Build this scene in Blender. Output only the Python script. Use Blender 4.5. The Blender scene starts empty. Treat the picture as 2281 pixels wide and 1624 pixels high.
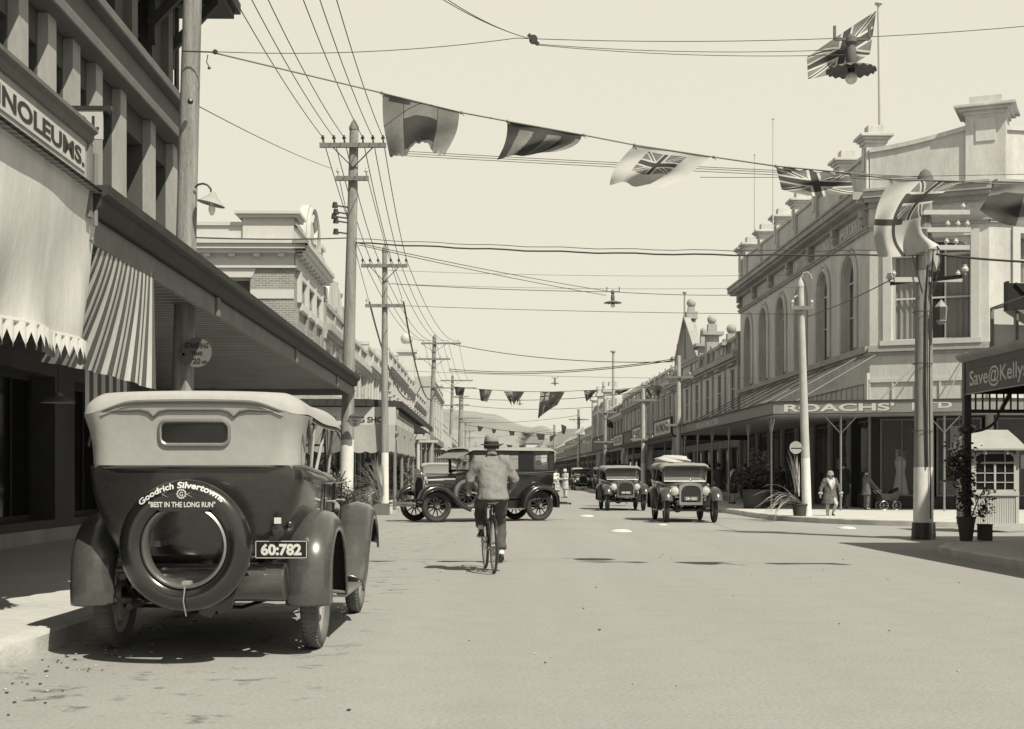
import bpy, bmesh, math, random
from mathutils import Vector, Matrix, noise as mnoise
R = math.radians
random.seed(11)
scene = bpy.context.scene
COL = scene.collection

# ------------------------------------------------------------------ camera
H = 1.25                      # eye height
F = 3100.0                    # focal length in the units the layout was measured in (picture 2281 wide)
CX, HY = 1140.5, 1058.0       # picture centre and horizon
cam = bpy.data.objects.new('camera', bpy.data.cameras.new('camera'))
COL.objects.link(cam)
cam.location = (0, 0, H)
cam.rotation_euler = (R(90), 0, 0)
cam.data.sensor_width = 36
cam.data.lens = 36 * F / 2281
cam.data.shift_y = (HY - 812) / 2281
cam.data.clip_start = 0.1
cam.data.clip_end = 12000
scene.camera = cam

# ------------------------------------------------------------------ sky and sun
TINT = (1.0, 0.948, 0.785)
SUNV = Vector((0.47, -0.62, 1.0)).normalized()     # towards the sun
elev = math.asin(SUNV.z)
azim = math.atan2(SUNV.x, SUNV.y)
w = bpy.data.worlds.new('World'); scene.world = w
w.use_nodes = True
nt = w.node_tree; N = nt.nodes; L = nt.links
for n in list(N): N.remove(n)
sky = N.new('ShaderNodeTexSky'); sky.sky_type = 'NISHITA'; sky.sun_disc = False
sky.sun_elevation = elev; sky.sun_rotation = azim
sky.air_density = 1.0; sky.dust_density = 3.0; sky.ozone_density = 1.0
bw = N.new('ShaderNodeRGBToBW')
# a bright milky sky, palest low down and deeper overhead
geo = N.new('ShaderNodeTexCoord'); sep = N.new('ShaderNodeSeparateXYZ'); L.new(geo.outputs['Generated'], sep.inputs[0])
rmp = N.new('ShaderNodeMapRange'); rmp.interpolation_type = 'SMOOTHSTEP'
rmp.inputs[1].default_value = 0.38; rmp.inputs[2].default_value = 0.85; rmp.inputs[3].default_value = 6.3; rmp.inputs[4].default_value = 2.2
L.new(sep.outputs[2], rmp.inputs[0])
mul = N.new('ShaderNodeMath'); mul.operation = 'MULTIPLY_ADD'
mul.inputs[1].default_value = 0.12; L.new(rmp.outputs[0], mul.inputs[2])
tn = N.new('ShaderNodeVectorMath'); tn.operation = 'SCALE'
tn.inputs[0].default_value = TINT
bg = N.new('ShaderNodeBackground'); bg.inputs[1].default_value = 0.085
out = N.new('ShaderNodeOutputWorld')
L.new(sky.outputs[0], bw.inputs[0]); L.new(bw.outputs[0], mul.inputs[0])
L.new(mul.outputs[0], tn.inputs['Scale']); L.new(tn.outputs[0], bg.inputs[0]); L.new(bg.outputs[0], out.inputs[0])
sun = bpy.data.objects.new('sun', bpy.data.lights.new('sun', 'SUN'))
COL.objects.link(sun)
sun.data.energy = 4.2; sun.data.angle = R(0.5); sun.data.color = (1.0, 0.94, 0.765)
sun.rotation_euler = SUNV.to_track_quat('Z', 'Y').to_euler()
scene.view_settings.view_transform = 'Standard'
scene.view_settings.look = 'None'
scene.view_settings.gamma = 1
scene.view_settings.exposure = 0.55
scene.render.engine = 'CYCLES'
scene.cycles.max_bounces = 6
scene.cycles.diffuse_bounces = 3
scene.cycles.transparent_max_bounces = 12

# ------------------------------------------------------------------ placing
SK = (1088 - CX) / F                     # the street leans a little to the left of straight ahead
ROT = math.atan(-SK)
def D(x, y, Z):                          # a measured point at distance Z
    return Vector(((x - CX) / F * Z, Z, H + (HY - y) / F * Z))
def G(x, y, z=0.0):                      # a measured point on the ground
    Z = F * (H - z) / (y - HY)
    return Vector(((x - CX) / F * Z, Z, z))
def ST(off, Y, z=0.0):                   # street coordinates: offset from the street's own axis, distance
    return Vector((off + SK * Y, Y, z))

# ------------------------------------------------------------------ materials
MATS = {}
def mat(name, v, rough=0.8, var=0.12, scale=3.0, bump=0.0, metal=0.0, spec=0.35, fine=0.06, stretch=(1, 1, 1), kind=None, kp=None, coat=0.0):
    m = bpy.data.materials.new(name); m.use_nodes = True
    nt = m.node_tree; N = nt.nodes; L = nt.links
    b = N['Principled BSDF']
    b.inputs['Roughness'].default_value = rough
    b.inputs['Metallic'].default_value = metal
    b.inputs['Specular IOR Level'].default_value = spec
    b.inputs['Coat Weight'].default_value = coat
    tc = N.new('ShaderNodeTexCoord'); mp = N.new('ShaderNodeMapping'); mp.inputs['Scale'].default_value = stretch
    L.new(tc.outputs['Object'], mp.inputs[0])
    n1 = N.new('ShaderNodeTexNoise'); n1.inputs['Scale'].default_value = scale; n1.inputs['Detail'].default_value = 5; n1.inputs['Roughness'].default_value = 0.6
    n2 = N.new('ShaderNodeTexNoise'); n2.inputs['Scale'].default_value = scale * 14; n2.inputs['Detail'].default_value = 2
    L.new(mp.outputs[0], n1.inputs[0]); L.new(mp.outputs[0], n2.inputs[0])
    def ma(op, a, bb, c=None):
        x = N.new('ShaderNodeMath'); x.operation = op
        for i, q in enumerate((a, bb, c)):
            if q is None: continue
            if hasattr(q, 'is_output'): L.new(q, x.inputs[i])
            else: x.inputs[i].default_value = q
        return x.outputs[0]
    f1 = ma('MULTIPLY_ADD', n1.outputs[0], 2 * var * 1.6, 1 - var * 1.6)
    f2 = ma('MULTIPLY_ADD', n2.outputs[0], 2 * fine * 1.6, 1 - fine * 1.6)
    val = ma('MULTIPLY', ma('MULTIPLY', f1, f2), v)
    hgt = n2.outputs[0]
    if kind == 'brick':
        br = N.new('ShaderNodeTexBrick')
        br.inputs['Color1'].default_value = (1, 1, 1, 1); br.inputs['Color2'].default_value = (.72, .72, .72, 1); br.inputs['Mortar'].default_value = (kp[1],) * 3 + (1,)
        br.inputs['Scale'].default_value = 1; br.inputs['Brick Width'].default_value = kp[0]; br.inputs['Row Height'].default_value = kp[0] * .34
        br.inputs['Mortar Size'].default_value = kp[0] * .045
        sx = N.new('ShaderNodeSeparateXYZ'); cb = N.new('ShaderNodeCombineXYZ')
        L.new(tc.outputs['Object'], sx.inputs[0])
        L.new(ma('ADD', sx.outputs[0], sx.outputs[1]), cb.inputs[0]); L.new(sx.outputs[2], cb.inputs[1]); L.new(cb.outputs[0], br.inputs[0])
        bw = N.new('ShaderNodeRGBToBW'); L.new(br.outputs[0], bw.inputs[0])
        val = ma('MULTIPLY', val, bw.outputs[0]); hgt = bw.outputs[0]
    if kind == 'lines':      # kp = (axis, pitch, darkness, width share)
        sx = N.new('ShaderNodeSeparateXYZ'); L.new(tc.outputs['Object'], sx.inputs[0])
        fr = ma('FRACT', ma('DIVIDE', sx.outputs[kp[0]], kp[1]), 0.0)
        ln = ma('LESS_THAN', fr, kp[3])
        val = ma('MULTIPLY', val, ma('MULTIPLY_ADD', ln, kp[2] - 1, 1.0))
    if kind == 'wave':       # corrugated sheet, kp = (axis, pitch)
        sx = N.new('ShaderNodeSeparateXYZ'); L.new(tc.outputs['Object'], sx.inputs[0])
        hgt = ma('SINE', ma('MULTIPLY', sx.outputs[kp[0]], 6.2832 / kp[1]), 0.0)
        val = ma('MULTIPLY', val, ma('MULTIPLY_ADD', hgt, 0.32, 0.85))
    cc = N.new('ShaderNodeCombineColor')
    for i in range(3): L.new(val, cc.inputs[i])
    L.new(cc.outputs[0], b.inputs['Base Color'])
    if bump:
        bp = N.new('ShaderNodeBump'); bp.inputs['Strength'].default_value = bump; bp.inputs['Distance'].default_value = 0.02
        L.new(hgt, bp.inputs['Height']); L.new(bp.outputs[0], b.inputs['Normal'])
    MATS[name] = m
    return m

mat('road', .265, .92, .06, 2.6, .25, fine=.16)
mat('footpath', .44, .9, .14, .8, .2, fine=.12)
mat('kerb', .46, .85, .22, 2.5, .3)
mat('ground', .2, .95, .15, .05)
mat('hill', .23, 1, .28, .006, fine=.1)
mat('cream', .44, .75, .12, .7, .08)
mat('white', .46, .6, .07, 2)
mat('whitewash', .6, .8, .16, 5, .2)
mat('stucco', .46, .85, .3, 1.1, .2, stretch=(1, 1, .3), fine=.1)
mat('stucco_grey', .3, .85, .28, 1.1, .2, stretch=(1, 1, .3), fine=.1)
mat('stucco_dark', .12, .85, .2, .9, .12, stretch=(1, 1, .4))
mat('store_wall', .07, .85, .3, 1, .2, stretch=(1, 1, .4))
mat('brick', .23, .9, .15, 1.5, .25, kind='brick', kp=(.23, 1.5))
mat('brick_pale', .34, .9, .15, 1.5, .25, kind='brick', kp=(.23, 1.4))
mat('dark_timber', .035, .7, .3, 4)
mat('grey_timber', .17, .75, .25, 3, .1)
mat('fascia_paint', .2, .6, .2, 1.5)
mat('pole_wood', .27, .9, .55, 2.2, .8, stretch=(6, 6, .35), fine=.14)
mat('pole_concrete', .38, .9, .2, 3, .3)
mat('iron_dark', .03, .45, .2, 5, spec=.5)
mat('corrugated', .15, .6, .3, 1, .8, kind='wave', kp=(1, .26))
mat('kiosk_paint', .4, .7, .08, 3, .1)
mat('flag_grey', .17, .85, .25, 6, .2)
mat('blind_grey', .3, .9, .15, 2, .2)
mat('grille', .04, .9, .2, 8)
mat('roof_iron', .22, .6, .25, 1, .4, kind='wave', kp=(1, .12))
mat('slate', .15, .8, .2, 1, .2)
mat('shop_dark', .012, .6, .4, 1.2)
mat('glass_dark', .012, .08, .1, 1, spec=.45)
mat('glass_mid', .09, .1, .3, .8, spec=.6)
mat('curtain', .6, .9, .2, 6, stretch=(8, 8, .3))
mat('canvas', .5, .9, .25, 1.6, .18, stretch=(1, 1.6, .5), fine=.05)
mat('canvas_dark', .1, .9, .2, 2)
mat('car_paint', .022, .2, .45, 1.6, spec=.6, coat=.3, fine=.15)
mat('car_paint_mid', .055, .27, .4, 2.0, spec=.6, coat=.3, fine=.15)
mat('car_black', .012, .22, .2, 2, spec=.6, coat=.6)
mat('hood_canvas', .33, .85, .08, .9, .12)
mat('hood_grey', .24, .85, .12, 3, .1)
mat('stripe_dark', .1, .9, .1, 3)
mat('disc_grey', .13, .6, .1, 4)
mat('piping', .11, .7, .1, 3)
mat('rubber', .035, .75, .35, 4, .2)
mat('rubber_worn', .11, .85, .4, 5, .2)
mat('wood_spoke', .3, .5, .2, 6)
mat('chrome', .62, .18, .1, 3, metal=1)
mat('steel', .35, .35, .2, 4, metal=.8)
mat('lens', .5, .12, .1, 3, spec=.8)
mat('lettering_white', .52, .7, .04, 6)
mat('lettering_dark', .03, .7, .1, 6)
mat('plate_black', .012, .4, .1, 5)
mat('sign_grey', .19, .7, .15, 4)
mat('flag_dark', .045, .85, .2, 5)
mat('flag_mid', .14, .85, .2, 5)
mat('flag_light', .38, .85, .1, 5)
mat('flag_white', .42, .85, .08, 5)
mat('wire', .06, .6, .1, 5)
mat('porcelain', .5, .15, .05, 5, spec=.6)
mat('skin', .38, .6, .08, 8)
mat('hair', .03, .6, .2, 30)
mat('jacket', .2, .95, .12, 7, .3, fine=.14)
mat('trousers', .075, .95, .12, 8, .2, fine=.12)
mat('shoe', .015, .25, .1, 5, spec=.6)
mat('felt', .22, .95, .1, 8)
mat('cloth_dark', .03, .95, .3, 6)
mat('cloth_mid', .1, .95, .2, 6)
mat('cloth_light', .62, .95, .15, 6)
mat('fur', .45, .95, .4, 25, .6)
mat('leaf', .09, .6, .4, 3)
mat('leaf_dark', .04, .6, .4, 3)
mat('frond', .42, .6, .3, 5, stretch=(1, 1, 1))
mat('pot', .13, .8, .2, 5)
mat('pot_dark', .05, .8, .2, 5)
mat('paint_mark', .5, .8, .1, 5)
mat('goods_light', .42, .8, .5, 3)
mat('goods_mid', .12, .8, .5, 3)
def glassy(name, alpha, v):
    m = bpy.data.materials.new(name); m.use_nodes = True
    N = m.node_tree.nodes; L = m.node_tree.links
    b = N['Principled BSDF']; b.inputs['Base Color'].default_value = (v, v, v, 1); b.inputs['Roughness'].default_value = .05
    t = N.new('ShaderNodeBsdfTransparent'); t.inputs[0].default_value = (.9, .9, .9, 1)
    mx = N.new('ShaderNodeMixShader'); mx.inputs[0].default_value = alpha
    L.new(t.outputs[0], mx.inputs[1]); L.new(b.outputs[0], mx.inputs[2]); L.new(mx.outputs[0], N['Material Output'].inputs[0])
    MATS[name] = m
glassy('glass_clear', .22, .3)
glassy('glass_screen', .55, .3)
glassy('glass_window', .4, .06)
glassy('bulb_glass', .6, .8)

# the road: large patches, wheel marks along the street and oily spots by the kerb
def road_detail():
    m = MATS['road']; nt = m.node_tree; N = nt.nodes; L = nt.links
    cc = [n for n in N if n.type == 'COMBINE_COLOR'][0]
    src = cc.inputs[0].links[0].from_socket
    tc = [n for n in N if n.type == 'TEX_COORD'][0]
    mp = N.new('ShaderNodeMapping'); mp.inputs['Scale'].default_value = (1.1, .05, 1)
    L.new(tc.outputs['Object'], mp.inputs[0])
    n = N.new('ShaderNodeTexNoise'); n.inputs['Scale'].default_value = 1; n.inputs['Detail'].default_value = 4
    L.new(mp.outputs[0], n.inputs[0])
    def ma(op, a, b, c=None):
        x = N.new('ShaderNodeMath'); x.operation = op
        for i, q in enumerate((a, b, c)):
            if q is None: continue
            if hasattr(q, 'is_output'): L.new(q, x.inputs[i])
            else: x.inputs[i].default_value = q
        return x.outputs[0]
    streak = ma('MULTIPLY_ADD', n.outputs[0], .22, .89)
    # oil marks: a stretched noise thresholded, kept to the lane beside the left kerb
    mp2 = N.new('ShaderNodeMapping'); mp2.inputs['Scale'].default_value = (2.2, 2.6, 1)
    L.new(tc.outputs['Object'], mp2.inputs[0])
    n2 = N.new('ShaderNodeTexNoise'); n2.inputs['Scale'].default_value = 1.3; n2.inputs['Detail'].default_value = 6; n2.inputs['Roughness'].default_value = .7
    L.new(mp2.outputs[0], n2.inputs[0])
    r = N.new('ShaderNodeMapRange'); r.inputs[1].default_value = .56; r.inputs[2].default_value = .66; r.inputs[3].default_value = 0; r.inputs[4].default_value = .6
    L.new(n2.outputs[0], r.inputs[0])
    sx = N.new('ShaderNodeSeparateXYZ'); L.new(tc.outputs['Object'], sx.inputs[0])
    r2 = N.new('ShaderNodeMapRange'); r2.inputs[1].default_value = -1.4; r2.inputs[2].default_value = -.9; r2.inputs[3].default_value = 1; r2.inputs[4].default_value = 0
    L.new(sx.outputs[0], r2.inputs[0])
    oil = ma('SUBTRACT', 1.0, ma('MULTIPLY', r.outputs[0], r2.outputs[0]))
    res = ma('MULTIPLY', ma('MULTIPLY', src, streak), oil)
    for i in range(3): L.new(res, cc.inputs[i])
road_detail()

# ------------------------------------------------------------------ mesh building
class MB:
    def __init__(s, M=None):
        s.v = []; s.f = []; s.m = []; s.M = M
    def add(s, vs, fs, mi=0):
        n = len(s.v)
        if s.M is not None: vs = [s.M @ Vector(q) for q in vs]
        s.v.extend([tuple(q) for q in vs]); s.f.extend([tuple(i + n for i in q) for q in fs]); s.m.extend([mi] * len(fs))
        return s
    def box(s, a, b, mi=0):
        x0, y0, z0 = a; x1, y1, z1 = b
        return s.add([(x0, y0, z0), (x1, y0, z0), (x1, y1, z0), (x0, y1, z0), (x0, y0, z1), (x1, y0, z1), (x1, y1, z1), (x0, y1, z1)],
                     [(0, 3, 2, 1), (4, 5, 6, 7), (0, 1, 5, 4), (1, 2, 6, 5), (2, 3, 7, 6), (3, 0, 4, 7)], mi)
    def hexa(s, fn, u0, u1, z0, z1, d0, d1, mi=0):
        c = [fn(u, z, d) for z in (z0, z1) for (u, d) in ((u0, d0), (u1, d0), (u1, d1), (u0, d1))]
        return s.add(c, [(0, 3, 2, 1), (4, 5, 6, 7), (0, 1, 5, 4), (1, 2, 6, 5), (2, 3, 7, 6), (3, 0, 4, 7)], mi)
    def bar(s, p0, p1, w, h, mi=0, up=(0, 0, 1)):
        p0 = Vector(p0); p1 = Vector(p1); d = (p1 - p0).normalized(); up = Vector(up)
        if abs(d.dot(up)) > .98: up = Vector((0, 1, 0))
        a = d.cross(up).normalized() * w / 2; b = a.cross(d).normalized() * h / 2
        c = [p + q for p in (p0, p1) for q in (-a - b, a - b, a + b, -a + b)]
        return s.add(c, [(0, 1, 2, 3), (4, 7, 6, 5), (0, 4, 5, 1), (1, 5, 6, 2), (2, 6, 7, 3), (3, 7, 4, 0)], mi)
    def tube(s, pts, r, n=8, mi=0, caps=True, closed=False):
        pts = [Vector(p) for p in pts]; k = len(pts)
        rs = r if isinstance(r, (list, tuple)) else [r] * k
        vs = []; prev = None
        for i, p in enumerate(pts):
            if closed: t = pts[(i + 1) % k] - pts[i - 1]
            else: t = pts[min(i + 1, k - 1)] - pts[max(i - 1, 0)]
            t.normalize()
            if prev is None:
                a = t.cross(Vector((0, 0, 1)))
                if a.length < .05: a = t.cross(Vector((0, 1, 0)))
            else: a = prev - t * prev.dot(t)
            a.normalize(); prev = a; b = t.cross(a)
            for j in range(n):
                q = 2 * math.pi * j / n
                vs.append(p + (a * math.cos(q) + b * math.sin(q)) * rs[i])
        fs = []
        for i in range(k if closed else k - 1):
            for j in range(n):
                a0 = i * n + j; a1 = i * n + (j + 1) % n; i2 = (i + 1) % k
                fs.append((a0, a1, i2 * n + (j + 1) % n, i2 * n + j))
        if caps and not closed: fs += [tuple(range(n - 1, -1, -1)), tuple(range((k - 1) * n, k * n))]
        return s.add(vs, fs, mi)
    def cyl(s, p0, p1, r0, r1=None, n=16, mi=0):
        return s.tube([p0, p1], [r0, r0 if r1 is None else r1], n, mi)
    def lathe(s, prof, c=(0, 0, 0), axis=(0, 0, 1), n=24, mi=0, cap=True, a0=0, a1=2 * math.pi):
        ax = Vector(axis).normalized(); c = Vector(c)
        a = ax.cross(Vector((0, 1, 0)))
        if a.length < .1: a = ax.cross(Vector((1, 0, 0)))
        a.normalize(); b = ax.cross(a); full = abs(a1 - a0 - 2 * math.pi) < 1e-6
        m = n if full else n + 1; vs = []
        for (r, h) in prof:
            for j in range(m):
                q = a0 + (a1 - a0) * j / n
                vs.append(c + ax * h + (a * math.cos(q) + b * math.sin(q)) * r)
        fs = []
        for i in range(len(prof) - 1):
            for j in range(n):
                fs.append((i * m + j, i * m + (j + 1) % m, (i + 1) * m + (j + 1) % m, (i + 1) * m + j))
        if cap and full:
            if prof[0][0] > 1e-4: fs.append(tuple(range(n - 1, -1, -1)))
            if prof[-1][0] > 1e-4: fs.append(tuple(range((len(prof) - 1) * n, len(prof) * n)))
        return s.add(vs, fs, mi)
    def ball(s, c, r, n=14, mi=0, sc=(1, 1, 1)):
        c = Vector(c); vs = []; fs = []; k = n // 2
        for i in range(k + 1):
            t = math.pi * i / k
            for j in range(n):
                q = 2 * math.pi * j / n
                vs.append(c + Vector((r * sc[0] * math.sin(t) * math.cos(q), r * sc[1] * math.sin(t) * math.sin(q), r * sc[2] * math.cos(t))))
        for i in range(k):
            for j in range(n):
                fs.append((i * n + j, (i + 1) * n + j, (i + 1) * n + (j + 1) % n, i * n + (j + 1) % n))
        return s.add(vs, fs, mi)
    def grid(s, fn, nu, nv, mi=0, mf=None, closeu=False):
        vs = [fn(i / nu, j / nv) for j in range(nv + 1) for i in range(nu + (0 if closeu else 1))]
        w = nu if closeu else nu + 1; n = len(s.v)
        fs = []; ms = []
        for j in range(nv):
            for i in range(nu):
                fs.append((j * w + i, j * w + (i + 1) % w, (j + 1) * w + (i + 1) % w, (j + 1) * w + i))
                ms.append(mf((i + .5) / nu, (j + .5) / nv) if mf else mi)
        s.add(vs, fs); s.m[-len(fs):] = ms
        return s
    def loft(s, rings, mi=0, caps=True, closed=True):
        n = len(rings[0]); vs = [p for r in rings for p in r]; fs = []
        for i in range(len(rings) - 1):
            for j in range(n if closed else n - 1):
                fs.append((i * n + j, i * n + (j + 1) % n, (i + 1) * n + (j + 1) % n, (i + 1) * n + j))
        if caps and closed: fs += [tuple(range(n - 1, -1, -1)), tuple(range((len(rings) - 1) * n, len(rings) * n))]
        return s.add(vs, fs, mi)
    def prism(s, poly, z0, z1, mi=0):          # poly in xy
        n = len(poly)
        vs = [(x, y, z0) for x, y in poly] + [(x, y, z1) for x, y in poly]
        fs = [tuple(range(n - 1, -1, -1)), tuple(range(n, 2 * n))] + [(i, (i + 1) % n, n + (i + 1) % n, n + i) for i in range(n)]
        return s.add(vs, fs, mi)
    def slab(s, poly, t, mi=0):                # flat closed outline (list of 3D points) given thickness vector t
        n = len(poly); t = Vector(t); poly = [Vector(p) for p in poly]
        return s.add(poly + [p + t for p in poly], [tuple(range(n - 1, -1, -1)), tuple(range(n, 2 * n))] + [(i, (i + 1) % n, n + (i + 1) % n, n + i) for i in range(n)], mi)
    def obj(s, name, mats, parent=None, smooth=35, solid=0, bevel=0, sub=0, loc=None, rot=None):
        me = bpy.data.meshes.new(name); me.from_pydata(s.v, [], s.f)
        if isinstance(mats, str): mats = [mats]
        for q in mats: me.materials.append(MATS[q])
        if len(mats) > 1: me.polygons.foreach_set('material_index', s.m)
        if smooth:
            me.polygons.foreach_set('use_smooth', [True] * len(me.polygons))
            me.set_sharp_from_angle(angle=R(smooth))
        me.update()
        bm = bmesh.new(); bm.from_mesh(me); bmesh.ops.recalc_face_normals(bm, faces=bm.faces); bm.to_mesh(me); bm.free()
        o = bpy.data.objects.new(name, me); COL.objects.link(o)
        if parent is not None: o.parent = parent
        if loc is not None: o.location = loc
        if rot is not None: o.rotation_euler = rot
        if solid:
            q = o.modifiers.new('solid', 'SOLIDIFY'); q.thickness = solid; q.offset = 0
        if bevel:
            q = o.modifiers.new('bevel', 'BEVEL'); q.width = bevel; q.segments = 2; q.limit_method = 'ANGLE'; q.angle_limit = R(40)
        if sub:
            q = o.modifiers.new('sub', 'SUBSURF'); q.levels = sub; q.render_levels = sub
        return o

def tag(o, label=None, cat=None, group=None, kind=None):
    if label: o['label'] = label
    if cat: o['category'] = cat
    if group: o['group'] = group
    if kind: o['kind'] = kind
    return o
def T(name, label, cat, loc=(0, 0, 0), rz=0.0, group=None):
    o = bpy.data.objects.new(name, None); COL.objects.link(o)
    o.location = loc; o.rotation_euler = (0, 0, rz); o.empty_display_size = .2
    return tag(o, label, cat, group)
KIDS = {}
def copy_tree(o, parent=None):
    c = o.copy(); COL.objects.link(c); c.parent = parent
    for ch in [q for q in bpy.data.objects if q.parent == o]: copy_tree(ch, c)
    return c

_tc = {}
def text_geo(s, thick=0.0):
    k = (s, thick)
    if k in _tc: return _tc[k]
    cu = bpy.data.curves.new('t', 'FONT'); cu.body = s; cu.size = 1; cu.offset = thick; cu.resolution_u = 4
    ob = bpy.data.objects.new('t', cu); COL.objects.link(ob)
    dg = bpy.context.evaluated_depsgraph_get(); me = bpy.data.meshes.new_from_object(ob.evaluated_get(dg))
    vs = [(v.co.x, v.co.y) for v in me.vertices]; fs = [tuple(p.vertices) for p in me.polygons]
    bpy.data.objects.remove(ob); bpy.data.curves.remove(cu); bpy.data.meshes.remove(me)
    x0 = min(q[0] for q in vs); x1 = max(q[0] for q in vs); y0 = min(q[1] for q in vs); y1 = max(q[1] for q in vs)
    r = ([((a - x0) / (x1 - x0), (b - y0) / (y1 - y0)) for a, b in vs], fs, (x1 - x0) / (y1 - y0))
    _tc[k] = r
    return r
def text(mb, s, fn, thick=0.02, mi=0):         # fn maps the unit square of the word to points
    vs, fs, asp = text_geo(s, thick)
    mb.add([fn(a, b) for a, b in vs], fs, mi)
    return mb

# a wall surface with real openings. fn(u, z, d): u along, z up, d inward. ops: (uc, width, zbottom, ztop, rise)
def facade(mb, fn, u0, u1, z0, z1, ops, depth=.2, mi=0):
    def q(a, b, c, d, dd=0): mb.add([fn(a, c, dd), fn(b, c, dd), fn(b, d, dd), fn(a, d, dd)], [(0, 1, 2, 3)], mi)
    cur = u0
    for (uc, w_, zb, zt, rise) in sorted(ops):
        a, b = uc - w_ / 2, uc + w_ / 2
        if a > cur + 1e-4: q(cur, a, z0, z1)
        cur = b
        if zb > z0: q(a, b, z0, zb)
        n = 12 if rise else 1
        zs = zt - rise
        pts = [(a + (b - a) * i / n, zs + (rise * math.sqrt(max(0, 1 - (2 * i / n - 1) ** 2)) if rise else 0)) for i in range(n + 1)]
        for i in range(n):
            (p, pz), (r_, rz) = pts[i], pts[i + 1]
            mb.add([fn(p, pz, 0), fn(r_, rz, 0), fn(r_, z1, 0), fn(p, z1, 0)], [(0, 1, 2, 3)], mi)
            mb.add([fn(p, pz, 0), fn(r_, rz, 0), fn(r_, rz, depth), fn(p, pz, depth)], [(0, 1, 2, 3)], mi)
        mb.add([fn(a, zb, 0), fn(a, zs, 0), fn(a, zs, depth), fn(a, zb, depth)], [(0, 1, 2, 3)], mi)
        mb.add([fn(b, zb, 0), fn(b, zs, 0), fn(b, zs, depth), fn(b, zb, depth)], [(0, 1, 2, 3)], mi)
        mb.add([fn(a, zb, 0), fn(b, zb, 0), fn(b, zb, depth), fn(a, zb, depth)], [(0, 1, 2, 3)], mi)
    if cur < u1 - 1e-4: q(cur, u1, z0, z1)

def window(parent, fn, uc, w_, zb, zt, rise=0, d=.2, framemat='white', glass='glass_dark', nx=1, nz=2, fw=.06, curtain=False, sash=True, name='window'):
    a, b = uc - w_ / 2, uc + w_ / 2; m = MB()
    zs = zt - rise
    m.hexa(fn, a, a + fw, zb, zs, d - .06, d); m.hexa(fn, b - fw, b, zb, zs, d - .06, d)
    m.hexa(fn, a + fw, b - fw, zb, zb + fw, d - .06, d)
    if rise:
        n = 10
        for i in range(n):
            p = []
            for t in (i / n, (i + 1) / n):
                for k in (0, fw):
                    th = math.pi * (1 - t)
                    p.append((uc + (w_ / 2 - k) * math.cos(th), zs + (rise - k) * math.sin(th)))
            c = [fn(x, z, dd) for dd in (d - .06, d) for (x, z) in (p[0], p[2], p[3], p[1])]
            m.add(c, [(0, 1, 2, 3), (4, 7, 6, 5), (0, 4, 5, 1), (1, 5, 6, 2), (2, 6, 7, 3), (3, 7, 4, 0)])
        m.hexa(fn, a + fw, b - fw, zs - fw / 2, zs + fw / 2, d - .05, d)
    else: m.hexa(fn, a + fw, b - fw, zt - fw, zt, d - .06, d)
    top = zs if rise else zt
    for i in range(1, nx): 
        u = a + (b - a) * i / nx; m.hexa(fn, u - fw * .3, u + fw * .3, zb + fw, zt - fw - (rise * .1), d - .045, d)
    for i in range(1, nz):
        z = zb + (top - zb) * i / nz; m.hexa(fn, a + fw, b - fw, z - fw * .35, z + fw * .35, d - .05, d)
    f = m.obj(name, framemat, parent, smooth=0)
    g = MB(); 
    if rise:
        pts = [(uc + (w_ / 2) * math.cos(math.pi * i / 12), zs + rise * math.sin(math.pi * i / 12)) for i in range(13)]
        g.add([fn(a, zb, d - .012)] + [fn(b, zb, d - .012)] + [fn(x, z, d - .012) for x, z in pts], [tuple(range(len(pts) + 2))])
    else: g.add([fn(a, zb, d - .012), fn(b, zb, d - .012), fn(b, zt, d - .012), fn(a, zt, d - .012)], [(0, 1, 2, 3)])
    g.obj('pane', glass, f, smooth=0)
    if curtain:
        c = MB()
        for (p, q) in ((a + fw, a + w_ * .34), (b - w_ * .34, b - fw)):
            def cf(u, v, p=p, q=q):
                x = p + (q - p) * (u * (1 - .25 * math.sin(v * 2.6) * (1 if p < uc else -1) * 0) )
                return fn(x, zb + fw + (zt - rise * .4 - zb - fw) * v, d + .08 + .03 * math.sin(u * 26))
            c.grid(cf, 26, 4)
        c.obj('curtain', 'curtain', f)
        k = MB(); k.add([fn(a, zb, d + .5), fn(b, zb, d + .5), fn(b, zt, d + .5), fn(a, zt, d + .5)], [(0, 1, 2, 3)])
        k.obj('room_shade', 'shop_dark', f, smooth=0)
    return f
# ================================================================== the ground
def struct(o): o['kind'] = 'structure'; return o
m = MB(); m.grid(lambda u, v: ((u - .5) * 12000, -200 + v * 9000, -.02), 6, 6); struct(m.obj('ground', 'ground', smooth=0))
def stp(pts, z): return [tuple(ST(a, b, z)) for a, b in pts]
m = MB()
m.add([(ST(-3.3, -12, 0)), ST(9.6, -12, 0), ST(9.6, 31, 0), ST(60, 31, 0), ST(60, 24, 0)], [(0, 1, 2)])
m = MB()
def strip(m, a0, a1, b0, b1, z, nx=2, ny=8): m.grid(lambda u, v: tuple(ST(a0 + (a1 - a0) * u, b0 + (b1 - b0) * v, z)), nx, ny)
strip(m, -3.3, 9.8, -12, 340, 0.0, 2, 40)
struct(m.obj('road', 'road', smooth=0))
m = MB(); strip(m, -90, -3.3, 30.0, 44.5, 0.0, 4, 1); strip(m, 9.8, 90, 20.0, 36, 0.0, 4, 1)
struct(m.obj('cross_street', 'road', smooth=0))

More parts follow.
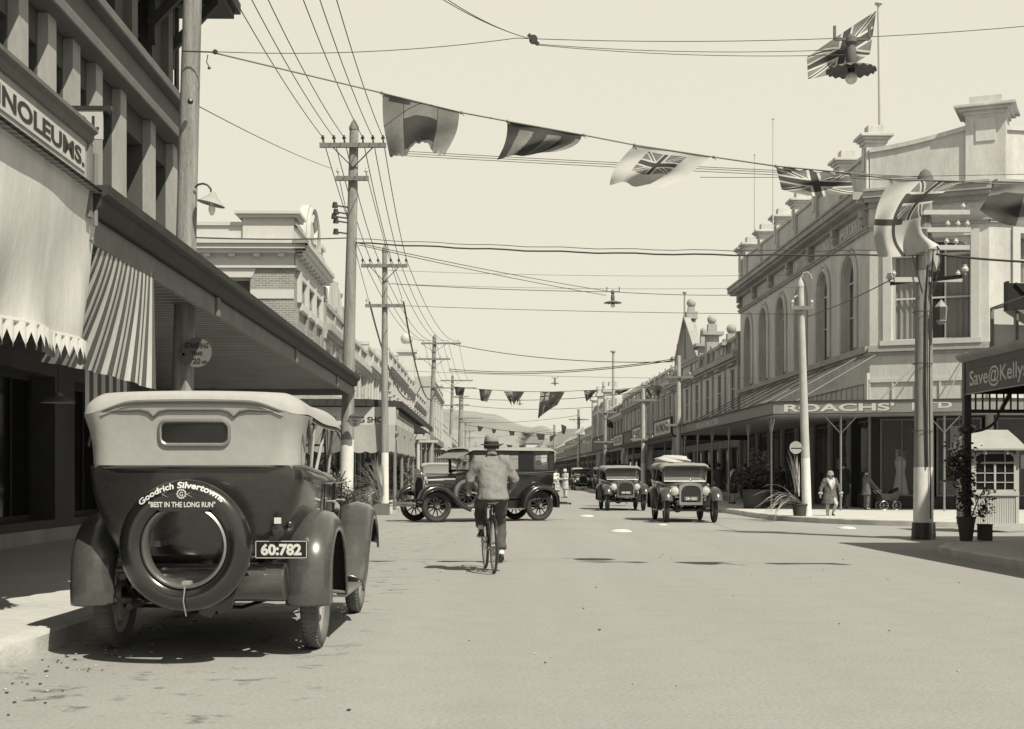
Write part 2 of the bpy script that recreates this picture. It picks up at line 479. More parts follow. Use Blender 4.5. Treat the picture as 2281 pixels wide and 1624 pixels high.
def kerbed(name, poly, edge, z=.14, kw=.17, fall=None):
    """footpath slab with a separate proud kerb along 'edge' (list of street points, road side)"""
    m = MB(); m.prism([tuple(ST(a, b))[:2] for a, b in poly], -.01, z)
    struct(m.obj(name, 'footpath', smooth=0))
    k = MB(); fine = []
    for (a, c) in zip(edge, edge[1:]):
        ln = math.hypot(a[0] - c[0], a[1] - c[1]); st = max(1, min(40, int(ln / .22))) if max(abs(a[0]), abs(c[0])) < 30 and min(a[1], c[1]) < 60 else 1
        fine += [(a[0] + (c[0] - a[0]) * i / st, a[1] + (c[1] - a[1]) * i / st) for i in range(st)]
    pts = [ST(a, b) for a, b in fine + [edge[-1]]]; n = len(pts)
    rings = []
    for i, p in enumerate(pts):
        t = pts[min(i + 1, n - 1)] - pts[max(i - 1, 0)]; t.normalize(); s = Vector((-t.y, t.x, 0))
        j = mnoise.noise(p * 2.3) * .022 + max(0, mnoise.noise(p * 5.1) - .25) * .07; p = p + s * j
        rings.append([p - s * .0 + Vector((0, 0, -.01)), p + s * max(0, j) + Vector((0, 0, z - .012 - abs(j) * .8)), p + s * .02 + Vector((0, 0, z + .006)), p + s * kw + Vector((0, 0, z + .006)), p + s * kw + Vector((0, 0, -.01))])
    k.loft(rings); o = k.obj('kerb', 'kerb', smooth=30); struct(o)
def arc(cx, cy, r, a0, a1, n=8): return [(cx + r * math.cos(R(a0 + (a1 - a0) * i / n)), cy + r * math.sin(R(a0 + (a1 - a0) * i / n))) for i in range(n + 1)]
# edges run so that the footpath lies to their left
eL = [(-60, 30.9)] + list(reversed(arc(-4.6, 29.4, 1.5, 0, 90)))
eL = [(-3.12, -12 + i) for i in range(0, 41)] + arc(-4.62, 29.4, 1.5, 0, 90) + [(-60, 30.9)]
kerbed('footpath', [(-7.4, -12), (-3.12 - .16, -12)] + [(x - .0 if False else x, y) for x, y in []] + [(-3.28, 29)] + arc(-4.62, 29.4, 1.34, 0, 90) + [(-60, 30.74), (-60, 28), (-7.4, 28)], eL)
eL2 = [(-60, 43.6)] + arc(-4.6, 45.1, 1.5, -90, 0) + [(-3.1, 60 + 20 * i) for i in range(14)]
kerbed('footpath', [(-60, 43.77)] + arc(-4.6, 45.1, 1.33, -90, 0) + [(-3.27, 320), (-7.2, 320), (-7.2, 48), (-60, 48)], eL2)
eR = [(7.8, 330 - 20 * i) for i in range(15)] + [(7.8, 44), (7.8, 40)] + [(7.86, 38.6), (8.15, 37.2), (8.7, 35.8), (9.5, 34.5), (10.6, 33.4), (12.0, 32.6), (14, 32.2), (60, 32.0)]
kerbed('footpath', [(7.96, 330), (7.96, 40), (8.02, 38.7), (8.3, 37.3), (8.84, 35.9), (9.6, 34.65), (10.7, 33.56), (12.06, 32.78), (14, 32.36), (60, 32.16), (60, 46), (14, 46), (12.6, 47), (12.6, 330)], eR)
eN = [(60, 24.0), (10.5, 23.8)] + [(8.9, 23.6), (8.0, 23.2), (7.4, 22.6), (7.05, 21.8), (6.95, 20.8), (6.95, 18), (6.95, -12)]
kerbed('footpath', [(60, 23.83), (10.5, 23.63), (8.95, 23.43), (8.1, 23.06), (7.54, 22.5), (7.21, 21.75), (7.12, 20.8), (7.12, -12), (60, -12)], eN)
# white traffic markers set in the road
def marker(x, y, wpx, label):
    p = G(x, y); r = wpx / 2 / F * p.y
    m = MB(); m.lathe([(r, 0), (r * .97, r * .06), (r * .75, r * .16), (r * .4, r * .23), (0.001, r * .25)], n=28)
    o = m.obj('traffic_marker', 'paint_mark', loc=(p.x, p.y, .003)); tag(o, label, 'road marker', 'white domed markers in the road')
marker(1383, 1185, 50, 'low white domed road marker, nearest of the two in mid road')
marker(1307, 1151, 34, 'smaller white domed road marker between the cyclist and the oncoming tourers')
marker(1886, 1178, 42, 'white domed road marker in front of the sunlit corner footpath')
marker(1476, 1170, 22, 'faint small white road marker just in front of the oncoming car')

# ================================================================== hills
ridge = [(300, 885), (700, 880), (900, 900), (1034, 914), (1063, 916), (1077, 920), (1104, 922), (1120, 928), (1135, 936), (1150, 942), (1166, 947), (1186, 951), (1203, 946), (1221, 950), (1240, 968), (1300, 985), (1420, 992), (1600, 1000), (2200, 1015)]
def ridge_y(x):
    for (a, b), (c, d) in zip(ridge, ridge[1:]):
        if a <= x <= c: return b + (d - b) * (x - a) / (c - a)
    return 1000
m = MB(); Zr = 2600.0
def hillf(u, v):
    x = 300 + 1900 * u; p = D(x, ridge_y(x), Zr)
    k = v if v < .6 else 1.2 - v
    Z = Zr - 1100 + 1100 * v / .6
    hh = p.z * min(1, (v / .6) ** 1.1 if v <= .6 else (1 - (v - .6) * 1.4))
    X = p.x * (Z / Zr)
    nz = mnoise.noise(Vector((X * .004, Z * .004, 0))) * 26 * math.sin(math.pi * min(v / .6, 1)) + mnoise.noise(Vector((X * .015, Z * .015, 3))) * 9 * math.sin(math.pi * min(v / .6, 1))
    return (X, Z, hh + nz - 1)
m.grid(hillf, 180, 50)
struct(m.obj('hills', 'hill', smooth=80))
m = MB()
def hill2(u, v):
    x = 1100 + 500 * u; y0 = 1008 - 26 * math.sin(math.pi * min(1, u * 1.15)) - 8 * math.sin(u * 19)
    Z = 700 + 300 * v; p = D(x, y0, 900); return (p.x * Z / 900, Z, p.z * math.sin(min(1, v * 1.5) * math.pi / 2) + mnoise.noise(Vector((u * 12, v * 6, 0))) * 1.5 - .5)
m.grid(hill2, 60, 20)
struct(m.obj('hill_foot', 'hill', smooth=80))

# ================================================================== a row building along the street
ORN = {}
def bld(name, label, side, off, Y0, Y1, h, wm='stucco', trim='cream', storeys=((4.4, 6.9),), nwin=3, ww=1.1, rise=0, parapet=.9, ground=3.4, depth=9, framem='white', cat='shop building', hood=True, group=None, end=True, pane='glass_dark', quoins=False):
    b = T(name, label, cat, ST(off, Y0), ROT, group); Ln = Y1 - Y0
    fn = lambda u, z, d: (side * d, u, z)
    m = MB(); g = MB()
    nb = max(2, round(Ln / 3.2))
    gops = [(Ln * (i + .5) / nb, Ln / nb - .45, .35, ground - .7, 0) for i in range(nb)]
    facade(m, fn, 0, Ln, 0, ground, gops, .2)
    step = Ln / nwin
    z0 = ground
    for k, (a, c) in enumerate(storeys):
        z1 = (storeys[k + 1][0] - .5) if k + 1 < len(storeys) else h
        facade(m, fn, 0, Ln, z0, z1, [(step * (i + .5), ww, a, c, rise) for i in range(nwin)], .09)
        z0 = z1
    # other faces and a flat roof
    m.add([fn(0, 0, 0), fn(0, 0, depth), fn(0, h, depth), fn(0, h, 0)], [(0, 1, 2, 3)])
    m.add([fn(Ln, 0, 0), fn(Ln, 0, depth), fn(Ln, h, depth), fn(Ln, h, 0)], [(0, 1, 2, 3)])
    m.add([fn(0, 0, depth), fn(Ln, 0, depth), fn(Ln, h, depth), fn(0, h, depth)], [(0, 1, 2, 3)])
    m.add([fn(0, h - .3, .1), fn(Ln, h - .3, .1), fn(Ln, h - .3, depth), fn(0, h - .3, depth)], [(0, 1, 2, 3)])
    m.obj('wall', wm, b, smooth=0)
    for i in range(nb):
        u, w_ = gops[i][0], gops[i][1]
        window(b, fn, u, w_, .35, ground - .7, 0, .18, 'grey_timber', 'glass_dark', 3, 1, .07, name='shop_window')
    for (a, c) in storeys:
        for i in range(nwin):
            window(b, fn, step * (i + .5), ww, a, c, rise, .085, framem, pane, 2, 2, .06)
    t = MB()
    e = .02
    t.hexa(fn, -e, Ln + e, h - .18, h, -.12, .3)
    t.hexa(fn, -e, Ln + e, h - parapet - .28, h - parapet, -.34, .0)
    t.hexa(fn, -e, Ln + e, h - parapet - .42, h - parapet - .28, -.2, .0)
    t.hexa(fn, -e, Ln + e, ground + .25, ground + .4, -.1, .0)
    for (a, c) in storeys:
        for i in range(nwin):
            u = step * (i + .5)
            t.hexa(fn, u - ww / 2 - .1, u + ww / 2 + .1, a - .13, a - .003, -.12, .02)
            if hood: t.hexa(fn, u - ww / 2 - .14, u + ww / 2 + .14, c + .12, c + .26, -.15, 0)
    k = int(Ln / .6)
    for i in range(k + 1): t.hexa(fn, Ln * i / k - .06, Ln * i / k + .06, h - parapet - .62, h - parapet - .42, -.16, 0)
    for i in range(nwin + 1):
        u = step * i; u = min(max(u, .2), Ln - .2)
        t.hexa(fn, u - .18, u + .18, ground + .4, h - parapet - .62, -.08, 0)
        t.hexa(fn, u - .22, u + .22, h - parapet, h - .18, -.1, 0)
        t.hexa(fn, u - .26, u + .26, h, h + .16, -.14, .32)
    t.obj('cornice', trim, b, smooth=0)
    return b, fn, Ln

def verandah(name, label, side, off_wall, off_edge, Y0, Y1, z=3.0, fasc=.35, fm='fascia_paint', roofrise=.35, posts=True, group=None, postm='grey_timber', soffit='corrugated', pstep=4.0, cat='verandah'):
    """street verandah between the shop wall and the kerb"""
    t = T(name, label, cat, ST(off_edge, Y0), ROT, group); Ln = Y1 - Y0
    W = abs(off_wall - off_edge); s = side
    m = MB(); m.add([(0, 0, z + fasc - .03), (0, Ln, z + fasc - .03), (s * W, Ln, z + fasc + roofrise), (s * W, 0, z + fasc + roofrise)], [(0, 1, 2, 3)])
    m.add([(0, 0, z + fasc - .06), (0, Ln, z + fasc - .06), (s * W, Ln, z + fasc + roofrise - .03), (s * W, 0, z + fasc + roofrise - .03)], [(0, 1, 2, 3)])
    m.obj('roof', 'roof_iron', t, smooth=0)
    m = MB(); m.box((s * .02, .05, z + .12), (s * (W - .05), Ln - .05, z + .15)); m.obj('soffit', soffit, t, smooth=0)
    m = MB(); m.box((-.03, 0, z), (.03, Ln, z + fasc)); m.box((s * .03, 0, z), (s * W, .05, z + fasc * .8)); m.box((s * .03, Ln - .05, z), (s * W, Ln, z + fasc * .8))
    m.obj('fascia', fm, t, smooth=0)
    m = MB(); m.box((-.09, -.05, z + fasc - .09), (-.032, Ln + .05, z + fasc + .02)); m.obj('gutter', 'dark_timber', t, smooth=0)
    if posts:
        n = max(1, round(Ln / pstep))
        for i in range(n + 1):
            y = min(max(Ln * i / n, .15), Ln - .15)
            p = MB(); p.cyl((s * .25, y, .14), (s * .25, y, z + .1), .07, .055, 10)
            p.bar((s * .25, y, z - .55), (s * .25, y + .45, z - .02), .04, .05); p.bar((s * .25, y, z - .55), (s * .25, y - .45, z - .02), .04, .05)
            p.obj('post', postm, t)
    return t

m = MB(); rgl = random.Random(5)
for i in range(360):
    if i % 6: x, y = rgl.gauss(-2.75, .22), rgl.uniform(7.2, 30)
    else: x, y = rgl.uniform(-3, 6), rgl.uniform(7, 26)
    if x < -3.05: continue
    r = rgl.uniform(.004, .014); a = rgl.uniform(0, 6.3)
    m.add([(x + SK * y + r * math.cos(a + t), y + r * math.sin(a + t), .004 + (.006 if k else 0)) for k in (0, 1) for t in (0, 1.9, 3.3, 4.8)], [(0, 1, 2, 3), (4, 7, 6, 5), (0, 4, 5, 1), (1, 5, 6, 2), (2, 6, 7, 3), (3, 7, 4, 0)], rgl.choice((0, 1, 1)))
o = m.obj('road_grit', ['footpath', 'pot_dark'], smooth=0); tag(o, 'scattered grit and litter on the road and in the left gutter', 'grit', kind='stuff')
# ================================================================== near left: drapery store
WO = -7.3
b = T('drapery_store', 'dark two storey store with deep eaves, rising above the verandah at the left edge', 'shop building', ST(WO, 0), ROT)
fn = lambda u, z, d: (-d, u, z)
m = MB()
pil = [18.6, 20.0, 21.35, 22.75, 24.1, 25.5, 27.2, 29.6, 31.7]
ops = [((a + c) / 2, c - a - .55, 4.6, 8.2, 0) for a, c in zip(pil, pil[1:])]
facade(m, fn, 0, 32, 3.6, 8.75, ops, .42)
facade(m, fn, 0, 32, 8.75, 12.3, [(u, 1.2, 9.75, 11.7, 0) for u in (20.3, 23.4, 26.6, 29.6)], .3)
facade(m, fn, 0, 32, 0, 3.6, [(x, 2.9, .5, 2.9, 0) for x in (2, 6, 10, 14, 18, 22, 26, 30)], .5)
m.add([fn(32, 0, 0), fn(32, 0, 12), fn(32, 12.3, 12), fn(32, 12.3, 0)], [(0, 1, 2, 3)])
m.add([fn(0, 0, 0), fn(0, 0, 12), fn(0, 12.3, 12), fn(0, 12.3, 0)], [(0, 1, 2, 3)])
m.add([fn(0, 0, 12), fn(32, 0, 12), fn(32, 12.3, 12), fn(0, 12.3, 12)], [(0, 1, 2, 3)])
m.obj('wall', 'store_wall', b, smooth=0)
for (u, w_, a, c, r_) in ops: window(b, fn, u, w_, a, c, 0, .4, 'grey_timber', 'glass_mid' if int(u) % 2 else 'glass_dark', 2, 3, .06)
for u in (20.3, 23.4, 26.6, 29.6): window(b, fn, u, 1.2, 9.75, 11.7, 0, .28, 'dark_timber', 'glass_dark', 2, 2, .07)
for x in (2, 6, 10, 14, 18, 22, 26, 30): window(b, fn, x, 2.9, .5, 2.9, 0, .45, 'dark_timber', 'glass_dark', 3, 1, .08, name='shop_window')
for y in pil:
    m = MB(); m.hexa(fn, y - .22, y + .22, 3.62, 8.74, -.17, .0); m.obj('pilaster', 'stucco_grey', b, smooth=0)
for y in (18.9, 21.8, 25.0, 28.1, 31.3):
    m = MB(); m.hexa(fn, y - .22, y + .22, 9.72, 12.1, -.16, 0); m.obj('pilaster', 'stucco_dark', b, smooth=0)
m = MB()
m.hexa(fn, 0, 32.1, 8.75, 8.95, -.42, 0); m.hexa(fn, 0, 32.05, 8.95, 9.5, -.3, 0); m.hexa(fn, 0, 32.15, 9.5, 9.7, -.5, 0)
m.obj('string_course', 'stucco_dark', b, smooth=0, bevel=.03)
m = MB(); m.hexa(fn, -.2, 33.1, 12.1, 12.25, -1.25, .1); m.hexa(fn, -.3, 33.25, 12.252, 12.5, -1.38, -1.2); m.hexa(fn, 33.1, 33.25, 12.25, 12.5, -1.2, 6); m.hexa(fn, 32, 33.1, 12.1, 12.25, .1, 6)
m.obj('eaves', 'dark_timber', b, smooth=0)
for y in (19.0, 20.4, 21.9, 23.5, 25.1, 26.7, 28.3, 29.9, 31.7):
    m = MB(); m.bar((.02, y, 10.9), (1.1, y, 12.05), .16, .2); m.bar((.1, y, 12.03), (1.15, y, 12.03), .14, .14); m.bar((.08, y, 10.5), (.08, y, 12), .14, .14)
    m.obj('eaves_bracket', 'dark_timber', b, smooth=0)
m = MB(); m.tube([(.12, 32.05, 3.6), (.12, 32.05, 12)], .06); m.obj('downpipe', 'iron_dark', b)
# pavement riser under its shop windows
m = MB(); m.hexa(fn, 0, 32, .142, .36, -.03, .0); m.obj('plinth', 'stucco_grey', b, smooth=0)

# verandah over the left footpath
v = T('corner_verandah', 'long dark verandah with corrugated soffit above the parked touring car', 'verandah', ST(-3.06, 0), ROT)
m = MB()
m.add([(.12, -4, 3.42), (.12, 31.4, 3.42), (-4.2, 31.4, 3.85), (-4.2, -4, 3.85)], [(0, 1, 2, 3)]); m.add([(.12, -4, 3.39), (.12, 31.4, 3.39), (-4.2, 31.4, 3.82), (-4.2, -4, 3.82)], [(0, 1, 2, 3)])
m.obj('roof', 'roof_iron', v, smooth=0)
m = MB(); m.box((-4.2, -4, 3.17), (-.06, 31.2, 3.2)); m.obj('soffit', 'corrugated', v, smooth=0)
m = MB()
prof = [(.0, 3.25), (.05, 3.25), (.1, 3.3), (.11, 3.37), (.16, 3.39), (.17, 3.46), (0, 3.46)]
m.loft([[(x, y, z) for x, z in prof] for y in (10.6, 31.45)]); m.loft([[(-4.2, 31.3 + x, z) for x, z in prof], [(.1, 31.3 + x, z) for x, z in prof]])
m.obj('gutter', 'dark_timber', v, smooth=20)
m = MB(); m.box((-.06, 10.66, 3.04), (0, 31.3, 3.248)); m.box((-4.2, 31.24, 3.04), (-.062, 31.3, 3.248)); 
for y in (15.6, 22, 28): m.box((.002, y, 3.03), (.03, y + .16, 3.25))
m.obj('fascia', 'grey_timber', v, smooth=0, bevel=.008)
for y in (25.0, 30.9):
    m = MB(); m.box((-3.1, y, .14), (-3.0, y + .1, 3.15)); m.obj('post', 'grey_timber', v, smooth=0)
# sign board on the verandah
s = T('fascia_sign_board', 'long sign board lettered LINOLEUMS. on top of the left verandah edge', 'sign', ST(-3.06, 0), ROT)
m = MB(); m.box((-.03, 4, 3.44), (.03, 10.5, 3.76)); m.obj('board', 'stucco_grey', s, smooth=0)
m = MB(); m.box((.032, 4, 3.52), (.04, 10.42, 3.7)); m.obj('panel', 'cream', s, smooth=0)
m = MB(); m.loft([[(x, y, z) for x, z in [(-.05, 3.76), (.05, 3.76), (.07, 3.8), (.07, 3.82), (.1, 3.84), (.1, 3.87), (-.05, 3.87)]] for y in (3.95, 10.56)]); m.obj('moulding', 'stucco_dark', s, smooth=0)
m = MB(); m.box((-.05, 10.5, 3.2), (.055, 10.58, 3.76)); m.tube([(.06, 10.62, 3.15), (.06, 10.62, 3.7)], .02); m.obj('end_post', 'grey_timber', s, smooth=0)
m = MB(); text(m, 'LINOLEUMS.', lambda a, c: (.043, 8.36 + a * 2.04, 3.545 + c * .13), .035); m.obj('lettering', 'lettering_dark', s, smooth=0)
# blinds
o = MB()
def canv(u, v):
    y = 4 + u * 6.8; off = .05 - .1 * v + .05 * math.sin(u * 41) * (v ** 2) + .03 * math.sin(u * 17 + v * 5) * v - .06 * v * max(0, (u - .85) / .15)
    return (off, y - .05 * v * (u > .98), 3.4 - 1.13 * v)
o.grid(canv, 130, 24)
bl = o.obj('canvas_blind', 'canvas', None, 60, loc=ST(-3.06, 0), rot=(0, 0, ROT)); tag(bl, 'wide pale canvas shop blind with a scalloped hem under the LINOLEUMS sign', 'blind')
o = MB()
def val(u, v):
    p = canv(u, 1); n = 56; k = abs(math.sin(u * n * math.pi / 1.0))
    return (p[0] + .02 + .02 * math.sin(u * n * math.pi * 2), p[1], p[2] - v * (.06 + .12 * k ** .7))
o.grid(val, 448, 3); o.obj('scalloped_hem', 'canvas', bl, 60)
o = MB(); o.tube([canv(i / 40, 1) for i in range(41)], .02); o.tube([(.03, 4 + i * .178, 3.45) for i in range(39)], .03); o.obj('roller', 'cream', bl)
def strp(u, v):
    y = 10.95 + u * 1.78
    return (.0 - .42 * (1 - u) * v ** 1.3 - .02 * math.sin(u * 30) * v + .0 * u, y - .0 * v - .12 * v * (1 - u), 3.1 - (.97 + .1 * u ** 2) * v)
o = MB(); o.grid(strp, 56, 24, mf=lambda u, v: 1 if int(u * 28) % 2 else 0)
bl = o.obj('striped_blind', ['canvas', 'stripe_dark'], None, 60, loc=ST(-3.06, 0), rot=(0, 0, ROT)); tag(bl, 'striped canvas blind hanging from the verandah beside the pale one', 'blind')
# lower striped blind glimpsed deeper under the verandah
o = MB(); o.grid(lambda u, v: (-2.0, 17.5 + u * 2.2, 2.75 - v * .8), 12, 2, mf=lambda u, v: 1 if int(u * 12) % 2 else 0)
bl = o.obj('striped_blind', ['canvas', 'canvas_dark'], None, 0, loc=ST(-3.06, 0), rot=(0, 0, ROT)); tag(bl, 'small striped blind in the shade behind the parked car hood', 'blind')
o = T('hanging_sign', 'square white sign lettered N. projecting from the dark store wall', 'sign', ST(WO, 23.6), ROT)
m = MB(); m.box((.35, 0, 6.95), (.75, .06, 7.44)); m.obj('board', 'cream', o, smooth=0)
m = MB(); m.box((.1, -.02, 7.442), (.9, .08, 7.51)); m.box((0, 0, 7.45), (.1, .06, 7.5)); m.obj('bracket', 'iron_dark', o, smooth=0)
m = MB(); text(m, 'N.', lambda a, c: (.4 + a * .3, -.006, 7.1 + c * .24), .03); m.obj('lettering', 'lettering_dark', o, smooth=0)
# a pale enamel lamp under the verandah
o = T('hanging_lamp', 'dim white enamel shade hanging in the dark under the left verandah', 'lamp', tuple(D(130, 890, 21) + Vector((0, 0, 0))))
m = MB(); m.lathe([(.26, -.05), (.2, 0), (.08, .05), (.05, .1)], n=20); m.obj('lamp_shade', 'cream', o)
m = MB(); m.tube([(0, 0, .1), (0, 0, 3.17 - D(130, 890, 21).z)], .008); m.obj('cord', 'wire', o)

# ================================================================== far left corner: brick and white shop
b = T('corner_brick_building', 'brick corner building with white bands, bracketed cornice and a round pediment', 'shop building', ST(-6.7, 48), ROT)
fnS = lambda u, z, d: (-d, u, z)              # street face
fnE = lambda u, z, d: (-u, d, z)              # face towards the camera
Wd = 15; Ln = 8.2
SW = (1.9, 4.1, 6.3)
m = MB(); facade(m, fnS, 0, Ln, 0, 3.6, [(2, 3.2, .4, 3, 0), (6, 3.2, .4, 3, 0)], .3)
facade(m, fnS, 0, Ln, 3.6, 8.4, [(u, 1.5, 7.3, 8.15, 0) for u in SW], .3)
facade(m, fnE, 0, Wd, 0, 3.6, [(2.2, 3.2, .4, 3, 0), (6.5, 3.2, .4, 3, 0), (11, 3.2, .4, 3, 0)], .3)
facade(m, fnE, 0, Wd, 3.6, 8.4, [(2.3, 1.6, 6.2, 8.05, 0), (5.9, 1.6, 6.2, 8.05, 0), (9.5, 1.6, 6.2, 8.05, 0)], .3)
m.add([fnS(Ln, 0, 0), fnS(Ln, 0, Wd), fnS(Ln, 8.4, Wd), fnS(Ln, 8.4, 0)], [(0, 1, 2, 3)])
m.obj('wall', 'brick', b, smooth=0)
for u in SW: window(b, fnS, u, 1.5, 7.3, 8.15, 0, .28, 'white', 'glass_dark', 2, 1, .08)
for u in (2, 6): window(b, fnS, u, 3.2, .4, 3, 0, .28, 'grey_timber', 'glass_dark', 3, 1, name='shop_window')
for u in (2.3, 5.9, 9.5): window(b, fnE, u, 1.6, 6.2, 8.05, 0, .28, 'white', 'glass_mid', 2, 2, .07)
for u in (2.2, 6.5, 11): window(b, fnE, u, 3.2, .4, 3, 0, .28, 'grey_timber', 'glass_dark', 3, 1, name='shop_window')
m = MB()
for f_, l_ in ((fnS, Ln), (fnE, Wd)):
    m.hexa(f_, -.05, l_, 8.4, 8.98, -.05, .0)
    m.hexa(f_, -.12, l_, 8.38, 8.46, -.12, -.052)
    m.hexa(f_, -.32, l_, 8.88, 9.0, -.32, -.052); m.hexa(f_, -.42, l_, 9.002, 9.17, -.42, 0); m.hexa(f_, -.5, l_, 9.172, 9.32, -.5, 0)
    k = int(l_ / .85)
    for i in range(k): m.hexa(f_, .3 + i * .85, .52 + i * .85, 8.76, 8.878, -.26, -.055)
    m.hexa(f_, 0, l_, 9.322, 9.84, -.02, .25)
    m.hexa(f_, -.08, l_, 9.842, 9.96, -.1, .33)
m.obj('cornice', 'white', b, smooth=0)
m = MB()
for u, w_ in ((2.3, 1.6), (5.9, 1.6), (9.5, 1.6)):
    m.slab([fnE(u - w_ / 2 - .05, 8.06, -.04), fnE(u + w_ / 2 + .05, 8.06, -.04), fnE(u + w_ / 2 + .22, 8.4, -.04), fnE(u - w_ / 2 - .22, 8.4, -.04)], (0, .04, 0))
for a, c in ((0, 1.5), (3.1, 5.1), (6.7, 8.7), (10.3, Wd)): m.hexa(fnE, a, c, 7.33, 7.64, -.04, 0)
for u in SW: m.hexa(fnS, u - .85, u + .85, 7.05, 7.298, -.16, 0); m.hexa(fnS, u - .85, u + .85, 8.16, 8.37, -.1, 0)
for a in (.75, 2.75, 4.95, 7.15): m.hexa(fnS, a, a + .3, 7.3, 8.37, -.14, 0)
m.obj('band', 'white', b, smooth=0)
for a in (0.02, 2.7, 4.9, 7.2): 
    m = MB(); m.hexa(fnS, a, a + .55, 3.62, 7.04, -.1, 0); m.obj('pilaster', 'brick', b, smooth=0)
for q in ([(-1.75, -.12, 9.322), (-.0, 1.1, 10.1), (-1.9, -.28, 10.102), (.16, 1.25, 10.2), (-2.0, -.36, 10.202), (.24, 1.34, 10.3)], [(-.7, 6.9, 9.322), (.05, 7.9, 10.2), (-.8, 6.8, 10.202), (.15, 8.0, 10.35)]):
    m = MB()
    for k in range(0, len(q), 2): m.box(q[k], q[k + 1])
    m.obj('parapet_pier', 'white', b, smooth=0)
m = MB(); m.slab([(.06, 2.2, 9.96)] + [(.06, 4.4 + 1.75 * math.cos(math.pi - math.pi * i / 18), 9.88 + 1.5 * math.sin(math.pi * i / 18)) for i in range(19)] + [(.06, 6.6, 9.96)], (-.3, 0, 0)); pd_ = m.obj('pediment', 'white', b, smooth=0)
m = MB(); m.tube([(.12, 4.4 + 1.6 * math.cos(math.pi - math.pi * i / 18), 9.88 + 1.36 * math.sin(math.pi * i / 18)) for i in range(19)], .09, 6); m.obj('arch_moulding', 'cream', pd_)
m = MB(); m.tube([(.1, 4.4 + (.75 + .12 * math.sin(i * 2.5)) * math.cos(i * .35), 10.4 + (.5 + .1 * math.sin(i * 1.7)) * math.sin(i * .35)) for i in range(18)], .08, 6, closed=True); m.obj('wreath', 'cream', pd_)
# corner shop awning structure with the bag shop blind
b = T('bag_shop_verandah', 'corner verandah with white blind lettered BAG SHOP and iron posts', 'verandah', ST(-2.95, 44), ROT)
m = MB(); P = [(-9, -.25), (-.9, -.25), (.1, 1.2), (.1, 26), (-3.9, 26), (-3.9, 3.6), (-9, 3.6)]
zt = lambda x, y: 3.62 + .28 * max(0, min(1, (min(-x, y) if False else min(-x, y + .25)) / 3.5))
m.add([(x, y, 3.62) for x, y in P[:4]] + [(-3.9, 26, 4.1), (-3.9, 3.6, 4.1), (-9, 3.6, 4.1), (-9, -.25, 3.62)], [(1, 2, 5, 0), (2, 3, 4, 5), (0, 5, 6, 6)][:2] + [(0, 1, 5, 6)])
m.obj('roof', 'white', b, smooth=0)
m = MB(); m.box((-9, -.29, 3.42), (-.9, -.23, 3.64)); m.bar((-.9, -.26, 3.53), (.12, 1.2, 3.53), .06, .22); m.box((.09, 1.2, 3.42), (.15, 26, 3.64)); m.obj('gutter', 'dark_timber', b, smooth=0)
m = MB(); m.box((-9, 0, 2.83), (.02, .05, 3.4)); m.box((-.03, .05, 2.83), (.02, 10.6, 3.12)); m.obj('fascia', 'white', b, smooth=0)
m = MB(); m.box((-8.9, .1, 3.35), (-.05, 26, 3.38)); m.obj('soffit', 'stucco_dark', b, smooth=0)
m = MB(); text(m, 'BAG SHOP', lambda a, c: (-1.45 + a * 1.22, -.006, 2.9 + c * .19), .03); text(m, 'THE', lambda a, c: (-2.35 + a * .5, -.006, 2.9 + c * .19), .03); m.obj('lettering', 'lettering_dark', b, smooth=0)
for k in range(4):
    x, y = [(-.02, .1), (-.02, 3.6), (-.02, 7.2), (-.02, 10.6)][k]
    m = MB(); m.cyl((x, y, .14), (x, y, 3.35), .06, .05, 10); m.lathe([(.06, 0), (.11, .05), (.13, .12), (.06, .2)], (x, y, 2.45)); m.obj('post', 'grey_timber', b)
m = MB()
for i in range(34): m.bar((.03, .3 + i * .3, 3.06), (.03, .45 + i * .3, 3.34), .02, .02); m.bar((.03, .6 + i * .3, 3.06), (.03, .45 + i * .3, 3.34), .02, .02)
m.obj('fretwork', 'grey_timber', b, smooth=0)
def bshop(u, v):
    return (-9 + u * 9.0, -.04 - .1 * v + .03 * math.sin(u * 50) * v, 2.83 - .83 * v - (.06 * abs(math.sin(u * 70)) if v > .95 else 0))
o = MB(); o.grid(bshop, 400, 12, mf=lambda u, v: 1 if .76 < u < .82 else 0)
o = o.obj('shop_blind', ['blind_grey', 'disc_grey'], None, 60, loc=ST(-2.95, 44), rot=(0, 0, ROT)); tag(o, 'grey canvas blind with wavy hem below the BAG SHOP lettering', 'blind')
o = MB(); o.grid(lambda u, v: (.05 + .05 * math.sin(u * 40) * v, .1 + u * 10.4, 2.83 - .83 * v - (.06 * abs(math.sin(u * 70)) if v > .95 else 0)), 300, 12)
o = o.obj('shop_blind', 'blind_grey', None, 60, loc=ST(-2.95, 44), rot=(0, 0, ROT)); tag(o, 'grey canvas blind on the street side of the bag shop corner', 'blind')

